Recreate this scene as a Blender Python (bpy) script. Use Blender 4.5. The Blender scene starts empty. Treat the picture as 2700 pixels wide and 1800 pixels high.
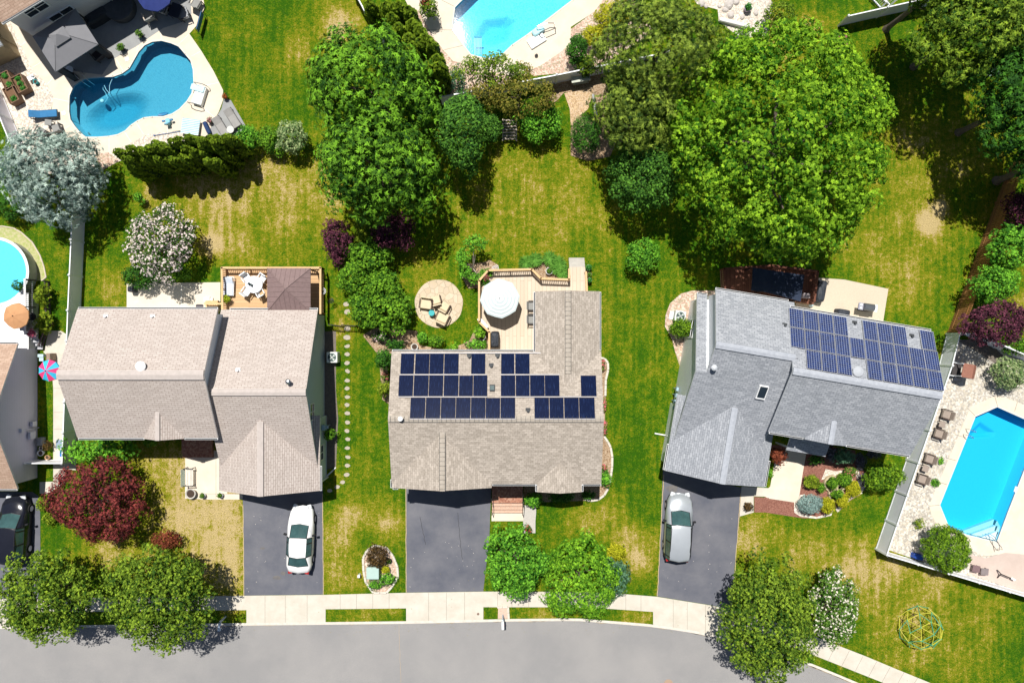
import bpy, math, random
import numpy as np
from mathutils import Vector, Matrix
from mathutils.geometry import delaunay_2d_cdt
R = math.radians
sc = bpy.context.scene
COL = sc.collection
# ---------------------------------------------------------------- camera, sky, sun, exposure
CAM_H, FPX = 55.0, 1980.0            # metres above ground; focal length in photo pixels (2700 wide)
cam = bpy.data.cameras.new("camera"); cam.sensor_width = 36; cam.lens = 36 * FPX / 2700
cam.clip_start = 1; cam.clip_end = 2000
cam_o = bpy.data.objects.new("camera", cam); COL.objects.link(cam_o)
cam_o.location = (0, 0, CAM_H); sc.camera = cam_o
SUN_EL = 67.5
LX, LY = math.sin(R(13)), -math.cos(R(13))     # horizontal travel of the light: down the picture, a little right
world = bpy.data.worlds.new("World"); sc.world = world; world.use_nodes = True
nt = world.node_tree
sky = nt.nodes.new("ShaderNodeTexSky"); sky.sky_type = 'NISHITA'; sky.sun_disc = False
sky.sun_elevation = R(SUN_EL); sky.sun_rotation = math.atan2(-LX, -LY)
nt.links.new(sky.outputs[0], nt.nodes["Background"].inputs[0]); nt.nodes["Background"].inputs[1].default_value = 0.05
sun = bpy.data.lights.new("sun", 'SUN'); sun.energy = 5.0; sun.angle = R(0.5); sun.color = (1, .965, .9)
sun_o = bpy.data.objects.new("sun", sun); COL.objects.link(sun_o)
ce = math.cos(R(SUN_EL))
sun_o.rotation_euler = Vector((LX * ce, LY * ce, -math.sin(R(SUN_EL)))).to_track_quat('-Z', 'Y').to_euler()
sun_o.location = (0, 0, 80)
sc.view_settings.view_transform = 'Standard'; sc.view_settings.look = 'None'
sc.view_settings.exposure = 0.25; sc.view_settings.gamma = 1
sc.cycles.max_bounces = 6; sc.cycles.transparent_max_bounces = 8

# ---------------------------------------------------------------- survey helpers: photo pixels -> metres on the ground
def P(c, r, x, y): return (675 * (c - 1) + x * .28699, 450 * (r - 1) + y * .28699)
def D(x, y): return (x * 1.14796, y * 1.14796)
def W(p, h=0.0):
    k = (CAM_H - h) / FPX
    return ((p[0] - 1350) * k, (900 - p[1]) * k)
def W3(p, h=0.0, z=None):
    a = W(p, h); return (a[0], a[1], h if z is None else z)
def WL(pts, h=0.0): return [W(p, h) for p in pts]
def PL(c, r, *xy): return [P(c, r, xy[i], xy[i + 1]) for i in range(0, len(xy), 2)]
def DL(*xy): return [D(xy[i], xy[i + 1]) for i in range(0, len(xy), 2)]
M2 = .28699 * CAM_H / FPX     # crop pixel -> metre at the ground
MD = 1.14796 * CAM_H / FPX    # display pixel -> metre
def inside(poly, x, y):
    c = False; n = len(poly); j = n - 1
    for i in range(n):
        xi, yi = poly[i]; xj, yj = poly[j]
        if (yi > y) != (yj > y) and x < (xj - xi) * (y - yi) / (yj - yi) + xi: c = not c
        j = i
    return c

# ---------------------------------------------------------------- materials
MATS = {}
def mat(name, col, rough=.8, var=.12, scale=2.5, bump=0, bscale=30, metal=0, spec=.3, col2=None, detail=6, emit=None):
    if name in MATS: return MATS[name]
    m = bpy.data.materials.new(name); m.use_nodes = True; t = m.node_tree; b = t.nodes["Principled BSDF"]
    b.inputs["Roughness"].default_value = rough; b.inputs["Metallic"].default_value = metal
    b.inputs["Specular IOR Level"].default_value = spec
    tc = t.nodes.new("ShaderNodeTexCoord")
    n = t.nodes.new("ShaderNodeTexNoise"); n.inputs["Scale"].default_value = scale; n.inputs["Detail"].default_value = detail
    n.inputs["Roughness"].default_value = .65
    t.links.new(tc.outputs["Object"], n.inputs["Vector"])
    cr = t.nodes.new("ShaderNodeValToRGB"); e = cr.color_ramp.elements
    e[0].position = .3; e[1].position = .7
    c2 = col2 or tuple(min(1, c * (1 + var)) for c in col)
    c1 = col if col2 else tuple(c * (1 - var) for c in col)
    e[0].color = (*c1, 1); e[1].color = (*c2, 1)
    t.links.new(n.outputs[0], cr.inputs[0]); t.links.new(cr.outputs[0], b.inputs["Base Color"])
    if bump:
        n2 = t.nodes.new("ShaderNodeTexNoise"); n2.inputs["Scale"].default_value = bscale
        t.links.new(tc.outputs["Object"], n2.inputs["Vector"])
        bp = t.nodes.new("ShaderNodeBump"); bp.inputs["Strength"].default_value = bump; bp.inputs["Distance"].default_value = .03
        t.links.new(n2.outputs[0], bp.inputs["Height"]); t.links.new(bp.outputs[0], b.inputs["Normal"])
    MATS[name] = m; return m

def nodes(m): return m.node_tree, m.node_tree.nodes["Principled BSDF"]
def mixc(t, fac, a, b, typ='MIX'):
    x = t.nodes.new("ShaderNodeMix"); x.data_type = 'RGBA'; x.blend_type = typ; x.clamp_result = False
    for s, v in ((x.inputs[0], fac), (x.inputs[6], a), (x.inputs[7], b)):
        if hasattr(v, "links"): t.links.new(v, s)
        else: s.default_value = v if isinstance(v, (int, float)) else (*v, 1)
    return x.outputs[2]
def noise(t, vec, scale, detail=4, rough=.6, lo=None, hi=None):
    n = t.nodes.new("ShaderNodeTexNoise"); n.inputs["Scale"].default_value = scale
    n.inputs["Detail"].default_value = detail; n.inputs["Roughness"].default_value = rough
    t.links.new(vec, n.inputs["Vector"])
    if lo is None: return n.outputs[0]
    mr = t.nodes.new("ShaderNodeMapRange"); mr.inputs[1].default_value = lo; mr.inputs[2].default_value = hi
    t.links.new(n.outputs[0], mr.inputs[0]); return mr.outputs[0]
def mth(t, op, a, b=0.0):
    n = t.nodes.new("ShaderNodeMath"); n.operation = op
    for s, v in ((n.inputs[0], a), (n.inputs[1], b)):
        if hasattr(v, "links"): t.links.new(v, s)
        else: s.default_value = v
    return n.outputs[0]
def bumpit(t, b, h, strength=.4, dist=.03):
    bp = t.nodes.new("ShaderNodeBump"); bp.inputs["Strength"].default_value = strength; bp.inputs["Distance"].default_value = dist
    t.links.new(h, bp.inputs["Height"]); t.links.new(bp.outputs[0], b.inputs["Normal"])

def shingle(name, ca, cb, cm, w=.33, h=.14, mort=.012):
    m = mat(name, ca); t, b = nodes(m); b.inputs["Roughness"].default_value = .9
    uv = t.nodes.new("ShaderNodeUVMap"); uv.uv_map = "UVMap"
    br = t.nodes.new("ShaderNodeTexBrick"); br.inputs["Scale"].default_value = 1
    br.inputs["Brick Width"].default_value = w; br.inputs["Row Height"].default_value = h
    br.inputs["Mortar Size"].default_value = mort; br.inputs["Mortar Smooth"].default_value = .3; br.inputs["Bias"].default_value = -.1
    br.inputs["Color1"].default_value = (*ca, 1); br.inputs["Color2"].default_value = (*cb, 1); br.inputs["Mortar"].default_value = (*cm, 1)
    t.links.new(uv.outputs[0], br.inputs["Vector"])
    n1 = noise(t, uv.outputs[0], .55, 5, .6, .3, .7); n2 = noise(t, uv.outputs[0], 9, 3, .6, .3, .7)
    c = mixc(t, mth(t, 'MULTIPLY', n1, .35), br.outputs[0], tuple(x * .72 for x in ca))
    c = mixc(t, mth(t, 'MULTIPLY', n2, .35), c, tuple(min(1, x * 1.35) for x in cb))
    t.links.new(c, b.inputs["Base Color"])
    bumpit(t, b, br.outputs[1], -.5, .015)
    return m

def planks(name, ca, cb, gap, axis='X', width=.14):
    m = mat(name, ca); t, b = nodes(m); b.inputs["Roughness"].default_value = .7
    tc = t.nodes.new("ShaderNodeTexCoord")
    br = t.nodes.new("ShaderNodeTexBrick"); br.inputs["Scale"].default_value = 1
    br.inputs["Brick Width"].default_value = 4.0; br.inputs["Row Height"].default_value = width
    br.inputs["Mortar Size"].default_value = .009; br.inputs["Mortar Smooth"].default_value = .1
    br.inputs["Color1"].default_value = (*ca, 1); br.inputs["Color2"].default_value = (*cb, 1); br.inputs["Mortar"].default_value = (*gap, 1)
    vec = tc.outputs["Object"]
    if axis != 'X':
        mp = t.nodes.new("ShaderNodeMapping"); mp.inputs["Rotation"].default_value = (0, 0, R(90) if axis == 'Y' else 0)
        if axis == 'Z': mp.inputs["Rotation"].default_value = (R(90), 0, 0)
        t.links.new(vec, mp.inputs[0]); vec = mp.outputs[0]
    t.links.new(vec, br.inputs["Vector"])
    n1 = noise(t, tc.outputs["Object"], 3, 5, .7, .3, .7)
    t.links.new(mixc(t, mth(t, 'MULTIPLY', n1, .5), br.outputs[0], tuple(x * .8 for x in cb)), b.inputs["Base Color"])
    bumpit(t, b, br.outputs[1], -.4, .01)
    return m

def gravel(name, cols, scale=14, rough=.9, bump=.6):
    m = mat(name, cols[0]); t, b = nodes(m); b.inputs["Roughness"].default_value = rough
    tc = t.nodes.new("ShaderNodeTexCoord"); v = t.nodes.new("ShaderNodeTexVoronoi"); v.inputs["Scale"].default_value = scale
    t.links.new(tc.outputs["Object"], v.inputs["Vector"])
    s = t.nodes.new("ShaderNodeSeparateColor"); t.links.new(v.outputs["Color"], s.inputs[0])
    cr = t.nodes.new("ShaderNodeValToRGB"); cr.color_ramp.interpolation = 'CONSTANT'
    e = cr.color_ramp.elements
    e[0].color = (*cols[0], 1); e[0].position = 0; e[1].color = (*cols[1], 1); e[1].position = 1 / len(cols)
    for i, c in enumerate(cols[2:]):
        q = e.new((i + 2) / len(cols)); q.color = (*c, 1)
    t.links.new(s.outputs[0], cr.inputs[0])
    n1 = noise(t, tc.outputs["Object"], .8, 4, .6, .3, .7)
    t.links.new(mixc(t, mth(t, 'MULTIPLY', n1, .35), cr.outputs[0], tuple(x * .7 for x in cols[0])), b.inputs["Base Color"])
    bumpit(t, b, v.outputs["Distance"], -bump, .03)
    return m

def foliage(name, dark, light, trans=.12, flower=None):
    """each leaf takes its own tint between two natural leaf colours; flower leaves have tint > 1"""
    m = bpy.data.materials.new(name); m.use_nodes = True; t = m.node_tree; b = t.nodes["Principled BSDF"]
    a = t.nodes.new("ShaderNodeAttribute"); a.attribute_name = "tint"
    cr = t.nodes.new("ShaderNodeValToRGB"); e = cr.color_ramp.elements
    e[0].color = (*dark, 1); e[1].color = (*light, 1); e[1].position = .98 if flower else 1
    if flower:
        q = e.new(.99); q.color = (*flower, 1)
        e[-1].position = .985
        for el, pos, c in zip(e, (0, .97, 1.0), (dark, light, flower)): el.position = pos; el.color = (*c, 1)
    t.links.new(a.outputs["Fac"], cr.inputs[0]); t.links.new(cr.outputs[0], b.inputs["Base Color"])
    b.inputs["Roughness"].default_value = .7; b.inputs["Specular IOR Level"].default_value = .12
    tr = t.nodes.new("ShaderNodeBsdfTranslucent"); t.links.new(cr.outputs[0], tr.inputs[0])
    mx = t.nodes.new("ShaderNodeMixShader"); mx.inputs[0].default_value = trans
    t.links.new(b.outputs[0], mx.inputs[1]); t.links.new(tr.outputs[0], mx.inputs[2])
    t.links.new(mx.outputs[0], t.nodes["Material Output"].inputs[0])
    MATS[name] = m; return m

def cloth2(name, ca, cb, n):
    m = mat(name, ca); t, b = nodes(m); return m

# ---------------------------------------------------------------- mesh builder
class MB:
    def __init__(s): s.v = []; s.f = []; s.m = []; s.uv = None
    def add(s, vs, fs, mi=0):
        o = len(s.v); s.v += [tuple(q) for q in vs]
        for f in fs: s.f.append(tuple(i + o for i in f)); s.m.append(mi)
        return s
    def box(s, c, d, rz=0, mi=0, rx=0, ry=0):
        x, y, z = d[0] / 2, d[1] / 2, d[2] / 2
        mtx = Matrix.Translation(c) @ Matrix.Rotation(rz, 4, 'Z') @ Matrix.Rotation(ry, 4, 'Y') @ Matrix.Rotation(rx, 4, 'X')
        vs = [mtx @ Vector(q) for q in ((-x, -y, -z), (x, -y, -z), (x, y, -z), (-x, y, -z), (-x, -y, z), (x, -y, z), (x, y, z), (-x, y, z))]
        return s.add(vs, [(0, 3, 2, 1), (4, 5, 6, 7), (0, 1, 5, 4), (1, 2, 6, 5), (2, 3, 7, 6), (3, 0, 4, 7)], mi)
    def rbox(s, c, d, r=.05, rz=0, mi=0, n=3):
        """box with rounded vertical corners and a chamfered top"""
        pts = []
        for k, (sx, sy) in enumerate(((1, 1), (-1, 1), (-1, -1), (1, -1))):
            for i in range(n + 1):
                a = (k + i / n) * math.pi / 2
                pts.append((sx * (d[0] / 2 - r) + r * math.cos(a), sy * (d[1] / 2 - r) + r * math.sin(a)))
        q = min(r * .6, d[2] * .3); ca, sa = math.cos(rz), math.sin(rz); N = len(pts); vs = []
        for z, k in ((-d[2] / 2, 0), (d[2] / 2 - q, 0), (d[2] / 2, q)):
            for x, y in pts:
                fx = 1 - k / (d[0] / 2); fy = 1 - k / (d[1] / 2)
                x2, y2 = x * fx, y * fy
                vs.append((c[0] + x2 * ca - y2 * sa, c[1] + x2 * sa + y2 * ca, c[2] + z))
        fs = [tuple(range(N - 1, -1, -1)), tuple(range(2 * N, 3 * N))]
        for l in range(2):
            for i in range(N): j = (i + 1) % N; fs.append((l * N + i, l * N + j, (l + 1) * N + j, (l + 1) * N + i))
        return s.add(vs, fs, mi)
    def cyl(s, a, b, r0, r1=None, n=8, mi=0, cap=True):
        r1 = r0 if r1 is None else r1
        a = Vector(a); b = Vector(b); d = (b - a)
        if d.length < 1e-6: return s
        q = d.to_track_quat('Z', 'Y'); vs = []
        for p, r in ((a, r0), (b, r1)):
            for i in range(n):
                t = 2 * math.pi * i / n; vs.append(p + q @ Vector((r * math.cos(t), r * math.sin(t), 0)))
        fs = [(i, (i + 1) % n, n + (i + 1) % n, n + i) for i in range(n)]
        if cap: fs += [tuple(range(n - 1, -1, -1)), tuple(range(n, 2 * n))]
        return s.add(vs, fs, mi)
    def tube(s, pts, r, n=6, mi=0):
        for a, b in zip(pts, pts[1:]): s.cyl(a, b, r, r, n, mi)
        return s
    def lathe(s, c, prof, n=16, mi=0, sx=1, sy=1):
        vs = []
        for r, z in prof:
            for i in range(n):
                t = 2 * math.pi * i / n; vs.append((c[0] + r * math.cos(t) * sx, c[1] + r * math.sin(t) * sy, c[2] + z))
        fs = []
        for l in range(len(prof) - 1):
            for i in range(n): j = (i + 1) % n; fs.append((l * n + i, l * n + j, (l + 1) * n + j, (l + 1) * n + i))
        fs += [tuple(range(n - 1, -1, -1)), tuple(range((len(prof) - 1) * n, len(prof) * n))]
        return s.add(vs, fs, mi)
    def prism(s, pts, z0, z1, mi=0, mtop=None):
        n = len(pts)
        ar = sum(pts[i][0] * pts[(i + 1) % n][1] - pts[(i + 1) % n][0] * pts[i][1] for i in range(n))
        if ar < 0: pts = pts[::-1]
        vs = [(x, y, z0) for x, y in pts] + [(x, y, z1) for x, y in pts]
        s.add(vs, [tuple(range(n - 1, -1, -1))] + [(i, (i + 1) % n, n + (i + 1) % n, n + i) for i in range(n)], mi)
        return s.add(vs[n:], [tuple(range(n))], mi if mtop is None else mtop)
    def slab(s, pts, th=.16, mi=0, ms=1):
        """roof plane: top face with shingle, underside and edges with the fascia material"""
        a, b, c = Vector(pts[0]), Vector(pts[1]), Vector(pts[2])
        if (b - a).cross(c - a).z < 0: pts = pts[::-1]
        n = len(pts); s.add(pts, [tuple(range(n))], mi)
        lo = [(x, y, z - th) for x, y, z in pts]
        return s.add(list(pts) + lo, [tuple(range(2 * n - 1, n - 1, -1))] + [(i, n + i, n + (i + 1) % n, (i + 1) % n) for i in range(n)], ms)
    def mesh(s, name, mats, uv=False, smooth=False):
        me = bpy.data.meshes.new(name); me.from_pydata(s.v, [], s.f)
        for m in (mats if isinstance(mats, (list, tuple)) else [mats]): me.materials.append(m)
        if any(s.m): me.polygons.foreach_set("material_index", s.m)
        if smooth: me.polygons.foreach_set("use_smooth", [True] * len(s.f))
        me.validate()
        if uv:
            l = me.uv_layers.new(name="UVMap"); me.update()
            for p in me.polygons:
                nrm = p.normal; h = Vector((0, 0, 1)).cross(nrm)
                h = h.normalized() if h.length > .05 else Vector((1, 0, 0)); g = nrm.cross(h)
                for li in p.loop_indices:
                    co = me.vertices[me.loops[li].vertex_index].co; l.data[li].uv = (co.dot(h), co.dot(g))
        me.update(); return me

def tag(o, label=None, cat=None, group=None, kind=None):
    if label: o["label"] = label
    if cat: o["category"] = cat
    if group: o["group"] = group
    if kind: o["kind"] = kind
    return o
class Thing:
    def __init__(s, name, label, cat, loc=(0, 0, 0), rz=0, group=None):
        s.o = bpy.data.objects.new(name, None); COL.objects.link(s.o); s.o.empty_display_size = .3
        s.o.location = loc if len(loc) == 3 else (*loc, 0); s.o.rotation_euler = (0, 0, rz); tag(s.o, label, cat, group)
    def part(s, name, mb, m, parent=None, uv=False, smooth=False, label=None):
        me = mb.mesh(name, m, uv, smooth) if isinstance(mb, MB) else mb
        o = bpy.data.objects.new(name, me); COL.objects.link(o); o.parent = parent or s.o
        if label: o["label"] = label
        return o
def single(name, mb, m, label, cat, loc=(0, 0, 0), rz=0, group=None, kind=None, uv=False, smooth=False):
    me = mb.mesh(name, m, uv, smooth) if isinstance(mb, MB) else mb
    o = bpy.data.objects.new(name, me); COL.objects.link(o); o.location = loc if len(loc) == 3 else (*loc, 0); o.rotation_euler = (0, 0, rz)
    return tag(o, label, cat, group, kind)
def copy_tree(o, loc, rz=None, label=None, scale=None):
    def cp(x, par):
        c = x.copy(); COL.objects.link(c)
        if par: c.parent = par
        for ch in x.children: cp(ch, c)
        return c
    c = cp(o, None); c.location = loc if len(loc) == 3 else (*loc, 0)
    if rz is not None: c.rotation_euler = (0, 0, rz)
    if scale: c.scale = scale
    if label: c["label"] = label
    return c
ORD = "first second third fourth fifth sixth seventh eighth ninth tenth eleventh twelfth thirteenth fourteenth fifteenth sixteenth seventeenth eighteenth nineteenth twentieth".split()

def sheet(name, pts, z, m, holes=(), lines=(), lm=None, lw=.02, kind='structure', world=False, label=None, cat=None, mi=0):
    """flat ground surface with real holes; lines are joints lying 3 mm above it"""
    outer = pts if world else WL(pts)
    hs = [h if world else WL(h) for h in holes]
    vs, es = [], []
    for poly in [outer] + hs:
        o = len(vs); vs += [Vector(p) for p in poly]; es += [(o + i, o + (i + 1) % len(poly)) for i in range(len(poly))]
    v, e, f, *_ = delaunay_2d_cdt(vs, es, [], 0, 1e-5)
    mb = MB(); fs = []
    for t in f:
        cx = sum(v[i].x for i in t) / 3; cy = sum(v[i].y for i in t) / 3
        if inside(outer, cx, cy) and not any(inside(h, cx, cy) for h in hs):
            a, b, c = (v[i] for i in t)
            fs.append(tuple(t) if (b - a).cross(c - a) > 0 else tuple(t[::-1]))
    mb.add([(p.x, p.y, z) for p in v], fs)
    for a, b in lines:
        a = Vector(a if world else W(a)); b = Vector(b if world else W(b)); d = (b - a).normalized() * (lw / 2); n = Vector((-d.y, d.x))
        mb.add([(*(a - n), z + .004), (*(b - n), z + .004), (*(b + n), z + .004), (*(a + n), z + .004)], [(0, 1, 2, 3)], 1)
    return single(name, mb, [m, lm or JOINT], label, cat, kind=kind)
JOINT = mat("joint_dark", (.22, .19, .15), .9)

# ---------------------------------------------------------------- foliage clouds
def leaves_mesh(name, pos, nrm, size, aspect, tint, m, rng, along=None, jit=.25):
    n = len(pos)
    nrm = nrm / (np.linalg.norm(nrm, axis=1, keepdims=True) + 1e-9)
    ref = rng.normal(size=(n, 3)) if along is None else along + rng.normal(size=(n, 3)) * jit
    t = ref - (ref * nrm).sum(1, keepdims=True) * nrm; t /= (np.linalg.norm(t, axis=1, keepdims=True) + 1e-9)
    b = np.cross(nrm, t); s = size.reshape(-1, 1)
    a = t * s * .5 * aspect; c = b * s * .5
    v = np.stack([pos - a, pos + c - a * .1, pos + a, pos - c - a * .1], 1).reshape(-1, 3).astype(np.float32)
    me = bpy.data.meshes.new(name); me.vertices.add(4 * n); me.vertices.foreach_set("co", v.ravel())
    me.loops.add(4 * n); me.loops.foreach_set("vertex_index", np.arange(4 * n, dtype=np.int32))
    me.polygons.add(n); me.polygons.foreach_set("loop_start", np.arange(0, 4 * n, 4, dtype=np.int32))
    at = me.attributes.new("tint", 'FLOAT', 'FACE'); at.data.foreach_set("value", tint.astype(np.float32))
    me.materials.append(m); me.update(calc_edges=True); return me
def sph(rng, n, zmin=-.4):
    z = rng.uniform(zmin, 1, n); a = rng.uniform(0, 2 * np.pi, n); q = np.sqrt(np.maximum(0, 1 - z * z))
    return np.stack([q * np.cos(a), q * np.sin(a), z], 1)
def crown_mesh(name, m, rx, ry, zc, rz, seed, cl=.8, leaf=.2, dens=1.0, style='broad', flower=0.0, rough=.13, clz=.75, fill=.35, ftop=False):
    """leaf clumps set over an uneven ellipsoid; each clump is its own little dome of leaves"""
    rng = np.random.default_rng(seed)
    area = 2.2 * math.pi * ((rx * ry + rx * rz + ry * rz) / 3)
    K = max(5, int(area / (cl * cl) * .75))
    i = np.arange(K) + .5; z = 1 - i / K * 1.35; a = i * 2.39996 + rng.uniform(-.35, .35, K)
    z = np.clip(z + rng.normal(size=K) * .05, -.45, .995); q = np.sqrt(1 - z * z)
    ph = rng.uniform(0, 6.28, 6)
    w = 1 + rough * (np.sin(2 * a + ph[0]) * .5 + np.sin(3 * a + ph[1]) * .5 + np.sin(5 * a + ph[2]) * .45) * q + rng.normal(size=K) * rough * .55
    C = np.stack([q * np.cos(a) * (rx - cl * .62) * w, q * np.sin(a) * (ry - cl * .62) * w, zc + z * (rz - cl * .3) * (1 + rng.normal(size=K) * (.05 + rough * .6))], 1)
    cr = cl * rng.uniform(.5, 1.25, K)
    asp, k, ln = {'broad': (1.45, 5, .60), 'fan': (2.9, 6, .95), 'needle': (4.5, 8, 1.0)}[style]
    ln *= leaf; wd = ln / asp; rd = ln * (1.7 if style == 'broad' else 1.25)
    cnt = np.maximum(6, (dens * 5.2 * cr * cr / (rd * rd)).astype(int)); idx = np.repeat(np.arange(K), cnt); n = len(idx)
    d = sph(rng, n, -.35); rad = cr[idx] * (1 - np.abs(rng.normal(size=n)) * .26)
    pos = C[idx] + d * np.array([1, 1, clz]) * rad[:, None]
    out = (C[idx] - np.array([0, 0, zc])); out /= (np.linalg.norm(out, axis=1, keepdims=True) + 1e-6)
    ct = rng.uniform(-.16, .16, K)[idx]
    nr = d * .8 + out * .3 + rng.normal(size=(n, 3)) * .42 + np.array([0, 0, .45])
    # inner sprays that close the crown
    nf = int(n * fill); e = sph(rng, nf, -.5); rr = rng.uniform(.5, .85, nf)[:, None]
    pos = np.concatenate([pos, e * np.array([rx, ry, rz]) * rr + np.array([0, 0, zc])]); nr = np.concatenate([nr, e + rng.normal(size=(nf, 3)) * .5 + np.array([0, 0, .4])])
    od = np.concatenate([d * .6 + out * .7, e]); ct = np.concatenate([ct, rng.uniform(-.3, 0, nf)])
    nr /= (np.linalg.norm(nr, axis=1, keepdims=True) + 1e-6); m_ = len(pos)
    t1 = rng.normal(size=(m_, 3)); t1 -= (t1 * nr).sum(1, keepdims=True) * nr; t1 /= (np.linalg.norm(t1, axis=1, keepdims=True) + 1e-6); t2 = np.cross(nr, t1)
    th = np.arange(k) * 2 * np.pi / k; th = th[None, :] + rng.uniform(-.35, .35, (m_, k))
    dr = np.cos(th)[..., None] * t1[:, None] + np.sin(th)[..., None] * t2[:, None]
    if style != 'broad':
        o2 = od / (np.linalg.norm(od, axis=1, keepdims=True) + 1e-6); dr = dr * .75 + o2[:, None] * .8 + np.array([0, 0, -.12])
    tilt = rng.uniform(-.1, .75, (m_, k, 1)); sc_ = rng.uniform(.65, 1.25, (m_, k, 1))
    dr /= (np.linalg.norm(dr, axis=2, keepdims=True) + 1e-6)
    ln_ = nr[:, None] * 1.0 + dr * tilt + rng.normal(size=(m_, k, 3)) * .18
    cen = pos[:, None] + dr * ln * .5 * sc_ - nr[:, None] * tilt * ln * .25
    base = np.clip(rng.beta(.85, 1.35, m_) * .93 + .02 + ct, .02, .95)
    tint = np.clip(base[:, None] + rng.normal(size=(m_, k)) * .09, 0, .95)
    if flower:
        pf_ = flower * (1 if not ftop else np.clip((pos[:, 2] - zc) / rz + .3, 0, 1)); isf = rng.uniform(size=m_) < pf_; tint = np.where(isf[:, None], 1.0, tint)
    cen = cen.reshape(-1, 3); ln_ = ln_.reshape(-1, 3); dr = dr.reshape(-1, 3); tint = tint.ravel(); size = (wd * sc_).reshape(-1)
    ok = cen[:, 2] > .03
    return leaves_mesh(name, cen[ok], ln_[ok], size[ok], asp, tint[ok], m, rng, dr[ok], jit=0)
def trunk_mb(h, r, spread, zc, seed, limbs=6, multi=1):
    rnd = random.Random(seed); mb = MB()
    for k in range(multi):
        a = 6.28 * k / max(1, multi); o = (0 if multi == 1 else .12) ; bx, by = o * math.cos(a), o * math.sin(a)
        tp = (bx + (0 if multi == 1 else spread * .3 * math.cos(a)), by + (0 if multi == 1 else spread * .3 * math.sin(a)), h * .8)
        md = ((bx + tp[0]) / 2 + rnd.uniform(-.08, .08), (by + tp[1]) / 2 + rnd.uniform(-.08, .08), h * .4)
        mb.cyl((bx, by, -.05), (bx, by, h * .06), r * 1.5, r, 10).cyl((bx, by, h * .06), md, r, r * .75, 10).cyl(md, tp, r * .75, r * .3, 8)
        for j in range(limbs):
            b = 2.4 * j + rnd.uniform(-.3, .3) + a; z0 = h * (.3 + .4 * j / limbs)
            s = (md[0] * z0 / h * 1.2, md[1] * z0 / h * 1.2, z0)
            m1 = (s[0] + spread * .35 * math.cos(b), s[1] + spread * .35 * math.sin(b), z0 + h * .12)
            e1 = (s[0] + spread * .8 * math.cos(b + .2), s[1] + spread * .8 * math.sin(b + .2), min(h * .92, z0 + h * .25))
            mb.cyl(s, m1, r * .45, r * .28, 6).cyl(m1, e1, r * .28, r * .08, 6)
    return mb
# ================================================================ GROUND
KERB = [(-9000, 1730), (-2700, 1665), (0, 1651), (675, 1642), (1076, 1637.5), (1350, 1631.5), (1522, 1630), (1651, 1640), (1720, 1646), (1809, 1658.5),
        (1895, 1676), (2020, 1709), (2142, 1750), (2208, 1777), (2263, 1800), (2400, 1860), (3000, 2125), (9000, 4700)]
kw = WL(KERB); KX = np.array([p[0] for p in kw]); KY = np.array([p[1] for p in kw])
def kerb_y(x): return np.interp(x, KX, KY)
P1 = PL(1, 1, 638,960, 642,880, 680,790, 760,735, 820,720, 935,712, 1040,708, 1120,680, 1190,630, 1230,560, 1275,480, 1330,420, 1400,387, 1485,378,
        1570,400, 1640,430, 1700,500, 1750,560, 1772,640, 1778,760, 1760,860, 1715,930, 1650,1000, 1580,1045, 1500,1070, 1400,1070, 1320,1080,
        1260,1110, 1200,1150, 1150,1200, 1080,1235, 1000,1250, 900,1258, 790,1258, 740,1220, 690,1160, 650,1100, 638,1030)
P2 = PL(2, 1, 1807,275, 1830,70, 2010,-110, 2300,-330, 2900,-420) + PL(3, 1, 790,-170, 560,-5, 130,325, 0,412) + PL(2, 1, 2235,525, 2110,535, 1975,500)
P3 = PL(4, 3, 2105,602, 1905,690, 1580,1500) + PL(4, 4, 1665,140, 1830,205, 2100,268, 2200,0) + PL(4, 3, 2520,740, 2440,752)
PUDDLES = [WL(p) for p in (P1, P2, P3)]
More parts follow.
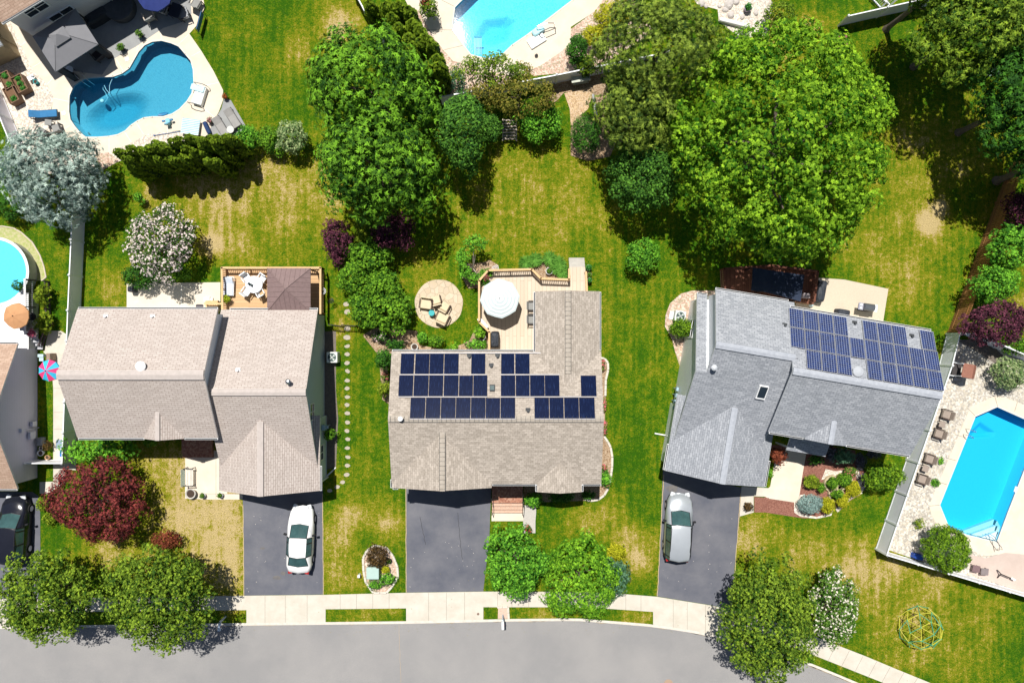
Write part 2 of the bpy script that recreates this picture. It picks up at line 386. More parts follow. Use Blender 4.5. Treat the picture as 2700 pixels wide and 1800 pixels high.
DRY = [(780,60,60,1.0),(700,110,70,.55),(560,250,60,.35),(640,170,60,.3),(520,470,95,.85),(600,400,95,.7),(700,500,110,.55),(450,430,70,.75),(485,560,45,1.1),(560,560,70,.6),
       (700,440,60,.7),(770,450,50,.85),(330,630,40,.3),(255,650,60,.55),(350,440,50,.7),(640,590,70,.4),(740,400,70,.6),(1200,430,150,.5),(1250,520,140,.5),(1100,500,110,.45),(1380,480,120,.4),(1300,380,90,.45),
       (1000,620,60,.4),(960,600,40,.5),(1430,700,120,.3),(1450,900,110,.15),(1440,1080,110,.08),(1500,850,50,.3),(2150,420,170,.55),(2120,330,90,.6),(2132,515,38,1.8),(2160,478,24,1.7),(2000,560,110,.55),(2100,650,110,.5),
       (2230,500,100,.35),(2080,600,60,.5),(1800,130,60,.6),(1870,60,50,.6),(1750,60,60,.8),(2250,300,100,.4),(430,1180,110,.95),(500,1230,110,.97),(500,1130,80,.95),(390,1060,90,.7),(440,1080,70,.9),(350,1070,60,.6),(170,1260,60,.35),(250,1265,70,.75),(340,1290,80,.6),
       (120,1240,40,.05),(530,1310,70,.98),(780,1240,50,.8),(770,1300,50,.65),(800,1180,50,.8),(790,1100,60,.4),(870,1060,40,.3),(800,900,40,.35),(790,760,60,.45),(800,1340,60,.5),(890,1200,40,.75),(870,1150,40,.5),(900,1235,40,.55),
       (880,950,50,.2),(1400,1180,60,.45),(1330,1190,60,.4),(1440,1250,40,.85),(1470,1280,45,.9),(1450,1230,40,.8),(1350,1210,40,.6),(1490,1240,40,.5),(1720,1240,60,.85),(1760,1210,50,.5),(1850,1270,70,.7),(1900,1230,80,.45),(1960,1290,70,.8),(2000,1340,70,.75),
       (2050,1300,50,.75),(2040,1390,80,.55),(2150,1340,80,.65),(2120,1440,90,.65),(2250,1400,80,.45),(2070,1500,80,.5),(2200,1520,80,.5),(2320,1420,70,.3),(1980,1440,60,.4),(1900,1190,60,.3),(840,1410,50,.5),(900,1400,30,.5),(780,1410,30,.3),
       (1250,1410,60,.6),(1430,1420,40,.4),(1480,1415,30,.6),(1000,530,50,.3),(2300,520,60,.4),(2340,690,40,.7),(530,1390,30,.9),(960,660,40,.5),(1900,760,50,.35)]
def lawn_mesh():
    xs = np.concatenate([-np.geomspace(400, 42, 14), np.arange(-40, 40.01, .2), np.geomspace(42, 400, 14)])
    dist = np.concatenate([[0, .15], np.arange(.3, 48, .2), np.geomspace(49, 400, 12)])
    X, T = np.meshgrid(xs, dist); Y = kerb_y(X) + T; nx = len(xs); ny = len(dist)
    dry = np.full(X.shape, .2); PX = X / MD + 1176; PY = 784 - Y / MD
    for (a, b, r, v) in DRY:
        g = np.exp(-(((PX - a) ** 2 + (PY - b) ** 2) / (r * r * .62))); dry = dry * (1 - g) + min(1.8, v * 1.12) * g
    v = np.stack([X, Y, np.zeros_like(X)], 2).reshape(-1, 3)
    I, J = np.meshgrid(np.arange(nx - 1), np.arange(ny - 1)); a = (J * nx + I).ravel()
    f = np.stack([a, a + 1, a + 1 + nx, a + nx], 1); keep = np.ones(len(f), bool)
    cx = v[f][:, :, 0]; cy = v[f][:, :, 1]
    for poly in PUDDLES:
        bx = [p[0] for p in poly]; by = [p[1] for p in poly]
        c = np.where((cx.max(1) > min(bx)) & (cx.min(1) < max(bx)) & (cy.max(1) > min(by)) & (cy.min(1) < max(by)))[0]
        for k in c:
            if any(inside(poly, cx[k, q], cy[k, q]) for q in range(4)): keep[k] = False
    f = f[keep].astype(np.int32); n = len(f)
    me = bpy.data.meshes.new("lawn"); me.vertices.add(len(v)); me.vertices.foreach_set("co", v.astype(np.float32).ravel())
    me.loops.add(4 * n); me.loops.foreach_set("vertex_index", f.ravel()); me.polygons.add(n)
    me.polygons.foreach_set("loop_start", np.arange(0, 4 * n, 4, dtype=np.int32))
    at = me.attributes.new("dry", 'FLOAT', 'POINT'); at.data.foreach_set("value", dry.ravel().astype(np.float32))
    me.update(calc_edges=True); return me
def grass_mat(name="grass"):
    m = mat(name, (.1, .15, .01)); t, b = nodes(m); b.inputs["Roughness"].default_value = .9; b.inputs["Specular IOR Level"].default_value = .1
    tc = t.nodes.new("ShaderNodeTexCoord"); ob = tc.outputs["Object"]
    at = t.nodes.new("ShaderNodeAttribute"); at.attribute_name = "dry"
    mp = t.nodes.new("ShaderNodeMapping"); mp.inputs["Scale"].default_value = (1, .06, 1); t.links.new(ob, mp.inputs[0])
    n0 = noise(t, mp.outputs[0], 2.6, 3, .6)            # mowing direction
    n1 = noise(t, ob, .5, 5, .62); n2 = noise(t, ob, 2.6, 5, .75); n3 = noise(t, ob, 9, 4, .8); n4 = noise(t, ob, 26, 3, .8); n5 = noise(t, ob, 6.5, 2, .9)
    s = at.outputs["Fac"]
    for n, k in ((n0, .9), (n1, 1.1), (n2, 1.6), (n3, 1.9)): s = mth(t, 'ADD', s, mth(t, 'MULTIPLY', mth(t, 'SUBTRACT', n, .5), k))
    cr = t.nodes.new("ShaderNodeValToRGB"); e = cr.color_ramp.elements
    e[0].position = 0; e[0].color = (.042, .145, .003, 1); e[1].position = 1; e[1].color = (.70, .54, .25, 1)
    for p, c in ((.2, (.10, .215, .004)), (.42, (.20, .255, .007)), (.66, (.36, .33, .018)), (.84, (.52, .41, .10))):
        q = e.new(p); q.color = (*c, 1)
    t.links.new(s, cr.inputs[0])
    mr = t.nodes.new("ShaderNodeMapRange"); mr.inputs[1].default_value = .33; mr.inputs[2].default_value = .67; mr.inputs[3].default_value = .3; mr.inputs[4].default_value = 1.55
    t.links.new(n4, mr.inputs[0])
    hs = t.nodes.new("ShaderNodeVectorMath"); hs.operation = 'SCALE'; t.links.new(cr.outputs[0], hs.inputs[0]); t.links.new(mr.outputs[0], hs.inputs[3])
    f = t.nodes.new("ShaderNodeMapRange"); f.inputs[1].default_value = .66; f.inputs[2].default_value = .74; t.links.new(n5, f.inputs[0])   # straw blades
    t.links.new(mixc(t, mth(t, 'MULTIPLY', f.outputs[0], .55), hs.outputs[0], (.50, .40, .16)), b.inputs["Base Color"])
    h = mth(t, 'ADD', mth(t, 'MULTIPLY', n3, 1.6), n4); bumpit(t, b, h, 1.0, .09); return m
GRASS = grass_mat()
lm = lawn_mesh(); lm.materials.append(GRASS); single("lawn", lm, GRASS, None, None, kind='structure')

CONC = mat("concrete", (.50, .455, .38), .9, scale=1.2, col2=(.60, .56, .485), bump=.1)
CONCW = mat("pool_deck_concrete", (.60, .52, .415), .9, scale=.9, col2=(.69, .615, .51), bump=.08)
ASPH = mat("asphalt_drive", (.088, .094, .120), .85, scale=.45, col2=(.158, .158, .176), bump=.3, bscale=60)
def road_mat():
    m = mat("road_asphalt", (.3, .3, .3)); t, b = nodes(m); tc = t.nodes.new("ShaderNodeTexCoord"); o = tc.outputs["Object"]
    c = mixc(t, noise(t, o, .22, 5, .6, .38, .62), (.25, .245, .24), (.33, .315, .30)); c = mixc(t, noise(t, o, 25, 2, .7, .42, .6), c, (.225, .22, .225))
    c = mixc(t, noise(t, o, 60, 2, .6, .62, .70), c, (.44, .42, .40)); t.links.new(c, b.inputs["Base Color"])
    b.inputs["Roughness"].default_value = .9; bumpit(t, b, noise(t, o, 70), .3, .01); return m
ROAD = road_mat()
# road 0.12 m below the kerb, kerb stone, far verge
xs = list(np.concatenate([-np.geomspace(400, 46, 8), np.arange(-44, 44.1, 1.0), np.geomspace(46, 400, 8)]))
rb = MB(); vb = MB(); kb = MB()
for i in range(len(xs) - 1):
    a, b = xs[i], xs[i + 1]; ya, yb = float(kerb_y(a)), float(kerb_y(b))
    rb.add([(a, ya - 9.6, -.12), (b, yb - 9.6, -.12), (b, yb + .05, -.12), (a, ya + .05, -.12)], [(0, 1, 2, 3)])
    vb.add([(a, ya - 400, 0), (b, yb - 400, 0), (b, yb - 9.8, 0), (a, ya - 9.8, 0)], [(0, 1, 2, 3)])
    for off, mbk in ((-.16, kb), (-9.8, vb)):
        y0, y1 = ya + off, yb + off
        mbk.add([(a, y0, .010), (b, y1, .010), (b, y1 + .19, .010), (a, y0 + .19, .010), (a, y0, -.14), (b, y1, -.14)], [(0, 1, 2, 3), (4, 5, 1, 0)], 0 if mbk is kb else 1)
single("road", rb, ROAD, None, None, kind='structure')
single("kerb", kb, mat("kerb_stone", (.52, .47, .40), .9, scale=3, col2=(.66, .62, .55)), None, None, kind='structure')
single("verge", vb, [mat("far_grass", (.08, .18, .005), .9, scale=2, col2=(.17, .22, .01)), CONC], None, None, kind='structure')
crk = mat("tar_seam", (.40, .31, .2), .9)
tb = MB(); rr = random.Random(5)
def wob(mb, a, b, n, amp, w, z, mi=0):
    pts = [(a[0] + (b[0] - a[0]) * i / n + rr.uniform(-amp, amp), a[1] + (b[1] - a[1]) * i / n + rr.uniform(-amp, amp)) for i in range(n + 1)]
    for p, q in zip(pts, pts[1:]):
        d = (Vector(q) - Vector(p)).normalized() * w / 2
        mb.add([(p[0] + d.y, p[1] - d.x, z), (q[0] + d.y, q[1] - d.x, z), (q[0] - d.y, q[1] + d.x, z), (p[0] - d.y, p[1] + d.x, z)], [(0, 1, 2, 3)], mi)
wob(tb, W(P(2, 4, 1310, 1040)), W(P(2, 4, 1330, 1568)), 22, .02, .022, -.116)
single("road_seam", tb, crk, None, None, kind='structure')

gd = MB(); rq = random.Random(21)
for i in range(46):
    x = rq.uniform(-33, 24); l = rq.uniform(.3, 1.6); y = float(kerb_y(x)) - .2; y2 = float(kerb_y(x + l)) - .2; w_ = rq.uniform(.02, .09)
    gd.add([(x, y, -.117), (x + l * .5, (y + y2) / 2 - w_, -.117), (x + l, y2, -.117), (x + l * .5, (y + y2) / 2 + .03, -.117)], [(0, 1, 2, 3)])
single("gutter_dirt", gd, mat("gutter_dirt", (.36, .29, .2), .95, scale=6, col2=(.24, .2, .15)), None, None, kind='structure')
lt = MB()
for i in range(260):
    x = rq.uniform(-34, 34); y = float(kerb_y(x)) + rq.choice([rq.uniform(-1.2, -.2), rq.uniform(.1, 3.5)]); a = rq.uniform(0, 3); q = rq.uniform(.02, .045); z = .024 if y > float(kerb_y(x)) else -.112
    lt.add([(x + q * math.cos(a), y + q * math.sin(a), z), (x - q * .5 * math.sin(a), y + q * .5 * math.cos(a), z + .01), (x - q * math.cos(a), y - q * math.sin(a), z), (x + q * .5 * math.sin(a), y - q * .5 * math.cos(a), z + .005)], [(0, 1, 2, 3)])
tag(single("fallen_leaves", lt, mat("dead_leaf", (.30, .2, .08), .9, scale=3, col2=(.16, .2, .05)), "small fallen leaves scattered by the pavement and kerb", "leaves", kind='stuff'))
# sidewalk, aprons, driveways
SWT = [(-400, 1581), (0, 1578), (675, 1569), (858, 1567), (1074, 1561.5), (1275, 1558.5), (1445, 1559), (1608, 1562), (1732, 1572), (1869, 1594), (1960, 1614), (2060, 1643), (2177, 1688), (2283, 1729), (2369, 1765), (2455, 1800), (2900, 1990)]
SWB = [(-400, 1616), (0, 1614), (675, 1607), (858, 1605), (1074, 1602.5), (1275, 1599.5), (1456, 1599.7), (1588, 1602.6), (1720, 1611.7), (1855, 1634), (1940, 1655), (2040, 1688), (2148, 1727), (2332, 1800), (2800, 2000)]
def jl(xs_, top, bot):
    T = np.array(top); B = np.array(bot); return [((x, np.interp(x, T[:, 0], T[:, 1])), (x, np.interp(x, B[:, 0], B[:, 1]))) for x in xs_]
sw_lines = jl([-20, 22, 64, 106, 148, 190, 232, 274, 316, 358, 400, 442, 484, 526, 568, 610] + [897, 940, 983, 1026] + [1312, 1350, 1394, 1437, 1480, 1522, 1562, 1607, 1650, 1690], SWT, SWB)
def sl(p, q, n): return [((p[0][0] + (q[0][0] - p[0][0]) * i / n, p[0][1] + (q[0][1] - p[0][1]) * i / n), (p[1][0] + (q[1][0] - p[1][0]) * i / n, p[1][1] + (q[1][1] - p[1][1]) * i / n)) for i in range(n + 1)]
sw_lines += sl(((2060, 1643), (2040, 1688)), ((2455, 1800), (2430, 1842)), 11)
sheet("sidewalk", SWT + SWB[::-1], .012, CONC, lines=sw_lines, lw=.02)
KI = [(p[0], p[1] - 2) for p in KERB]
def kerb_px(x): return float(np.interp(x, [k[0] for k in KERB], [k[1] for k in KERB])) - 1
def apron(x0, x1, lines, top=SWT):
    T = np.array(top); n = 6; q = [x0 + (x1 - x0) * i / n for i in range(n + 1)]
    sheet("driveway_apron", [(x, np.interp(x, T[:, 0], T[:, 1]) + 1) for x in q] + [(x, kerb_px(x)) for x in q[::-1]], .018, CONC,
          lines=[((x, np.interp(x, T[:, 0], T[:, 1]) + 1), (x, kerb_px(x))) for x in lines], lw=.02)
apron(-120, 28, [-60]); apron(650, 858.5, [699, 752.5, 810]); apron(1071, 1274.5, [1130, 1177, 1225]); apron(1722, 1925, [1775, 1812, 1860])
sheet("driveway", [(-200, 1296), (86, 1296), (106, 1310), (107, 1577), (-200, 1580)], .016, ASPH)
sheet("driveway", [(640, 1300), (851, 1290), (853, 1566), (644, 1569)], .016, ASPH)
sheet("driveway", [(1070, 1270), (1296, 1270), (1290, 1420), (1274, 1558), (1071, 1561)], .016, ASPH)
sheet("driveway", [(1748, 1240), (1955, 1285), (1950, 1364), (1936, 1500), (1930, 1606), (1869, 1593), (1800, 1582), (1733, 1571), (1738, 1480)], .016, ASPH)
eb = MB(); edge = mat("driveway_edging", (.55, .42, .27), .9, scale=5, col2=(.35, .28, .12))
for pts in ([(1733, 1571), (1738, 1480), (1750, 1250)], [(1935, 1540), (1948, 1364), (1953, 1300)], [(1071, 1561), (1070, 1285)], [(853, 1566), (851, 1300)], [(643, 1568), (641, 1330)]):
    for a, b in zip(pts, pts[1:]): wob(eb, W(a), W(b), 14, .02, .05, .020)
single("driveway_edging", eb, edge, None, None, kind='structure')
cb = MB()
for a, b in ((P(2, 4, 1850, 0), P(2, 4, 1895, 430)), (P(2, 4, 1505, 40), P(2, 4, 1560, 300))): wob(cb, W(a), W(b), 14, .03, .03, .0205)
single("driveway_crack", cb, mat("crack", (.05, .05, .055), .9), None, None, kind='structure')
sb = MB(); stn = mat("driveway_stain", (.17, .155, .14), .95, scale=4, col2=(.11, .11, .12))
for (c, r, x, y, a, b2) in ((3, 3, 1470, 1350, 60, 35), (2, 4, 190, 600, 45, 20), (2, 4, 250, 560, 30, 20), (2, 4, 60, 330, 25, 12)):
    cx, cy = W(P(c, r, x, y)); sb.add([(cx + a * M2 * math.cos(t) * rr.uniform(.7, 1.1), cy + b2 * M2 * math.sin(t) * rr.uniform(.7, 1.1), .0215) for t in np.linspace(0, 6.1, 14)], [tuple(range(14))])
single("driveway_stain", sb, stn, None, None, kind='structure')
nb = MB(); rr2 = random.Random(9)        # pale grit lying on the drives
for i in range(80):
    x, y = rr2.choice([W((rr2.uniform(650, 850), rr2.uniform(1350, 1560))), W((rr2.uniform(1080, 1270), rr2.uniform(1420, 1555))), W((rr2.uniform(1745, 1935), rr2.uniform(1350, 1570)))])
    s = rr2.uniform(.012, .03); nb.box((x, y, .022), (s * 2, s, .01), rr2.uniform(0, 3))
tag(single("grit", nb, mat("pale_grit", (.6, .55, .5)), "scattered pale grit on the asphalt driveways", "grit", kind='stuff'))

PEB = gravel("white_pebbles", [(.62, .56, .48), (.75, .70, .62), (.50, .42, .34), (.70, .62, .50), (.44, .38, .33)], 11)
RIV = gravel("river_stones", [(.46, .42, .36), (.60, .55, .47), (.36, .33, .29), (.52, .46, .36), (.66, .62, .56)], 9)
PINK = gravel("pink_stones", [(.50, .36, .28), (.68, .55, .46), (.42, .27, .2), (.6, .45, .34), (.34, .3, .2)], 10)
MULR = gravel("red_mulch", [(.22, .09, .065), (.27, .12, .085), (.17, .07, .05), (.31, .15, .11)], 22)
MULB = gravel("brown_mulch", [(.30, .20, .12), (.40, .28, .18), (.22, .14, .08), (.46, .36, .25)], 18)
SLATE = mat("grey_stamped_concrete", (.25, .255, .26), .9, scale=1.5, col2=(.32, .325, .32), bump=.3, bscale=9)
# --- top-left pool terrace
TER1 = PL(1, 1, -300,560, 190,150, 60,200, 160,-60, 700,-200, 1880,-200, 1880,60, 1855,180, 1745,308, 1700,300, 1960,650, 2060,850, 2120,930) + \
       PL(1, 1, 2290,1190, 2060,1330, 1640,1290, 1300,1330, 1080,1420, 800,1568, 260,1568, 120,1250, -60,700)
sheet("white_pebble_bed", PL(1, 1, -300,-100, 130,40, 260,420, 340,640, 460,790, 490,900, 470,1010, 560,1180, 700,1330, 850,1480, 900,1600, 200,1600, -60,740), .006, PEB)
sheet("terrace_paving", PL(1, 1, 190,140, 90,190, 200,430, 300,640, 430,770, 490,890, 475,1010, 570,1200, 690,1330, 850,1470, 1010,1405, 1240,1310, 1330,1240, 1650,1200,
      1900,1260, 1960,1120, 2010,1030, 2050,920, 2050,830, 1960,650, 1850,470, 1740,312, 1850,190, 1880,60, 1860,-60, 700,-200), .012, CONCW, holes=[P1],
      lines=[(P(1, 1, a, b), P(1, 1, c, d)) for a, b, c, d in ((1275,420,1255,470),(1475,285,1485,375),(1735,320,1640,410),(1840,475,1755,522),(2010,760,1890,785),(1980,1085,1840,970),(1540,1160,1538,1225),
             (1250,1125,1320,1235),(1140,1205,1210,1310),(1003,1255,1003,1400),(640,1155,570,1200),(490,905,635,935),(300,620,385,570),(430,780,500,705),(1070,550,1130,650),(935,620,940,690),(180,430,245,380))], lm=mat("joint_white", (.75, .72, .66)), lw=.035)
sheet("grey_patio", PL(1, 1, 300,330, 560,640, 940,690, 1040,545, 1250,430, 1500,260, 1690,200, 1760,130, 1750,0, 1640,-200, 800,-200), .017, SLATE)
sheet("grey_patio", PL(1, 1, 2120,920, 2270,1180, 2150,1280, 1900,1250, 1980,1090, 2035,1000, 2060,900), .019, SLATE)
sheet("white_pebble_bed", PL(1, 1, 1000,1400, 1240,1300, 1330,1240, 1400,1225, 1650,1205, 1860,1270, 1700,1360, 1400,1380, 1100,1480), .018, PEB)
sheet("pebble_bed", PL(1, 1, 850,1420, 1000,1400, 1100,1480, 950,1560), .018, PINK)
# pools
def water_mat():
    m = bpy.data.materials.new("pool_water"); m.use_nodes = True; t = m.node_tree; t.nodes.remove(t.nodes["Principled BSDF"])
    tr = t.nodes.new("ShaderNodeBsdfTransparent"); tr.inputs[0].default_value = (.97, .985, .99, 1)
    gl = t.nodes.new("ShaderNodeBsdfGlossy"); gl.inputs["Roughness"].default_value = .04; gl.inputs[0].default_value = (.8, .8, .8, 1)
    tc = t.nodes.new("ShaderNodeTexCoord"); n = noise(t, tc.outputs["Object"], 7, 3, .6)
    bp = t.nodes.new("ShaderNodeBump"); bp.inputs["Strength"].default_value = .3; bp.inputs["Distance"].default_value = .004; t.links.new(n, bp.inputs["Height"])
    t.links.new(bp.outputs[0], gl.inputs["Normal"]); fr = t.nodes.new("ShaderNodeFresnel"); fr.inputs[0].default_value = 1.33
    mx = t.nodes.new("ShaderNodeMixShader"); t.links.new(fr.outputs[0], mx.inputs[0]); t.links.new(tr.outputs[0], mx.inputs[1]); t.links.new(gl.outputs[0], mx.inputs[2])
    t.links.new(mx.outputs[0], t.nodes["Material Output"].inputs[0])
    va = t.nodes.new("ShaderNodeVolumeAbsorption"); va.inputs[0].default_value = (.22, .86, .95, 1); va.inputs[1].default_value = .9; t.links.new(va.outputs[0], t.nodes["Material Output"].inputs[1]); return m
WATER = water_mat()
def liner(name, c1, c2, sc_=6.0, amt=.8):  # light and dark of the water ripples, painted into the liner colour
    m = mat(name, c1); t, b = nodes(m); tc = t.nodes.new("ShaderNodeTexCoord"); v = t.nodes.new("ShaderNodeTexVoronoi"); v.feature = 'DISTANCE_TO_EDGE'; v.inputs["Scale"].default_value = sc_
    w = t.nodes.new("ShaderNodeTexNoise"); w.inputs["Scale"].default_value = 3; t.links.new(tc.outputs["Object"], w.inputs["Vector"])
    a = t.nodes.new("ShaderNodeVectorMath"); a.operation = 'ADD'; t.links.new(tc.outputs["Object"], a.inputs[0]); t.links.new(w.outputs["Color"], a.inputs[1]); t.links.new(a.outputs[0], v.inputs["Vector"])
    mr = t.nodes.new("ShaderNodeMapRange"); mr.inputs[1].default_value = 0; mr.inputs[2].default_value = .12; t.links.new(v.outputs["Distance"], mr.inputs[0])
    t.links.new(mixc(t, mth(t, 'MULTIPLY', mr.outputs[0], amt), c1, c2), b.inputs["Base Color"]); b.inputs["Roughness"].default_value = .6; return m
def pool(label, px, hop, d1, d2, m, mh, wz=-.13, cope=None):
    w = WL(px); cx = sum(p[0] for p in w) / len(w); cy = sum(p[1] for p in w) / len(w)
    t = Thing("swimming_pool", label, "swimming pool", (cx, cy, 0)); L = [(p[0] - cx, p[1] - cy) for p in w]; H = [(a - cx, b - cy) for a, b in WL(hop)]
    mb = MB(); n = len(L)
    mb.add([(x, y, .02) for x, y in L] + [(x, y, -d1) for x, y in L], [(i, (i + 1) % n, n + (i + 1) % n, n + i) for i in range(n)])
    vs = [Vector(p) for p in L + H]; k = len(H); es = [(i, (i + 1) % n) for i in range(n)] + [(n + i, n + (i + 1) % k) for i in range(k)]
    v, e, f, *_ = delaunay_2d_cdt(vs, es, [], 0, 1e-5); fs = []
    for q in f:
        a = sum(v[i].x for i in q) / 3; b = sum(v[i].y for i in q) / 3
        if inside(L, a, b) and not inside(H, a, b): fs.append(tuple(q))
    mb.add([(p.x, p.y, -d1) for p in v], fs)
    hx = sum(p[0] for p in H) / k; hy = sum(p[1] for p in H) / k
    rings = [(1 - q / 6 * .62, d1 + (d2 - d1) * (1 - math.cos(math.pi * q / 6)) / 2) for q in range(7)]
    rv = [(hx + (x - hx) * s_, hy + (y - hy) * s_, -z_) for s_, z_ in rings for x, y in H]
    mb.add(rv, [(l * k + i, l * k + (i + 1) % k, (l + 1) * k + (i + 1) % k, (l + 1) * k + i) for l in range(6) for i in range(k)] + [tuple(range(6 * k, 7 * k))], 1)
    t.part("basin", mb, [m, mh])
    LI = [(x + (cx2 - x) * .002, y + (cy2 - y) * .002) for x, y in L for cx2, cy2 in ((hx, hy),)]; wb = MB().prism(LI, -d2 - .3, wz)
    t.part("water", wb, WATER)
    cb_ = MB()
    for i in range(n):
        a = Vector(L[i]); b = Vector(L[(i + 1) % n]); d = (b - a).normalized(); nn = Vector((d.y, -d.x)); 
        mid = (a + b) * .5 + nn * .05
        if inside(L, mid.x, mid.y): nn = -nn
        q = [(*a, .03), (*b, .03), (*(b + nn * .10 + d * .02), .03), (*(a + nn * .10 - d * .02), .03)]; lo = [(x, y, z - .1) for x, y, z in q]
        cb_.add(q + lo, [(0, 1, 2, 3), (0, 4, 5, 1), (2, 6, 7, 3)])
    t.part("coping", cb_, cope or mat("coping_white", (.66, .62, .54)))
    return t, (cx, cy)
LN1 = liner("liner_ripples_slate_blue", (.16, .31, .41), (.27, .42, .50)); LN1d = LN1
pk, pk0 = pool("kidney-shaped in-ground pool with dark teal water on the corner terrace", P1,
     PL(1, 1, *[c for a in np.linspace(0, 5.98, 20) for c in (1000 + 330 * math.cos(a) - 60 * math.sin(a), 985 + 195 * math.sin(a) - 60 * math.cos(a))]), 1.15, 1.75, LN1, LN1d)
LN3 = liner("liner_ripples_bright_cyan", (.07, .56, .80), (.11, .62, .86), 7, .5); LN3d = LN3
pr, pr0 = pool("long octagonal in-ground pool with bright cyan water and white corner steps", P3, PL(4, 3, 2050,745, 1930,860, 1900,920, 2180,900, 2200,850), 1.25, 1.5, LN3, LN3d)
LN2 = liner("liner_ripples_light_cyan", (.22, .62, .76), (.5, .80, .86), 4, .8); LN2d = LN2
pt, pt0 = pool("octagonal in-ground pool with pale cyan water at the top edge", P2, PL(2, 1, 1950,290, 2080,110, 2330,80) + PL(3, 1, 60,120, -20,330) + PL(2, 1, 2150,400, 2020,400), 1.15, 1.5, LN2, LN2d)
WSTEP = mat("pool_steps_white", (.72, .74, .74), .6)
def pstep(t, o, poly, zs, shrink):
    w = WL(poly); a = Vector(w[0])
    for i, z in enumerate(zs):
        q = [(a[0] + (x - a[0]) * (1 - shrink * i) - o[0], a[1] + (y - a[1]) * (1 - shrink * i) - o[1]) for x, y in w]
        t.part("step", MB().prism(q, -1.25, z), WSTEP)
pstep(pr, pr0, PL(4, 4, 2100,262, 1845,205, 2150,92), (-.9, -.55, -.22), .27)
# rest of pool decks
sheet("pool_deck", PL(2, 1, 1360,-20, 1340,-400, 3000,-700) + PL(3, 1, 900,-300, 860,-20, 870,0, 760,110, 540,250, 540,400, 450,500, 250,640, 150,690) + PL(2, 1, 2352,700, 2100,640, 1850,640, 1790,560, 1700,460, 1600,330, 1480,180, 1400,60), .010, CONCW, holes=[P2],
      lines=[(P(2, 1, a, b), P(2, 1, c, d)) for a, b, c, d in ((1550,275,1805,278),(1850,600,1960,500),(1700,0,1830,66),(1730,460,1900,420))], lw=.025)
sheet("pebble_bed", PL(2, 1, 1440,90, 1500,100, 1620,330, 1720,460, 1860,620, 1800,700, 1740,640) , .016, PINK)
sheet("pebble_bed", PL(3, 1, 860,-30, 1100,-60, 1300,300, 760,640, 200,700, 130,660, 270,600, 450,480, 545,390, 540,270, 760,105), .015, PINK)
sheet("pebble_bed", PL(2, 1, 1800,560, 2352,700, 2352,800, 1700,900, 1700,720), .0135, PINK)
sheet("pond_gravel", PL(3, 1, 1640,-60, 1700,40, 1890,90, 1900,200, 2100,350, 2352,330, 2352,-60), .006, PEB)
sheet("pond_gravel", PL(4, 1, -20,-40, 40,20, 30,120, -20,330, -60,330), .008, PEB)
sheet("bark_bed", PL(3, 1, 380,760, 860,640, 900,1000, 800,1080, 560,1060, 540,1200, 540,1430, 700,1480, 900,1440, 980,1250, 700,860, 480,850, 400,940, 300,930, 300,850), .006, MULB)
sheet("wood_chip_bed", PL(3, 1, 480,860, 760,790, 740,860, 700,1000, 620,1080, 540,1150, 530,1000), .011, gravel("wood_chips", [(.48, .33, .19), (.62, .46, .28), (.36, .24, .13), (.55, .42, .30)], 15))
# right pool yard
sheet("river_stone_bed", PL(4, 3, 1750,-20, 2000,30, 2800,230) + PL(4, 4, 2800,920, 2500,830, 1110,345, 1230,0), .006, RIV, holes=[P3])
sheet("pool_deck", PL(4, 3, 2105,490, 1860,600, 1480,1500) + PL(4, 4, 1500,20, 1545,100, 1640,200, 1700,310, 1850,340, 2000,400, 2120,385, 2180,370, 2420,400, 2420,-200) + PL(4, 3, 2900,300, 2400,600, 2300,560), .011, CONCW, holes=[P3],
      lines=[(P(4, 3, a, b), P(4, 3, c, d)) for a, b, c, d in ((2080,495,2110,600),(2290,555,2265,640),(1830,610,1905,685),(1720,855,1830,885),(1640,1070,1740,1095),(1535,1280,1650,1315),(1480,1510,1580,1500),(2350,1200,2320,1190))], lw=.03)
sheet("pink_patio", PL(4, 4, 1850,385, 2000,420, 2180,370, 2500,400, 2500,830, 2352,740, 1850,560), .016, mat("rose_stone_paving", (.46, .37, .32), .9, scale=.8, col2=(.54, .44, .385), bump=.2, bscale=12))
sheet("mulch_bed", PL(4, 3, 1740,-10, 1990,-30, 2160,130, 2080,200, 1990,140), .0105, mat("dark_soil", (.12, .10, .09), .95, scale=6, col2=(.2, .17, .14), bump=.5))
# left above-ground pool bed, side path
sheet("pebble_bed", PL(1, 2, -200,500, 30,512, 130,530, 200,570, 300,660, 370,780, 405,880, 425,980, 380,1010, 250,1010, -200,1010), .006, mat("mossy_pebbles", (.26, .34, .06), .95, scale=5, col2=(.52, .45, .3), bump=.5))
eb = MB(); ep = WL(PL(1, 2, -200,508, 30,512, 130,530, 200,570, 300,660, 370,780, 405,880, 425,980, 385,1010))
for a, b in zip(ep, ep[1:]): eb.cyl((*a, .03), (*b, .03), .05, .05, 6)
single("bed_edging", eb, mat("edging_stone", (.6, .52, .42)), "curved pale edging around the mossy pebble bed beside the round pool", "edging")
sheet("side_path", PL(1, 2, 450,1470, 560,1470, 610,1500, 640,1568, 800,1650, 720,1800) + PL(1, 3, 700,1180, 600,1175, 600,1290, 440,1400, 365,1395, 365,1290, 490,1285, 490,430, 470,160, 400,100), .012, CONC,
      lines=[(P(1, 3, 495, y), P(1, 3, 700, y)) for y in (430, 650, 805, 1130)])
sheet("concrete_patio", PL(1, 2, 1165,1035, 2025,1025, 2025,1290, 1165,1290), .012, CONCW, lines=[(P(1, 2, 1667,1035), P(1, 2, 1665,1280))], lm=mat("joint_white", (.7, .7, .7)), lw=.04)
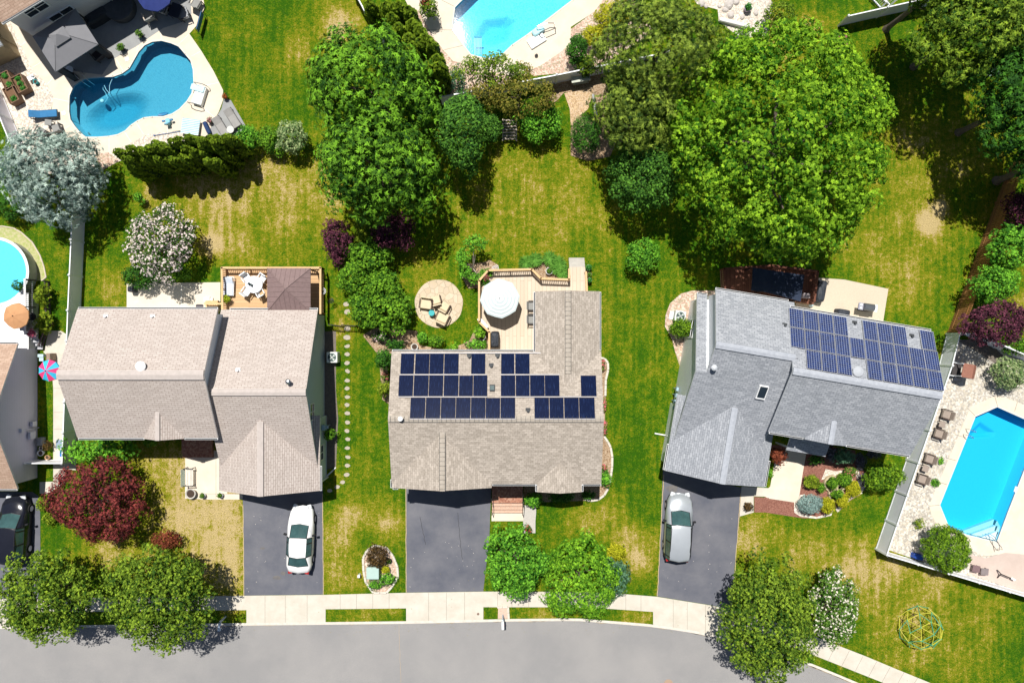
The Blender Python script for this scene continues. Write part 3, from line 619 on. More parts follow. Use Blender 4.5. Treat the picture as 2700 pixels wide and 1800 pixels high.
sheet("front_walk", PL(1, 3, 1703,1000, 2030,1000, 2090,1400, 2230,1400, 2230,1450, 1900,1450, 1700,1440), .012, CONCW, lines=[(P(1, 3, 1985,1000), P(1, 3, 1985,1440)), (P(1, 3, 1705,1395), P(1, 3, 2230,1400))])
sheet("foundation_bed", PL(2, 2, 560,1480, 735,1470) + PL(2, 3, 735,450, 755,700, 735,1150, 640,1180, 600,1180, 610,0), .006, mat("dark_soil", (.12, .10, .09)))
# middle yard
FLAG = mat("flagstone", (.62, .5, .36)); t_, b_ = nodes(FLAG)
tc = t_.nodes.new("ShaderNodeTexCoord"); v = t_.nodes.new("ShaderNodeTexVoronoi"); v.feature = 'DISTANCE_TO_EDGE'; v.inputs["Scale"].default_value = 2.3; t_.links.new(tc.outputs["Object"], v.inputs["Vector"])
v2 = t_.nodes.new("ShaderNodeTexVoronoi"); v2.inputs["Scale"].default_value = 2.3; t_.links.new(tc.outputs["Object"], v2.inputs["Vector"])
s2 = t_.nodes.new("ShaderNodeSeparateColor"); t_.links.new(v2.outputs["Color"], s2.inputs[0])
c = mixc(t_, s2.outputs[0], (.50, .40, .27), (.64, .53, .39)); c = mixc(t_, noise(t_, tc.outputs["Object"], 3, 5, .7, .35, .7), c, (.52, .43, .33))
mr = t_.nodes.new("ShaderNodeMapRange"); mr.inputs[1].default_value = .012; mr.inputs[2].default_value = .03; t_.links.new(v.outputs["Distance"], mr.inputs[0])
t_.links.new(mixc(t_, mr.outputs[0], (.36, .30, .2), c), b_.inputs["Base Color"]); bumpit(t_, b_, mr.outputs[0], .5, .02)
cx, cy = W(P(2, 2, 1680, 1220)); rad = 221 * M2
single("round_patio", MB().prism([(rad * math.cos(a) * (1 + .012 * math.sin(9 * a)), rad * math.sin(a) * (1 + .01 * math.sin(7 * a))) for a in np.linspace(0, 6.2832, 41)[:-1]], -.02, .045), FLAG, None, None, (cx, cy, 0), kind='structure')
sheet("garden_bed", PL(2, 2, 980,1510, 1100,1440, 1480,1470, 1500,1600, 1750,1650, 1900,1590, 1960,1560, 2000,1480, 2120,1400, 2150,1700, 1200,1700, 1230,2150, 1160,2100, 1130,1700), .006, MULB)
sheet("garden_bed", PL(2, 2, 1900,900, 2150,820, 2230,870, 2100,960, 2030,1080, 1950,1080, 1880,960), .006, MULB)
sheet("garden_bed", PL(3, 2, 80,900, 260,840, 330,830, 440,860, 520,900, 530,1010, 250,1000, 170,920), .008, MULB)
sheet("garden_bed", PL(3, 3, 805,155, 850,160, 885,200, 875,300, 858,400, 860,500, 850,860, 905,960, 925,1050, 915,1230, 890,1350, 830,1440, 700,1460, 100,1480, 110,1330, 830,1300), .008, MULB)
0 and sheet("lawn_patch", PL(3, 3, 230,1490, 310,1500, 640,1480, 640,1640, 230,1640), .011, GRASS)
STN = mat("stone_edging_pale", (.52, .47, .40), .9, scale=6, col2=(.66, .61, .53), bump=.3)
def edging(label, pts, w=.16, h=.12):
    mb = MB(); q = WL(pts); 
    for a, b in zip(q, q[1:]):
        a = Vector(a); b = Vector(b); d = b - a
        if d.length < .02: continue
        n = max(1, int(d.length / .38))
        for i in range(n):
            c = a + d * ((i + .5) / n); mb.rbox((c.x, c.y, h / 2), (d.length / n * .96, w, h), .03, math.atan2(d.y, d.x), n=2)
    single("stone_edging", mb, STN, label, "edging")
edging("curved pale stone edging around the bed at the tan house's right side", PL(3, 3, 810,150, 850,158, 880,195, 882,260, 860,350, 856,500))
edging("curved stone kerb bounding the bed at the tan house's front right corner", PL(3, 3, 845,870, 880,920, 905,970, 920,1060, 918,1150, 905,1250, 880,1350, 845,1410, 790,1450, 720,1460, 665,1445))
sheet("front_walk", PL(2, 3, 2165,1400, 2352,1400) + PL(3, 3, 108,1400, 110,1568) + PL(3, 4, 108,80, -2352+2164,80) , .012, CONCW)
sheet("paver_walk", PL(3, 3, 112,1500, 220,1520, 222,1568) + PL(3, 4, 215,80, 215,190, 100,190, 105,0), .014, mat("grey_pavers", (.4, .38, .35), .9, scale=8, col2=(.5, .47, .43), bump=.3))
sheet("brick_plot", PL(2, 4, 2225,870, 2310,870, 2318,975, 2222,975), .013, mat("pink_brick_paving", (.52, .35, .27), .9, scale=9, col2=(.62, .47, .38), bump=.4))
edging("pale block edging round the little brick plot of the central mailbox", PL(2, 4, 2215,868, 2315,866, 2322,975))
IS = PL(2, 4, 1090,305, 1200,325, 1260,400, 1300,500, 1305,590, 1250,680, 1200,735, 1080,735, 1010,640, 990,540, 985,420, 1020,350)
sheet("garden_bed", IS, .009, PINK); edging("pale concrete ring around the utility box island bed", IS + IS[:1])
# right house surroundings
sheet("garden_bed", PL(3, 2, 1405,1430, 1410,1330, 1450,1220, 1550,1130, 1660,1100, 1880,1100, 1800,1568) + PL(3, 3, 1600,100, 1560,250, 1535,210, 1500,100, 1470,-20), .006, PINK)
sheet("garden_bed", PL(4, 3, -200,950, 60,1000, 60,1350, -30,1345, -30,1568) + PL(4, 4, 100,20, 330,55, 450,50, 560,20, 640,-60) + PL(4, 3, 720,1480, 860,1400, 900,1200, 830,1130, 800,1000, 500,950), .006, MULR)
sheet("stone_bed_edge", PL(4, 3, 530,1170, 620,1190, 830,1160, 860,1300, 870,1390, 760,1450, 640,1568, 620,1540, 740,1430, 840,1360, 800,1200, 560,1250, 490,1270), .0105, PEB)
sheet("stone_bed_edge", PL(4, 3, 240,1420, 340,1400, 300,1568) + PL(4, 4, 330,20, 450,40, 560,10, 600,-20, 580,30, 450,58, 300,40, 240,0), .0105, PEB)
sheet("front_walk", PL(4, 3, 160,1000, 350,1030, 320,1200, 290,1400, 265,1480, 0,1440, -60,1400, 20,1330, 60,1110), .014, CONCW)
sheet("front_walk", PL(3, 3, 2110,1330, 2352,1345, 2352,1425, 2220,1420, 2220,1568) + PL(3, 4, 2080,40, 2090,0) + PL(3, 3, 2100,1430), .012, CONC)
sheet("garden_bed", PL(3, 3, 2225,1425, 2360,1435, 2360,1568, 2225,1568), .016, MULR)
sheet("paver_patio", PL(4, 2, 480,985, 700,1000, 1105,1085, 1055,1400, 1000,1560, 200,1480, 300,1000), .012, mat("beige_pavers", (.50, .43, .33), .9, scale=10, col2=(.58, .50, .39), bump=.3))
sheet("mulch_patch", PL(4, 1, 680,300, 725,320, 735,400, 720,490, 680,525, 620,440, 600,390, 640,330), .006, MULR)
sheet("dirt_patch", PL(2, 2, 1880,860, 2100,840, 2230,870, 2200,930, 2000,960), .0075, MULB)
# ================================================================ HOUSES
def siding(name, c):
    m = mat(name, c); t, b = nodes(m); b.inputs["Roughness"].default_value = .6
    tc = t.nodes.new("ShaderNodeTexCoord"); s = t.nodes.new("ShaderNodeSeparateXYZ"); t.links.new(tc.outputs["Object"], s.inputs[0])
    fr = mth(t, 'FRACT', mth(t, 'MULTIPLY', s.outputs[2], 1 / .18)); ln = mth(t, 'LESS_THAN', fr, .10)
    n = noise(t, tc.outputs["Object"], 1.2, 4, .6, .3, .7)
    c2 = mixc(t, mth(t, 'MULTIPLY', n, .3), c, tuple(x * .85 for x in c)); t.links.new(mixc(t, mth(t, 'MULTIPLY', ln, .35), c2, tuple(x * .5 for x in c)), b.inputs["Base Color"])
    bumpit(t, b, fr, .4, .02); return m
WHITE = mat("white_trim", (.78, .78, .78), .5, var=.04); VINYL = mat("white_vinyl", (.84, .83, .93), .45, var=.05, scale=1.2); VINYLC = mat("white_vinyl_rail", (.80, .81, .83), .4, var=.03)
BLACKM = mat("black_metal", (.02, .02, .022), .4, var=.2); DARKV = mat("dark_vent", (.05, .055, .06), .5); STEEL = mat("steel", (.55, .55, .56), .3, metal=1)
GLASS = mat("dark_glass", (.02, .03, .04), .06, var=.2, spec=.6)
SHT = shingle("shingle_tan_pink", (.41, .355, .32), (.525, .465, .425), (.18, .12, .10), .42, .15, .017); CAPT = mat("ridge_cap_tan", (.41, .365, .335), .9, scale=4, col2=(.50, .44, .41))
SHM = shingle("shingle_weathered_brown", (.27, .232, .192), (.48, .42, .36), (.18, .155, .13), .30, .15); CAPM = mat("ridge_cap_brown", (.33, .285, .235), .9, scale=5, col2=(.43, .385, .33))
SHG = shingle("shingle_slate_grey", (.22, .235, .262), (.40, .415, .445), (.115, .122, .145), .34, .15, .016); CAPG = mat("ridge_cap_grey", (.30, .32, .36), .9, scale=5, col2=(.40, .42, .46))
SHB = shingle("shingle_brown", (.36, .24, .175), (.50, .36, .275), (.2, .12, .08), .40, .16)
SIDL = siding("siding_blue_grey", (.56, .64, .72)); SIDW = siding("siding_white", (.88, .90, .92)); SIDV = siding("siding_lavender_grey", (.62, .60, .70)); SIDT = siding("siding_tan", (.5, .45, .37)); SIDG = siding("siding_grey", (.62, .60, .62))
BRICKS = gravel("brick_steps", [(.34, .15, .10), (.42, .20, .13), (.28, .12, .08), (.46, .26, .18)], 9, bump=.3)

class House(Thing):
    def __init__(s, label, loc, rz=0, f=None):
        super().__init__("house", label, "house", (*loc, 0), rz); s.ox, s.oy = loc; s.f = f
    def L(s, x, y): return s.f(x, y) if s.f else (x - s.ox, y - s.oy)
    def pts(s, ps): return [(*s.L(x, y), z) for x, y, z in ps]
    def roof(s, polys, m, th=.16, name="roof", parent=None):
        mb = MB()
        for p in polys: mb.slab(s.pts(p), th)
        return s.part(name, mb, [m, WHITE], uv=True, parent=parent)
    def gable(s, x0, x1, y0, y1, he, hr, axis, m, name="roof"):
        if axis == 'x':
            ym = (y0 + y1) / 2; ps = [[(x0, y0, he), (x1, y0, he), (x1, ym, hr), (x0, ym, hr)], [(x0, y1, he), (x1, y1, he), (x1, ym, hr), (x0, ym, hr)]]
        else:
            xm = (x0 + x1) / 2; ps = [[(x0, y0, he), (x0, y1, he), (xm, y1, hr), (xm, y0, hr)], [(x1, y0, he), (x1, y1, he), (xm, y1, hr), (xm, y0, hr)]]
        return s.roof(ps, m, name=name)
    def walls(s, a0, a1, prof, axis, m, name="wall"):
        """profile (b, z) extruded along a"""
        mb = MB(); n = len(prof)
        def q(a, b): return s.L(a, b) if axis == 'x' else s.L(b, a)
        vs = [(*q(a0, b), z) for b, z in prof] + [(*q(a1, b), z) for b, z in prof]
        mb.add(vs, [tuple(range(n)), tuple(range(2 * n - 1, n - 1, -1))] + [(i, n + i, n + (i + 1) % n, (i + 1) % n) for i in range(n)])
        return s.part(name, mb, m)
    def gwalls(s, x0, x1, y0, y1, he, hr, axis, m, ins=.3):
        if axis == 'x': b0, b1, a0, a1 = y0, y1, x0, x1
        else: b0, b1, a0, a1 = x0, x1, y0, y1
        sl_ = (hr - he) / ((b1 - b0) / 2); k = 1 if b1 > b0 else -1
        e = he + abs(sl_) * ins - .17
        return s.walls(a0 + ins, a1 - ins, [(b0 + ins * k, 0), (b0 + ins * k, e), ((b0 + b1) / 2, hr - .17), (b1 - ins * k, e), (b1 - ins * k, 0)], axis, m)
    def strip(s, a, b, w, m, name, h=.03, lift=.012, mi=None):
        """cap running along a ridge from a to b (x,y,z)"""
        A = Vector(s.pts([a])[0]); B = Vector(s.pts([b])[0]); d = (B - A).normalized(); n = Vector((-d.y, d.x, 0)).normalized() * w / 2; dz = Vector((0, 0, .12 * w))
        up = Vector((0, 0, lift + h))
        mb = MB(); q = [A - n - dz, B - n - dz, B, A, A + n - dz, B + n - dz]; mb.add([v + up for v in q], [(0, 1, 2, 3), (3, 2, 5, 4)])
        mb.add([v + up for v in q] + [v - Vector((0, 0, .03)) for v in q], [(0, 6, 7, 1), (4, 5, 11, 10), (0, 3, 9, 6), (3, 4, 10, 9), (1, 7, 8, 2), (2, 8, 11, 5)])
        return s.part(name, mb, m, uv=True)
    def gutter(s, a, b, w=.12):
        A = Vector(s.pts([a])[0]); B = Vector(s.pts([b])[0]); d = B - A; c = (A + B) / 2
        mb = MB(); mb.box((c.x, c.y, c.z - .07), (d.length, w, .11), math.atan2(d.y, d.x)); mb.box((c.x, c.y, c.z - .010), (d.length - .06, w - .04, .02), math.atan2(d.y, d.x), mi=1)
        return s.part("gutter", mb, [WHITE, DARKV])
    def vent(s, p, h, r=.05, m=None, name="vent_pipe", cap=True):
        x, y, z = s.pts([p])[0]; mb = MB().cyl((x, y, z - .15), (x, y, z + h), r, r, 10)
        if cap: mb.cyl((x, y, z + h), (x, y, z + h + .06), r * 1.9, r * 1.7, 12).box((x, y, z + .0), (.32, .3, .03))
        return s.part(name, mb, m or STEEL)

# ---------------- left house
h = House("tan-roofed house with two offset gable roofs left of the solar-panelled tan house", (-20.0, -3.0))
h.gable(-28.94, -19.6, -6.41, 2.16, 5.0, 7.3, 'x', SHT); h.gwalls(-28.94, -19.6, -6.41, 2.16, 5.0, 7.3, 'x', SIDL)
h.gable(-20.1, -13.42, -8.8, 2.2, 3.1, 6.15, 'x', SHT); h.gwalls(-20.1, -13.42, -8.8, 2.2, 3.1, 6.15, 'x', SIDL)
h.gable(-20.24, -13.26, -10.3, -5.1, 3.12, 5.08, 'y', SHT); h.gwalls(-20.24, -13.26, -10.3, -5.1, 3.12, 5.08, 'y', SIDL)
h.gable(-24.5, -21.85, -6.47, -4.6, 5.02, 5.95, 'y', SHT); h.walls(-6.2, -4.7, [(-24.3, 4.3), (-24.3, 4.95), (-23.17, 5.75), (-22.05, 4.95), (-22.05, 4.3)], 'y', SIDL)
h.strip((-28.94, -2.125, 7.3), (-19.6, -2.125, 7.3), .62, CAPT, "ridge_cap"); h.strip((-19.6, -3.3, 6.15), (-13.42, -3.3, 6.15), .45, CAPT, "ridge_cap"); h.strip((-16.75, -10.3, 5.08), (-16.75, -5.3, 5.08), .42, CAPT, "ridge_cap"); h.strip((-23.17, -6.47, 5.95), (-23.17, -4.5, 5.95), .28, CAPT, "ridge_cap")
h.gutter((-28.9, 2.22, 5.0), (-19.6, 2.22, 5.0)); h.gutter((-28.9, -6.48, 5.0), (-24.5, -6.48, 5.0)); h.gutter((-21.8, -6.48, 5.0), (-19.6, -6.48, 5.0)); h.gutter((-19.5, 2.26, 3.1), (-13.42, 2.26, 3.1)); h.gutter((-13.2, -10.3, 3.12), (-13.2, -8.6, 3.12))
for a in ((-26.9, 1.65, 5.27), (-23.8, 1.65, 5.27), (-18.1, -1.9, 5.4)): h.vent(a, .12, .05, WHITE)
x, y = W(P(1, 3, 1300, 228), 7.1); mb = MB().cyl((*h.L(x, y), 6.85), (*h.L(x, y), 7.2), .16, .16, 12).lathe((*h.L(x, y), 7.18), [(.30, 0), (.34, .05), (.3, .1), (.15, .15), (.01, .17)], 20); h.part("roof_fan", mb, WHITE, smooth=False)
x, y = W(P(2, 3, 290, 370), 6.4); h.part("flue", MB().cyl((*h.L(x, y), 5.6), (*h.L(x, y), 6.35), .07, .07, 10).lathe((*h.L(x, y), 6.3), [(.16, 0), (.18, .06), (.1, .14), (.01, .16)], 14), STEEL)
def window_on(hh, axis, a, b, z0, z1, at, out, frame=WHITE, m2=None, mull=1):
    """window on a wall: axis 'y' wall at x=at spanning y a..b"""
    mb = MB(); gb = MB(); 
    def Q(u, d, z): return (*hh.L(at + out * d, u), z) if axis == 'y' else (*hh.L(u, at + out * d), z)
    def bar(u0, u1, za, zb, d):
        vs = [Q(u0, 0, za), Q(u1, 0, za), Q(u1, 0, zb), Q(u0, 0, zb), Q(u0, d, za), Q(u1, d, za), Q(u1, d, zb), Q(u0, d, zb)]
        return vs, [(0, 1, 2, 3), (4, 5, 6, 7), (0, 1, 5, 4), (1, 2, 6, 5), (2, 3, 7, 6), (3, 0, 4, 7)]
    w = .08
    for u0, u1, za, zb in ((a - w, b + w, z1, z1 + w), (a - w, b + w, z0 - w, z0), (a - w, a, z0, z1), (b, b + w, z0, z1)): mb.add(*bar(u0, u1, za, zb, .05))
    for i in range(mull):
        u = a + (b - a) * (i + 1) / (mull + 1); mb.add(*bar(u - .03, u + .03, z0, z1, .045))
    mb.add(*bar(a, b, (z0 + z1) / 2 - .025, (z0 + z1) / 2 + .025, .042))
    gb.add(*bar(a, b, z0, z1, .02)); f = hh.part("window", mb, frame); hh.part("pane", gb, GLASS, parent=f)
window_on(h, 'y', -5.35, -4.3, 3.1, 4.0, -13.72, 1)
window_on(h, 'y', -8.4, -7.4, 1.2, 2.4, -13.56, 1); window_on(h, 'x', -27.5, -25.8, 3.2, 4.3, -6.11, -1); window_on(h, 'x', -27.5, -25.8, .8, 2.1, -6.11, -1)
def gdoor(hh, x0, x1, y, hgt=2.15):
    mb = MB(); a = hh.L(x0, y); b = hh.L(x1, y); c = ((a[0] + b[0]) / 2, (a[1] + b[1]) / 2); an = math.atan2(b[1] - a[1], b[0] - a[0]); L_ = math.dist(a, b)
    for k in range(4): mb.box((*c, .05 + hgt * (k + .5) / 4), (L_, .06, hgt / 4 - .03), an)
    hh.part("garage_door", mb, WHITE)
gdoor(h, -19.2, -14.3, -10.02)
mb = MB(); a = h.L(-13.5, -6.1); mb.box((a[0] + .12, a[1], 1.5), (.24, .35, .6)).cyl((a[0] + .16, a[1], .0), (a[0] + .16, a[1], 1.3), .04).cyl((a[0] + .3, a[1] - .1, 1.45), (a[0] + .3, a[1] + .1, 1.45), .12); h.part("electric_meter", mb, mat("meter_blue_grey", (.3, .42, .5)))
mb = MB(); q = WL(PL(2, 3, 620,1265, 735,1155)); mb.tube([(*h.L(q[0][0], q[0][1]), .12), (*h.L(q[1][0], q[1][1]), .06)], .05); a = h.L(-13.45, -9.9); mb.tube([(*a, 3.0), (*a, .12), (*h.L(*q[0]), .12)], .05); h.part("downspout", mb, WHITE)
# porch steps of left house
x0, y0 = W(P(1, 3, 1690, 1025)); x1, y1 = W(P(1, 3, 1965, 885))
single("brick_porch", MB().box(((x0 + x1) / 2, (y0 + y1) / 2, .2), (x1 - x0, y1 - y0, .4)).box(((x0 + x1) / 2, y0 - .14, .1), (x1 - x0, .28, .2)), BRICKS, "dark red brick porch in shade under the left tan house's eave", "porch")

# ---------------- main house
h = House("tan-shingled central house with black solar panels and an L-shaped roof", (-1.0, -4.5))
SM = 1.45 / 4.43
h.gable(-8.03, 5.95, -9.51, -.65, 4.9, 6.35, 'x', SHM); h.gwalls(-8.03, 5.95, -9.51, -.65, 4.9, 6.35, 'x', SIDT)
h.gable(1.54, 5.83, -3.3, 3.34, 4.93, 5.66, 'y', SHM); h.gwalls(1.54, 5.83, -2.9, 3.34, 4.93, 5.66, 'y', SIDT)
h.gable(-8.0, -1.36, -9.75, -5.9, 4.93, 6.02, 'y', SHM); h.gwalls(-8.0, -1.36, -9.75, -6.2, 4.93, 6.02, 'y', SIDT)
h.gable(1.67, 4.65, -10.03, -8.0, 4.92, 5.40, 'y', SHM); h.gwalls(1.67, 4.65, -10.03, -8.4, 4.92, 5.40, 'y', SIDT)
h.strip((-8.03, -5.0, 6.33), (5.95, -5.0, 6.33), .42, CAPM, "ridge_vent", h=.05)
def ladder_cap(a, b):
    h.strip(a, b, .36, CAPM, "ridge_vent", h=.055); mb = MB()
    for s_ in (-.19, .19):
        p, q = h.pts([a, b]); mb.box(((p[0] + q[0]) / 2 + s_, (p[1] + q[1]) / 2, p[2] + .03), (.025, abs(p[1] - q[1]), .05))
    n = int(abs(a[1] - b[1]) / .3)
    for i in range(n):
        p = h.pts([a])[0]; mb.box((p[0], p[1] + (1 if b[1] > a[1] else -1) * (i + .5) * .3, p[2] + .07), (.34, .014, .012))
    h.part("ridge_vent_edging", mb, DARKV)
ladder_cap((3.685, 3.34, 5.66), (3.685, -2.1, 5.66)); ladder_cap((-4.55, -9.75, 6.03), (-4.55, -5.9, 6.03))
mb = MB(); p, q = h.pts([(-8.03, -5.22, 6.3), (5.95, -5.22, 6.3)]); mb.box(((p[0] + q[0]) / 2, p[1], p[2] + .04), (13.9, .025, .05))
n = 46
for i in range(n): mb.box((p[0] + 13.9 * (i + .5) / n, p[1] + .22, p[2] + .145), (.014, .36, .012))
h.part("ridge_vent_edging", mb, DARKV)
for g in (((-8.0, -.6, 4.9), (1.5, -.6, 4.9)), ((-1.3, -9.56, 4.9), (1.6, -9.56, 4.9)), ((4.7, -9.56, 4.9), (5.95, -9.56, 4.9)), ((5.88, 3.3, 4.93), (5.88, -.6, 4.93)), ((1.49, 3.3, 4.93), (1.49, -.7, 4.93)), ((-7.95, -9.8, 4.93), (-7.6, -9.8, 4.93)), ((1.62, -10.0, 4.92), (1.62, -9.55, 4.92)), ((4.7, -10.0, 4.92), (4.7, -9.55, 4.92)), ((-8.05, -9.75, 4.93), (-8.05, -9.2, 4.93))): h.gutter(*g)
def pv_mat():
    m = mat("solar_black", (.012, .018, .06)); t, b = nodes(m); b.inputs["Roughness"].default_value = .12; b.inputs["Specular IOR Level"].default_value = .15
    uv = t.nodes.new("ShaderNodeUVMap"); uv.uv_map = "UVMap"; mp = t.nodes.new("ShaderNodeMapping"); mp.inputs["Scale"].default_value = (11, .9, 1); t.links.new(uv.outputs[0], mp.inputs[0])
    n = noise(t, mp.outputs[0], 2.2, 4, .6, .54, .66); c = mixc(t, n, (.003, .008, .034), (.012, .026, .085))
    w = t.nodes.new("ShaderNodeSeparateXYZ"); t.links.new(uv.outputs[0], w.inputs[0]); f = mth(t, 'LESS_THAN', mth(t, 'FRACT', mth(t, 'MULTIPLY', w.outputs[0], 6.3)), .1)
    t.links.new(mixc(t, mth(t, 'MULTIPLY', f, .3), c, (.006, .012, .05)), b.inputs["Base Color"]); return m
PV1 = pv_mat(); RAIL = mat("panel_rail_alu", (.42, .40, .40), .4, metal=.5); PVE = mat("panel_frame_dark", (.10, .085, .08), .4)
def zr(y): return 4.9 + (-.65 - y) * SM
def prow(spans, ya, yb):
    for a, b in spans:
        hm = zr((ya + yb) / 2) + .1; xa = (675 + a * .28699 - 1350) * (55 - hm) / FPX; xb = (675 + b * .28699 - 1350) * (55 - hm) / FPX
        mb = MB(); mb.slab(h.pts([(xa, ya, zr(ya) + .13), (xb, ya, zr(ya) + .13), (xb, yb, zr(yb) + .13), (xa, yb, zr(yb) + .13)]), .045); h.part("solar_panel", mb, [PV1, PVE], uv=True)
def rail(a, b, y, hm=None):
    xa, xb = [(675 + q * .28699 - 1350) * (55 - zr(y)) / FPX for q in (a, b)]; mb = MB(); mb.box((*h.L((xa + xb) / 2, y), zr(y) + .09), (xb - xa, .07, .06)); h.part("panel_rail", mb, RAIL)
prow([(1330, 1450), (1463, 1590), (1596, 1722), (1730, 1860), (1978, 2105), (2252, 2372), (2382, 2512)], -.80, -2.12)
prow([(1312, 1441), (1450, 1582), (1589, 1717), (1726, 1858), (1866, 1991), (1997, 2124), (2250, 2380), (2387, 2512), (2518, 2650), (2654, 2787), (2985, 3126)], -2.24, -3.54)
prow([(1418, 1552), (1560, 1692), (1699, 1831), (1837, 1969), (1975, 2106), (2111, 2241), (2247, 2380), (2558, 2692), (2697, 2826), (2832, 2966), (2970, 3112)], -3.68, -4.96)
rail(1320, 1865, -2.18); rail(1975, 2120, -2.18); rail(2248, 2790, -2.18); rail(1310, 2125, -3.61); rail(2250, 3128, -3.61); rail(1415, 2385, -5.01); rail(2556, 3115, -5.01); rail(1330, 2640, -.76)
for c, x, y in ((2, 1956, 137), (2, 2218, 135), (2, 2160, 222), (3, 145, 622)):
    w = W(P(c, 3, x, y), 5.5); h.vent((w[0], w[1], zr(w[1])), .22, .055, DARKV)
w = W(P(2, 3, 1330, 707), 6.5); h.vent((w[0], w[1], zr(max(w[1], -4.9))), .4, .09, WHITE)
w = W(P(2, 3, 2170, 425), 5.9); mb = MB().box((*h.L(*w), zr(w[1]) + .1), (.34, .4, .22)); mb.box((*h.L(w[0], w[1]), zr(w[1]) + .22), (.26, .28, .03), mi=1); h.part("roof_vent_box", mb, [DARKV, mat("vent_lid", (.12, .16, .16))])
gdoor(h, -7.0, -2.2, -9.42); window_on(h, 'x', 2.2, 4.1, 3.0, 4.2, -9.73, -1); window_on(h, 'x', 2.2, 4.1, 1.0, 2.2, -9.73, -1); window_on(h, 'y', -7.5, -6.4, 3, 4.2, 5.65, 1); window_on(h, 'y', -4.0, -3.0, 3, 4.2, 5.65, 1); window_on(h, 'y', -7.5, -6.4, 3, 4.2, -7.73, -1)
x0, y0 = W(P(2, 3, 2168, 1500)); x1, y1 = W(P(3, 3, 100, 1325))
t = Thing("brick_steps", "red brick porch steps with thin dark rails at the central house door", "steps", ((x0 + x1) / 2, (y0 + y1) / 2, 0)); w_ = x1 - x0
yb = (y1 - y0) / 2
t.part("landing", MB().box((0, yb - .45, .35), (w_, 1.3, .7)), BRICKS)
PBR = mat("pink_brick_treads", (.50, .31, .22), .9, scale=9, col2=(.62, .44, .34), bump=.4)
for i in range(3): t.part("step", MB().box((0, yb - 1.1 - .28 * (i + .5), .26 - .085 * i), (w_, .28, .52 - .17 * i)), PBR)
for sx in (-1, 1):
    mb = MB(); x = sx * (w_ / 2 - .03); mb.tube([(x, yb - .2, 1.6), (x, yb - 1.1, 1.6), (x, yb - 1.95, .95)], .022)
    for yy, z0, z1 in ((yb - .2, .7, 1.6), (yb - .65, .7, 1.6), (yb - 1.1, .7, 1.6), (yb - 1.95, 0, .95)): mb.cyl((x, yy, z0), (x, yy, z1), .018)
    t.part("handrail", mb, BLACKM)

# ---------------- right house (rotated 9.5 degrees)
UA = R(-9.5)
def UW(u, w): return (u * math.cos(UA) + w * math.sin(UA), u * math.sin(UA) - w * math.cos(UA))
u0, w0 = 20.0, 0.0
h = House("grey-shingled house turned askew, blue gridded solar panels on its rear slope", UW(u0, w0), UA, lambda u, w: (u - u0, -(w - w0)))
h.gable(17.85, 27.42, -5.3, 3.11, 5.0, 7.5, 'x', SHG); h.gwalls(17.9, 27.42, -5.3, 3.11, 5.0, 7.5, 'x', SIDW)
h.roof([[(12.86, -5.7, 4.75), (18.2, -5.7, 4.75), (18.2, -1.95, 7.1), (12.86, -1.95, 7.1)],
        [(12.86, -1.95, 7.1), (18.1, -1.95, 7.1), (18.1, 5.2, 3.0), (12.13, 5.2, 3.0), (12.13, -.1, 6.04), (12.86, -.1, 6.04)],
        [(12.13, -5.4, 2.8), (12.85, -5.4, 2.8), (12.85, -.1, 6.04), (12.13, -.1, 6.04)]], SHG)
h.walls(13.0, 18.2, [(-5.4, 0), (-5.4, 4.7), (-1.95, 6.9), (-.1, 5.8), (4.9, 2.95), (4.9, 0)], 'x', SIDW)
h.walls(12.4, 13.1, [(-5.1, 0), (-5.1, 2.75), (-.1, 5.82), (4.9, 2.95), (4.9, 0)], 'x', SIDW)
h.gable(11.88, 18.88, 1.7, 7.05, 3.05, 5.0, 'y', SHG); h.gwalls(11.88, 18.88, 2.2, 7.05, 3.05, 5.0, 'y', SIDW)
h.gable(20.3, 23.05, 1.2, 3.2, 5.02, 5.86, 'y', SHG); h.walls(1.5, 2.95, [(20.5, 4.3), (20.5, 4.95), (21.68, 5.68), (22.85, 4.95), (22.85, 4.3)], 'y', SIDW)
h.roof([[(20.1, 2.7, 3.35), (22.85, 2.7, 3.35), (22.85, 4.3, 2.7), (20.1, 4.3, 2.7)]], SHG, name="porch_roof")
h.part("porch_post", MB().box((*h.L(20.3, 4.1), 1.3), (.12, .12, 2.6)), WHITE); h.part("porch_post", MB().box((*h.L(22.65, 4.1), 1.3), (.12, .12, 2.6)), WHITE)
h.strip((17.85, -1.095, 7.5), (27.42, -1.095, 7.5), .45, CAPG, "ridge_cap"); h.strip((12.86, -1.95, 7.1), (18.0, -1.95, 7.1), .45, CAPG, "ridge_cap"); h.strip((15.38, 1.9, 5.0), (15.38, 7.05, 5.0), .4, CAPG, "ridge_cap"); h.strip((21.675, 1.3, 5.86), (21.675, 3.2, 5.86), .35, CAPG, "ridge_cap")
for g in (((17.9, -5.36, 5.0), (27.4, -5.36, 5.0)), ((12.86, -5.76, 4.75), (17.8, -5.76, 4.75)), ((12.13, -5.46, 2.8), (12.85, -5.46, 2.8)), ((17.9, 3.17, 5.0), (20.2, 3.17, 5.0)), ((23.1, 3.17, 5.0), (27.4, 3.17, 5.0)), ((18.94, 5.2, 3.05), (18.94, 7.0, 3.05)), ((11.82, 5.2, 3.05), (11.82, 7.0, 3.05))): h.gutter(*g)
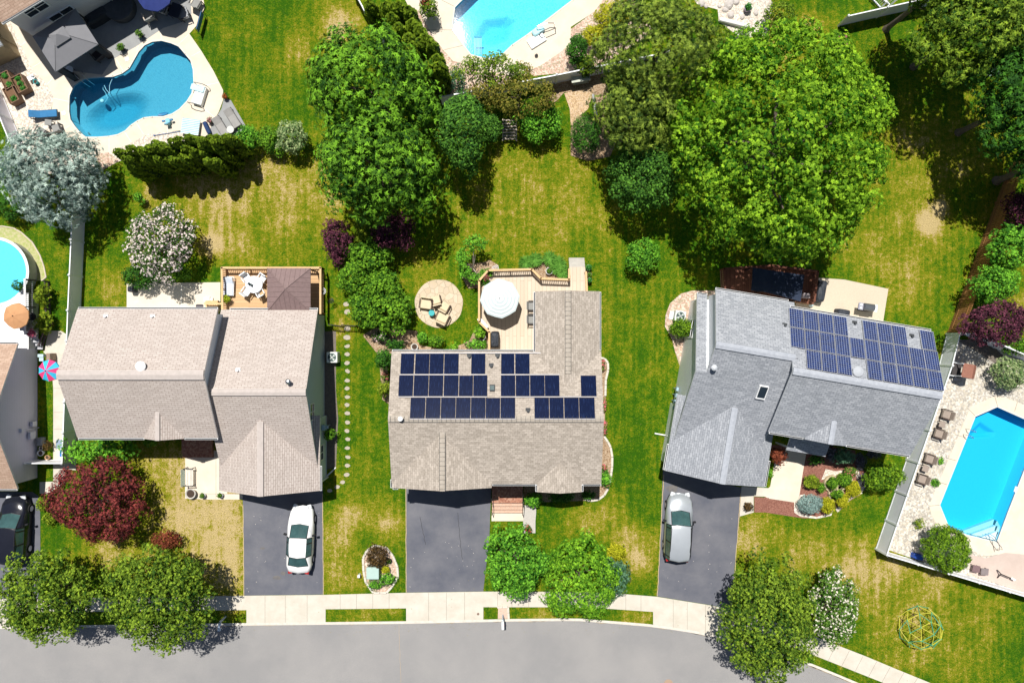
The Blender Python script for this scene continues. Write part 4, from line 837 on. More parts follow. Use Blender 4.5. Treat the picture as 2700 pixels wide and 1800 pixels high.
def pv2():
    m = mat("solar_blue_cells", (.02, .05, .2)); t, b = nodes(m); b.inputs["Roughness"].default_value = .12; b.inputs["Specular IOR Level"].default_value = .15
    uv = t.nodes.new("ShaderNodeUVMap"); uv.uv_map = "UVMap"; br = t.nodes.new("ShaderNodeTexBrick"); br.offset = 0; br.inputs["Scale"].default_value = 1
    br.inputs["Brick Width"].default_value = .16; br.inputs["Row Height"].default_value = .152; br.inputs["Mortar Size"].default_value = .010; br.inputs["Mortar Smooth"].default_value = 0
    br.inputs["Color1"].default_value = (.004, .010, .06, 1); br.inputs["Color2"].default_value = (.006, .022, .12, 1); br.inputs["Mortar"].default_value = (.26, .30, .40, 1)
    t.links.new(uv.outputs[0], br.inputs["Vector"]); t.links.new(br.outputs[0], b.inputs["Base Color"]); return m
PV2 = pv2(); PVF = mat("panel_frame_silver", (.42, .43, .45), .4); S2 = 2.5 / 4.205
def z2(w): return 5.0 + (w + 5.3) * S2
def prow2(us, wa, wb):
    for u in us:
        mb = MB(); mb.slab(h.pts([(u + .02, wa, z2(wa) + .14), (u + .965, wa, z2(wa) + .14), (u + .965, wb, z2(wb) + .14), (u + .02, wb, z2(wb) + .14)]), .045); fr_ = h.part("solar_panel", mb, [PVF, PVF], uv=True)
        e_ = .02; mb = MB(); mb.slab(h.pts([(u + .02 + e_, wa + e_, z2(wa + e_) + .15), (u + .965 - e_, wa + e_, z2(wa + e_) + .15), (u + .965 - e_, wb - e_, z2(wb - e_) + .15), (u + .02 + e_, wb - e_, z2(wb - e_) + .15)]), .006); h.part("cells", mb, [PV2, PV2], uv=True, parent=fr_)
prow2([17.72 + .985 * k for k in range(4)] + [22.65 + .985 * k for k in range(3)] + [26.5], -5.24, -3.96)
prow2([17.72 + .985 * k for k in range(10)][:9] + [26.55], -3.92, -2.64); prow2([18.7 + .985 * k for k in range(3)] + [22.62 + .985 * k for k in range(5)], -2.60, -1.42)
for u, w in ((22.2, -4.95), (26.0, -4.7), (17.45, -4.0)): h.vent((u, w, z2(w)), .15, .05, DARKV)
w = (21.98, -1.75); mb = MB().cyl((*h.L(*w), 7.0), (*h.L(*w), 7.32), .18, .18, 12).lathe((*h.L(*w), 7.3), [(.32, 0), (.36, .05), (.32, .11), (.15, .16), (.01, .18)], 20); h.part("roof_fan", mb, mat("fan_grey", (.42, .44, .47)))
p = W(P(3, 3, 1855, 240), 6.6); ca, sa = math.cos(UA), math.sin(UA); uu = p[0] * ca + p[1] * sa; ww = -(-p[0] * sa + p[1] * ca)
h.part("flue", MB().cyl((*h.L(uu, ww), 5.9), (*h.L(uu, ww), 6.7), .08, .08, 10).lathe((*h.L(uu, ww), 6.65), [(.17, 0), (.2, .06), (.1, .14), (.01, .16)], 14), mat("flue_grey", (.5, .52, .55), .4))
p = W(P(3, 3, 2290, 465), 5.6); uu = p[0] * ca + p[1] * sa; ww = -(-p[0] * sa + p[1] * ca); zz = 7.1 - (ww + 1.95) * .573
h.part("skylight", MB().box((*h.L(uu, ww), zz + .08), (.62, 1.0, .2), 0, rx=math.atan(.573)), WHITE); h.part("skylight_glass", MB().box((*h.L(uu, ww), zz + .19), (.5, .85, .04), 0, rx=math.atan(.573)), GLASS)
gdoor(h, 13.0, 17.8, 6.78); window_on(h, 'x', 24, 26, 3.1, 4.3, 2.81, 1); window_on(h, 'x', 24, 26, .9, 2.2, 2.81, 1); window_on(h, 'y', -3.6, -2.4, 1.2, 2.4, 12.4, -1, m2=1); window_on(h, 'y', 2.6, 3.4, 1.2, 2.2, 12.4, -1)
a = h.L(12.3, 1.4); mb = MB()
for k in range(4): mb.box((a[0] - .08, a[1] - k * .45, 1.2 + .1 * (k % 2)), (.16, .26, .4)).cyl((a[0] - .06, a[1] - k * .45, 0), (a[0] - .06, a[1] - k * .45, 1.1), .03)
h.part("electric_meter", mb, mat("meter_blue_grey", (.3, .42, .5)))
mb = MB(); a = h.L(12.2, 4.9); mb.tube([(a[0] - .2, a[1] - .2, 3.0), (a[0], a[1], 2.6), (a[0], a[1], .15), (a[0] - .8, a[1], .08)], .05); h.part("downspout", mb, WHITE)
# ---------------- far-left house
h = House("brown-roofed house with a long blank lavender side wall at the left edge", (-39, -5.2))
h.gable(-50, -34.46, -10.27, -.16, 2.65, 5.3, 'x', SHB); h.gwalls(-50, -34.46, -10.27, -.16, 2.65, 5.3, 'x', SIDV)
h.gutter((-50, -.1, 2.65), (-34.5, -.1, 2.65)); h.gutter((-50, -10.33, 2.65), (-34.5, -10.33, 2.65))
mb = MB(); a = h.L(-34.7, -6.3); mb.box((a[0], a[1], 1.9), (.25, .28, .3)).cyl((a[0] + .05, a[1], .0), (a[0] + .05, a[1], 1.8), .04).box((a[0] + .1, a[1] - .45, .9), (.2, .5, .6)).box((a[0] + .1, a[1] + .35, .7), (.2, .35, .5)); h.part("electric_meter", mb, mat("meter_white", (.6, .6, .66)))
gdoor(h, -40, -36, -9.99)
# ---------------- top-left house
HA = R(31); C0 = (-34.0, 21.2)
h = House("grey-walled house with white windows in the top left corner", C0, HA, lambda x, y: (x, y))
h.gable(0, 15, 0, 9, 5.0, 7.6, 'x', SHB); h.gwalls(0, 15, 0, 9, 5.0, 7.6, 'x', SIDG); h.gutter((0, -.06, 5.0), (15, -.06, 5.0))
window_on(h, 'x', 1.4, 2.9, 3.6, 4.6, .3, -1); window_on(h, 'x', 2.1, 3.8, 1.5, 2.6, .3, -1); window_on(h, 'x', 6.2, 8.0, .4, 2.3, .3, -1); window_on(h, 'x', 5.6, 7.0, 3.6, 4.6, .3, -1)
# small tan shed at left edge
a = W(P(1, 1, 195, 520)); b = W(P(1, 1, 0, 610)); 
an = math.atan2(a[1] - b[1], a[0] - b[0])
s = Thing("shed", "small tan shed with a grey roof at the left edge beside the white pebbles", "shed", (a[0], a[1], 0), an)
s.part("wall", MB().box((-2, 1.35, 1.2), (4, 2.7, 2.4)), mat("shed_tan", (.42, .33, .2), .8, scale=3)); s.part("roof", MB().slab([(-4.2, -.15, 2.35), (.15, -.15, 2.35), (.15, 1.35, 3.0), (-4.2, 1.35, 3.0)]).slab([(-4.2, 2.9, 2.35), (.15, 2.9, 2.35), (.15, 1.35, 3.0), (-4.2, 1.35, 3.0)]), [SHG, WHITE], uv=True)
s.part("door", MB().box((.03, 1.35, 1.05), (.05, 1.2, 2.0)), mat("shed_door", (.3, .24, .15)))

# ================================================================ FENCES
def fence(label, pts, h=1.72, span=2.4, pm=None, rm=None, open_=False, post=.13, wood=False):
    q = WL(pts); t = Thing("fence", label, "fence", (q[0][0], q[0][1], 0)); o = q[0]; first = True
    for a, b in zip(q, q[1:]):
        a = Vector((a[0] - o[0], a[1] - o[1])); b = Vector((b[0] - o[0], b[1] - o[1])); d = b - a; n = max(1, round(d.length / span)); an = math.atan2(d.y, d.x)
        for i in range(n + 1):
            p = a + d * (i / n)
            if i < n:
                c = a + d * ((i + .5) / n); L_ = d.length / n - post; mb = MB()
                if wood:
                    k = int(L_ / .15)
                    for j in range(k):
                        cc = a + d * ((i + (j + .5) / k) / n); mb.box((cc.x, cc.y, h / 2 + .02 * (j % 2)), (.135, .025, h), an)
                    t.part("panel", mb, pm)
                elif open_:
                    k = int(L_ / .13)
                    for j in range(k):
                        cc = a + d * ((i + (j + .5) / k) / n); mb.box((cc.x, cc.y, h / 2), (.035, .03, h - .1), an)
                    t.part("panel", mb, pm)
                else: t.part("panel", mb.box((c.x, c.y, h / 2), (L_, .035, h - .12), an), pm)
                for z in ((h - .04, .1) if not wood else (h * .8, h * .2)): t.part("rail", MB().box((c.x, c.y, z), (L_, .075 if not wood else .06, .09), an), rm)
            if first or i > 0:
                mb = MB().box((p.x, p.y, (h + .06) / 2), (post, post, h + .06), an); mb.lathe((p.x, p.y, h + .06), [(post * .85, 0), (post * .8, .03), (.01, .1)], 4); t.part("post", mb, rm)
            first = False
    return t
WOOD = planks("fence_wood_brown", (.30, .135, .045), (.42, .20, .075), (.08, .03, .01), 'Z', .15)
fence("long white vinyl fence running down the left yard beside the blue spruce", PL(1, 1, 800,1600) + PL(1, 2, 742,1290) + PL(1, 3, 690,1085), 1.62, pm=VINYL, rm=VINYLC)
fence("white vinyl fence stub closing the side path by the lavender wall", PL(1, 3, 685,1088, 350,1088), 1.5, pm=WHITE, rm=VINYLC)
fence("white vinyl fence at the left edge beside the planter boxes", PL(1, 1, -70,640, 215,1340), 1.6, pm=VINYL, rm=VINYLC)
fence("white vinyl fence between the grey house and the long cyan pool", PL(4, 2, 1640,1500) + PL(4, 3, 1570,215, 1170,1370) + PL(4, 4, 988,332), 1.68, pm=VINYL, rm=VINYLC)
fence("white vinyl fence along the bottom of the right pool yard", PL(4, 4, 990,334, 2352,740, 2700,850), 1.68, pm=WHITE, rm=VINYLC)
fence("white vinyl fence under the purple-leaved tree by the pool gravel", PL(4, 2, 1645,1498, 1790,1500) + PL(4, 3, 2352,175, 2700,300), 1.68, pm=VINYL, rm=VINYLC)
fence("brown wooden board fence on the right side of the lawn", PL(4, 2, 1652,1478, 2200,0) + PL(4, 1, 2400,1300), 1.85, pm=WOOD, rm=mat("fence_post_brown", (.3, .14, .05)), wood=True, span=2.4)
fence("blue-white vinyl fence crossing the top right behind the mulch patch", PL(4, 1, 645,240, 1345,82, 2500,-180), 1.7, pm=VINYL, rm=VINYLC)
fence("low white picket railing meeting the vinyl fence at the top right", PL(4, 1, 1030,80, 920,-40), 1.0, pm=VINYLC, rm=VINYLC, open_=True, post=.08)
fence("second low white picket railing at the top edge of the lawn, right one", PL(4, 1, 1115,60, 1010,-70), 1.0, pm=VINYLC, rm=VINYLC, open_=True, post=.08)
fence("white fence panels behind the tall arborvitaes at the top", PL(2, 1, 915,-40, 1080,270, 1330,640), 1.7, pm=VINYL, rm=VINYLC)
fence("white vinyl fence behind the wood-chip path and the small table", PL(2, 1, 1720,960) + PL(3, 1, 400,765, 865,668, 1400,560), 1.7, pm=VINYL, rm=VINYLC)
# red property fence removed: it is a mark on the photograph
# ================================================================ CARS
PW = mat("paint_white", (.80, .80, .80), .25, var=.02, spec=.5); PS = mat("paint_silver", (.42, .45, .48), .3, var=.03, metal=.3, spec=.5); PK = mat("paint_black", (.012, .013, .02), .15, var=.1, spec=.6)
CG = mat("car_glass", (.04, .09, .09), .08, var=.3, scale=1.5, spec=.6); TYRE = mat("tyre", (.02, .02, .02), .9); TRIM = mat("black_trim", (.015, .015, .018), .5); LAMP = mat("headlamp", (.6, .62, .65), .15); TAIL = mat("tail_lamp", (.35, .02, .02), .25)
def car(label, loc, rz, paint, L_, Wd, Hh, st, glassx, roofx, kind, rails=False):
    """st: stations (x, belt half width, belt z, roof half width, roof z); front is +x"""
    t = Thing("car", label, "car", (*loc, 0), rz)
    N = 9
    def sec(s):
        x, wb, zb, wr, zr_ = s
        if zr_ <= zb + .02: return [(x, -wb * .96, .22), (x, -wb, .5), (x, -wb * .97, zb * .92), (x, -wb * .80, zb), (x, 0, zb + .05), (x, wb * .80, zb), (x, wb * .97, zb * .92), (x, wb, .5), (x, wb * .96, .22)]
        return [(x, -wb * .96, .22), (x, -wb, .5), (x, -wb * .97, zb), (x, -wr, zr_ - .05), (x, 0, zr_ + .02), (x, wr, zr_ - .05), (x, wb * .97, zb), (x, wb, .5), (x, wb * .96, .22)]
    S = [[(x - (.26 if x > 0 else -.16) * (y / .92) ** 2 * min(1, abs(x) / 1.1), y, z) for x, y, z in sec(s)] for s in st]; body = MB(); vs = [p for s in S for p in s]; fb = []; sg = []; ws = []
    for i in range(len(S) - 1):
        for j in range(N - 1):
            f = (i * N + j, (i + 1) * N + j, (i + 1) * N + j + 1, i * N + j + 1)
            cab0 = st[i][4] > st[i][2] + .1; cab1 = st[i + 1][4] > st[i + 1][2] + .1
            if j in (3, 4) and (cab0 != cab1 or any(abs((st[i][0] + st[i + 1][0]) / 2 - g) < .05 for g in glassx)): ws.append((i, f))
            elif j in (2, 5) and cab0 and cab1: sg.append(f)
            else: fb.append(f)
    cl_ = [f for f in fb if f[0] % N in (0, 7)] if rails else []; fb = [f for f in fb if f not in cl_]
    for i in ((0, 1, 2) if rails else ()): cl_ += [f for f in fb if f[0] // N == i and f[0] % N in (1, 6)]
    fb = [f for f in fb if f not in cl_]
    fb += [tuple(range(N - 1, -1, -1)), tuple(range((len(S) - 1) * N, len(S) * N))]
    body.add(vs, fb); o = t.part("body", body, paint, smooth=False)
    me = o.data; me.polygons.foreach_set("use_smooth", [True] * len(me.polygons))
    for nm, sel in (("rear_window", [f for i, f in ws if i < len(S) / 2]), ("windshield", [f for i, f in ws if i >= len(S) / 2]), ("side_window", [f for f in sg if f[0] % N == 2]), ("side_window", [f for f in sg if f[0] % N == 5])):
        if sel:
            us = sorted({i for f in sel for i in f}); mp_ = {i: q for q, i in enumerate(us)}; g = MB(); g.add([vs[i] for i in us], [tuple(mp_[i] for i in f) for f in sel]); t.part(nm, g, CG)
    if cl_:
        us = sorted({i for f in cl_ for i in f}); mp_ = {i: q for q, i in enumerate(us)}; g = MB(); g.add([vs[i] for i in us], [tuple(mp_[i] for i in f) for f in cl_]); t.part("cladding", g, TRIM)
    gi = [i for i, s in enumerate(st) if s[4] > s[2] + .1]; gs = MB()
    for i in (gi[-1], gi[-1] + 1, gi[0], gi[0] - 1):
        row = [Vector(p) + Vector((0, 0, .012)) for p in S[i][3:6]]; gs.tube(row, .022, 5)
    for a_, b_ in ((gi[-1], gi[-1] + 1), (gi[0], gi[0] - 1)):
        for j in (3, 5): gs.cyl(Vector(S[a_][j]) + Vector((0, 0, .012)), Vector(S[b_][j]) + Vector((0, 0, .012)), .022, .022, 5)
    t.part("glass_seal", gs, TRIM)
    # pillars, seams and window trim lie just proud of the glass
    for k in (-1, 1):
        pm = MB()
        for i in roofx:
            s = S[i]; a = Vector(s[2 if k < 0 else 6]); b = Vector(s[3 if k < 0 else 5]); pm.cyl(a + Vector((0, k * .01, 0)), b + Vector((0, k * .01, .01)), .035, .03, 6)
        path = [Vector(s[2 if k < 0 else 6]) for i, s in enumerate(S) if st[i][4] > st[i][2] + .1]
        pm.tube([p + Vector((0, k * .012, 0)) for p in path], .018, 5); t.part("window_trim", pm, TRIM)
    for sx in (L_ * .30, -L_ * .29):
        for k in (-1, 1):
            w = t.part("wheel", MB().cyl((sx, k * (Wd / 2 - .22), .34), (sx, k * (Wd / 2 - .01), .34), .34, .34, 20), TYRE); t.part("rim", MB().cyl((sx, k * (Wd / 2 - .05), .34), (sx, k * (Wd / 2 + .002), .34), .2, .2, 14), STEEL, parent=w)
    mx = [s[0] for i, s in enumerate(st) if st[i][4] > st[i][2] + .1][-1]
    for k in (-1, 1):
        t.part("mirror", MB().rbox((mx + .12, k * (Wd / 2 + .10), 1.0), (.13, .24, .16), .04, k * -.25), TRIM)
        t.part("headlight", MB().rbox((st[-2][0] - .02, k * st[-2][1] * .72, st[-2][2] * .88), (.34, .34, .12), .08, -k * .3), LAMP); t.part("taillight", MB().rbox((st[1][0] + .02, k * st[1][1] * .78, st[1][2] * .88), (.20, .3, .12), .05, k * .2), TAIL)
    sm = MB(); h0 = mx + .35
    sm.tube([(st[-2][0] + .02, -.45, st[-2][2] + .02), (h0, -Wd * .40, 1.0)], .008, 4); sm.tube([(st[-2][0] + .02, .45, st[-2][2] + .02), (h0, Wd * .40, 1.0)], .008, 4)
    for k in (-1, 1): sm.cyl((mx + .25, k * .05 + .2, 1.02), (mx - .1, k * .3 + .2, 1.16), .012, .012, 4)
    t.part("wiper", sm, TRIM)
    if rails:
        rf = [i for i, s in enumerate(st) if s[4] > s[2] + .3]; a, b = S[rf[0]], S[rf[-1]]
        for k in (3, 5): 
            t.part("roof_rail", MB().tube([Vector(a[k]) + Vector((.1, 0, .07)), Vector(S[(rf[0] + rf[-1]) // 2][k]) + Vector((0, 0, .09)), Vector(b[k]) + Vector((-.1, 0, .07))], .025), TRIM)
        rb_ = MB()
        for q in range(-3, 4): rb_.box((-.55, q * .15, st[rf[0]][4] + .022), (1.5, .045, .05))
        t.part("roof_rib", rb_, paint)
    return t
SED = [(-2.42, .60, .62, .5, .62), (-2.34, .78, .92, .6, .92), (-2.0, .88, 1.02, .6, 1.02), (-1.86, .90, 1.02, .62, 1.03), (-1.15, .915, .98, .58, 1.40), (-.65, .92, .97, .61, 1.46), (-.1, .92, .96, .62, 1.47),
       (.32, .92, .95, .61, 1.41), (1.22, .91, .96, .62, .99), (1.7, .89, .90, .6, .90), (2.15, .82, .78, .5, .78), (2.38, .70, .62, .5, .62), (2.45, .5, .45, .3, .45)]
w = W(D(689, 1240), .8); car("white four-door sedan parked on the driveway of the pinkish-roofed house", w, R(87.5), PW, 4.9, 1.85, 1.47, SED, [], (4, 6, 7), 'sedan')
SUV = [(-2.4, .66, .7, .5, .7), (-2.36, .84, 1.05, .66, 1.10), (-2.3, .9, 1.12, .68, 1.55), (-2.05, .93, 1.12, .70, 1.74), (-1.0, .95, 1.10, .72, 1.78), (.1, .95, 1.08, .72, 1.76), (.36, .95, 1.07, .68, 1.70),
       (1.3, .94, 1.08, .66, 1.12), (1.6, .92, 1.04, .6, 1.04), (2.1, .86, .94, .5, .94), (2.35, .74, .74, .5, .74), (2.44, .5, .5, .3, .5)]
w = W(D(1560, 1212), 1.0); car("silver-grey SUV with ribbed roof and dark rails on the grey-roofed house's driveway", w, R(86.5), PS, 4.9, 1.92, 1.78, SUV, [], (3, 4, 5, 6), 'suv', rails=True)
w = W(D(27, 1218), 1.0); car("black SUV parked at the left edge in front of the lavender-walled house", w, R(88), PK, 4.9, 1.92, 1.74, SUV, [], (3, 4, 5, 6), 'suv', rails=True)

# ================================================================ UMBRELLAS, CANOPIES, FURNITURE
def canopy_umbrella(label, c, px, rpx, hh, cols, n=8, rot=0, drop=.45, rings=None, base=0):
    w = W(px, hh); r = rpx * (55 - hh) / FPX; t = Thing("patio_umbrella", label, "umbrella", (*w, base)); mb = MB(); zt = hh - base + drop * .3; zl = hh - base - drop * .5
    K = 5 if rings is None else 11; ms = cols if isinstance(cols, list) else [cols]
    vs = [(0, 0, zt)]
    for k in range(1, K + 1):
        for i in range(n * 2):
            a = rot + math.pi * i / n; q = r * k / K * (1 if i % 2 == 0 else .945 + .01 * (K - k)); z = zt - (zt - zl) * (k / K) ** 1.15 - (0.02 if i % 2 else 0)
            vs.append((q * math.cos(a), q * math.sin(a), z))
    m_ = 2 * n
    for i in range(m_):
        mi = (i // 2) % len(ms) if rings is None else 0
        mb.add([vs[0], vs[1 + i], vs[1 + (i + 1) % m_]], [(0, 1, 2)], mi)
        for k in range(K - 1):
            a0 = 1 + k * m_; mi2 = mi if rings is None else (k % 2)
            mb.add([vs[a0 + i], vs[a0 + m_ + i], vs[a0 + m_ + (i + 1) % m_], vs[a0 + (i + 1) % m_]], [(0, 1, 2, 3)], mi2)
        e = vs[1 + (K - 1) * m_ + i]; e2 = vs[1 + (K - 1) * m_ + (i + 1) % m_]; mb.add([e, e2, (e2[0], e2[1], e2[2] - .12), (e[0], e[1], e[2] - .12)], [(0, 1, 2, 3)], mi)
    t.part("canopy", mb, ms); t.part("pole", MB().cyl((0, 0, 0), (0, 0, zt), .025), STEEL); t.part("finial", MB().lathe((0, 0, zt), [(.03, 0), (.04, .03), (.005, .08)], 8), TRIM)
    rb_ = MB()
    for i in range(n):
        a = rot + 2 * math.pi * i / n; rb_.cyl((0, 0, zt - .05), (r * .97 * math.cos(a), r * .97 * math.sin(a), zl - .04), .01, .01, 4)
    t.part("ribs", rb_, STEEL); t.part("base", MB().lathe((0, 0, 0), [(.28, 0), (.28, .05), (.06, .1)], 14), TRIM); return t
UWH = mat("canvas_white", (.72, .75, .76), .8, var=.03); UW2 = mat("canvas_pale_stripe", (.50, .57, .58), .8, var=.03)
DZ = .85     # deck height of the central house
canopy_umbrella("large white octagonal umbrella with faint pale rings on the central deck", 0, P(2, 2, 2240, 1172), 185 * .28699, 3.1, [UWH, UW2], 8, R(6), .5, rings=1, base=DZ)
canopy_umbrella("pink and turquoise segmented umbrella between the lavender wall and the tan-roofed house", 0, P(1, 3, 430, 268), 100 * .28699, 2.3, [mat("canvas_turquoise", (.04, .45, .68), .7, var=.05), mat("canvas_pink", (.72, .05, .19), .7, var=.05)], 10, .3, .5)
canopy_umbrella("apricot orange umbrella on the white round-pool deck", 0, P(1, 2, 128, 1333), 122 * .28699, 3.2, mat("canvas_apricot", (.52, .27, .13), .8, var=.1), 6, .35, .45, base=1.2)
canopy_umbrella("navy blue umbrella over the shaded patio in the top left", 0, P(1, 1, 1400, -75), 170 * .28699, 2.6, mat("canvas_navy", (.02, .035, .16), .8), 8, .2, .5)
# brown hard canopy on the left deck
def hip(mb, cx, cy, hx, hy, z0, z1, mi=0, ridge=0, rz=0):
    ca, sa = math.cos(rz), math.sin(rz)
    def q(x, y, z): return (cx + x * ca - y * sa, cy + x * sa + y * ca, z)
    A, B, C_, D_ = q(-hx, -hy, z0), q(hx, -hy, z0), q(hx, hy, z0), q(-hx, hy, z0); E, F = q(-ridge, 0, z1), q(ridge + .001, 0, z1)
    mb.add([A, B, C_, D_, E, F], [(0, 1, 5, 4), (1, 2, 5), (2, 3, 4, 5), (3, 0, 4)], mi)
    mb.add([A, B, C_, D_] + [(p[0], p[1], p[2] - .07) for p in (A, B, C_, D_)], [(0, 4, 5, 1), (1, 5, 6, 2), (2, 6, 7, 3), (3, 7, 4, 0)], mi)
CB = mat("canopy_brown", (.215, .15, .145), .6, var=.12, scale=5)
w = W((761, 764), 3.1); t = Thing("gazebo", "square brown ribbed gazebo roof standing on the left house's wooden deck", "gazebo", (*w, .85))
mb = MB(); hip(mb, 0, 0, 1.5, 1.5, 2.2, 3.05); rbs = MB()
for sx, sy in ((1, 1), (-1, 1), (1, -1), (-1, -1)): rbs.cyl((0, 0, 3.06), (sx * 1.5, sy * 1.5, 2.21), .03, .03, 6); t.part("post", MB().box((sx * 1.42, sy * 1.42, 1.08), (.08, .08, 2.16)), TRIM)
for k in range(4):
    for j in range(1, 9):
        u = -1.5 + j * .333; d = 1.5 - abs(u); a = k * math.pi / 2
        p = Vector((1.5, u, 2.21)); q = Vector((1.5 - d, u, 2.21 + d / 1.5 * .85)); mt = Matrix.Rotation(a, 3, 'Z'); rbs.cyl(mt @ p, mt @ q, .012, .012, 4)
t.part("canopy", mb, CB); t.part("canopy_rib", rbs, CB)
# grey two-tier gazebo by kidney pool
ga = W(P(1, 1, 597, 375), 2.6); GA = math.atan2(*(lambda a, b: (b[1] - a[1], b[0] - a[0]))(W(P(1, 1, 500, 660), 2.3), W(P(1, 1, 895, 405), 2.3)))
c4 = [W(P(1, 1, x, y), 2.3) for x, y in ((300, 325), (690, 85), (895, 405), (500, 660))]; gx = sum(p[0] for p in c4) / 4; gy = sum(p[1] for p in c4) / 4
lx = math.dist(c4[3], c4[2]) / 2; ly = math.dist(c4[0], c4[3]) / 2
t = Thing("gazebo", "grey two-tiered fabric gazebo beside the grey-walled house and kidney pool", "gazebo", (gx, gy, 0), GA); GF = mat("canopy_grey", (.20, .20, .215), .85, var=.05)
mb = MB(); hip(mb, 0, 0, lx, ly, 2.25, 3.05, ridge=.3); t.part("canopy", mb, GF); mb = MB(); hip(mb, 0, 0, lx * .33, ly * .33, 2.92, 3.3, ridge=.05); t.part("top_canopy", mb, GF)
for sx, sy in ((1, 1), (-1, 1), (1, -1), (-1, -1)):
    t.part("post", MB().box((sx * (lx - .12), sy * (ly - .12), 1.12), (.09, .09, 2.24)), TRIM); t.part("canopy_seam", MB().cyl((sx * .3, 0, 3.06), (sx * lx, sy * ly, 2.27), .018, .018, 4), GF)
t.part("curtain", MB().prism([(lx - .5, -ly + .02), (lx - .1, -ly - .02), (lx - .05, -ly + .35), (lx - .35, -ly + .3)], .05, 2.15), mat("curtain_black", (.02, .02, .025)))
t.part("curtain", MB().prism([(-lx + .1, -ly + .02), (-lx + .55, -ly - .05), (-lx + .5, -ly + .3), (-lx + .1, -ly + .4)], .05, 2.15), mat("curtain_black", (.02, .02, .025)))

def chair(name, label, px, rz, m, fm, w_=.62, d=.62, sh=.42, bh=.85, z=0, arms=True, cat="chair", group=None, cushion=None):
    p = W(px, z + .45); t = Thing(name, label, cat, (*p, z), rz, group)
    t.part("seat", MB().rbox((0, 0, sh - .05), (w_, d, .12), .06), m); t.part("backrest", MB().box((0, d / 2 + .03, (sh + bh) / 2 + .02), (w_ * .96, .07, bh - sh), 0, rx=-.16), m)
    for sx in (-1, 1):
        if arms: t.part("armrest", MB().rbox((sx * (w_ / 2 + .03), -.02, sh + .2), (.07, d * .95, .05), .02).box((sx * (w_ / 2 + .03), -d * .42, (sh + .2) / 2), (.05, .05, sh + .18)), fm)
        for sy in (-1, 1): t.part("leg", MB().box((sx * (w_ / 2 - .04), sy * (d / 2 - .04), (sh - .1) / 2), (.05, .05, sh - .1)), fm)
    if cushion: t.part("cushion", MB().rbox((0, -.03, sh + .05), (w_ * .9, d * .88, .1), .07), cushion)
    return t
def lounger(label, px, rz, m, fm, z=0, L_=1.9, w_=.62, back=.5, group=None, name="sun_lounger"):
    p = W(px, z + .35); t = Thing(name, label, "sun lounger", (*p, z), rz, group); k = L_ * .36
    t.part("frame", MB().box((0, w_ / 2, .3), (L_, .04, .05)).box((0, -w_ / 2, .3), (L_, .04, .05)).box((-L_ / 2, 0, .3), (.04, w_, .05)).box((L_ / 2, 0, .3), (.04, w_, .05)), fm)
    t.part("seat", MB().rbox((-k / 2, 0, .36), (L_ - k, w_ * .94, .08), .04), m); t.part("backrest", MB().box((L_ / 2 - k / 2 - .04, 0, .36 + math.sin(back) * k / 2), (k, w_ * .94, .08), 0, ry=-back), m)
    for sx in (-1, 1):
        for sy in (-1, 1): t.part("leg", MB().box((sx * (L_ / 2 - .15), sy * w_ / 2, .14), (.04, .04, .28)), fm)
    return t
def table(name, label, px, r, hgt, m, fm, z=0, square=None, rz=0, cat="table"):
    p = W(px, z + hgt); t = Thing(name, label, cat, (*p, z), rz)
    if square: t.part("tabletop", MB().rbox((0, 0, hgt - .02), (square[0], square[1], .05), .04), m); 
    else: t.part("tabletop", MB().lathe((0, 0, hgt - .05), [(r * .97, 0), (r, .02), (r * .98, .05)], 24), m)
    a, b = (square[0] / 2 - .06, square[1] / 2 - .06) if square else (r * .5, r * .5)
    for sx in (-1, 1):
        for sy in (-1, 1): t.part("leg", MB().box((sx * a, sy * b, (hgt - .05) / 2), (.045, .045, hgt - .05)), fm)
    return t
BEI = mat("cushion_beige", (.62, .52, .36), .9, var=.06); DKW = mat("wicker_dark", (.07, .045, .035), .8, scale=30); GRYC = mat("cushion_grey", (.26, .26, .25), .9); DKF = mat("frame_dark", (.05, .045, .045), .5)
TAUPE = mat("cushion_taupe", (.30, .245, .205), .9, var=.1, scale=9); TEAL = mat("glazed_teal", (.04, .38, .40), .3, var=.2, scale=4); WPL = mat("plastic_white", (.75, .77, .78), .5, var=.03); BLU = mat("cushion_blue", (.035, .17, .36), .8)
# round patio set
g = "beige cushioned chairs on the round flagstone patio"
for i, (x, y, rz, d) in enumerate(((1563, 1222, 105, "wide beige armchair on the left of the round patio"), (1655, 1190, 108, "small beige chair at the top of the round patio set"), (1732, 1250, -30, "beige chair with dark rim on the right of the patio set"), (1712, 1350, -28, "beige reclining chair at the bottom of the round patio"))):
    b_ = (1.0, .78) if i in (0, 3) else (.72, .6)
    chair("lounge_chair", d, P(2, 2, x, y), R((-8, -165, 152, 155)[i]), BEI, DKW, w_=.86 if i in (0, 3) else .64, d=.74 if i in (0, 3) else .62, sh=.38, bh=.8, group=g, cushion=BEI, z=.045)
p = W(P(2, 2, 1614, 1307), .4); t = Thing("garden_stool", "turquoise glazed drum stool among the beige patio chairs", "stool", (*p, .045)); t.part("body", MB().lathe((0, 0, 0), [(.15, 0), (.2, .1), (.22, .22), (.2, .36), (.15, .45)], 20), TEAL, smooth=True); t.part("tray", MB().lathe((0, 0, .45), [(.2, 0), (.22, .02), (.2, .03)], 20), TEAL)

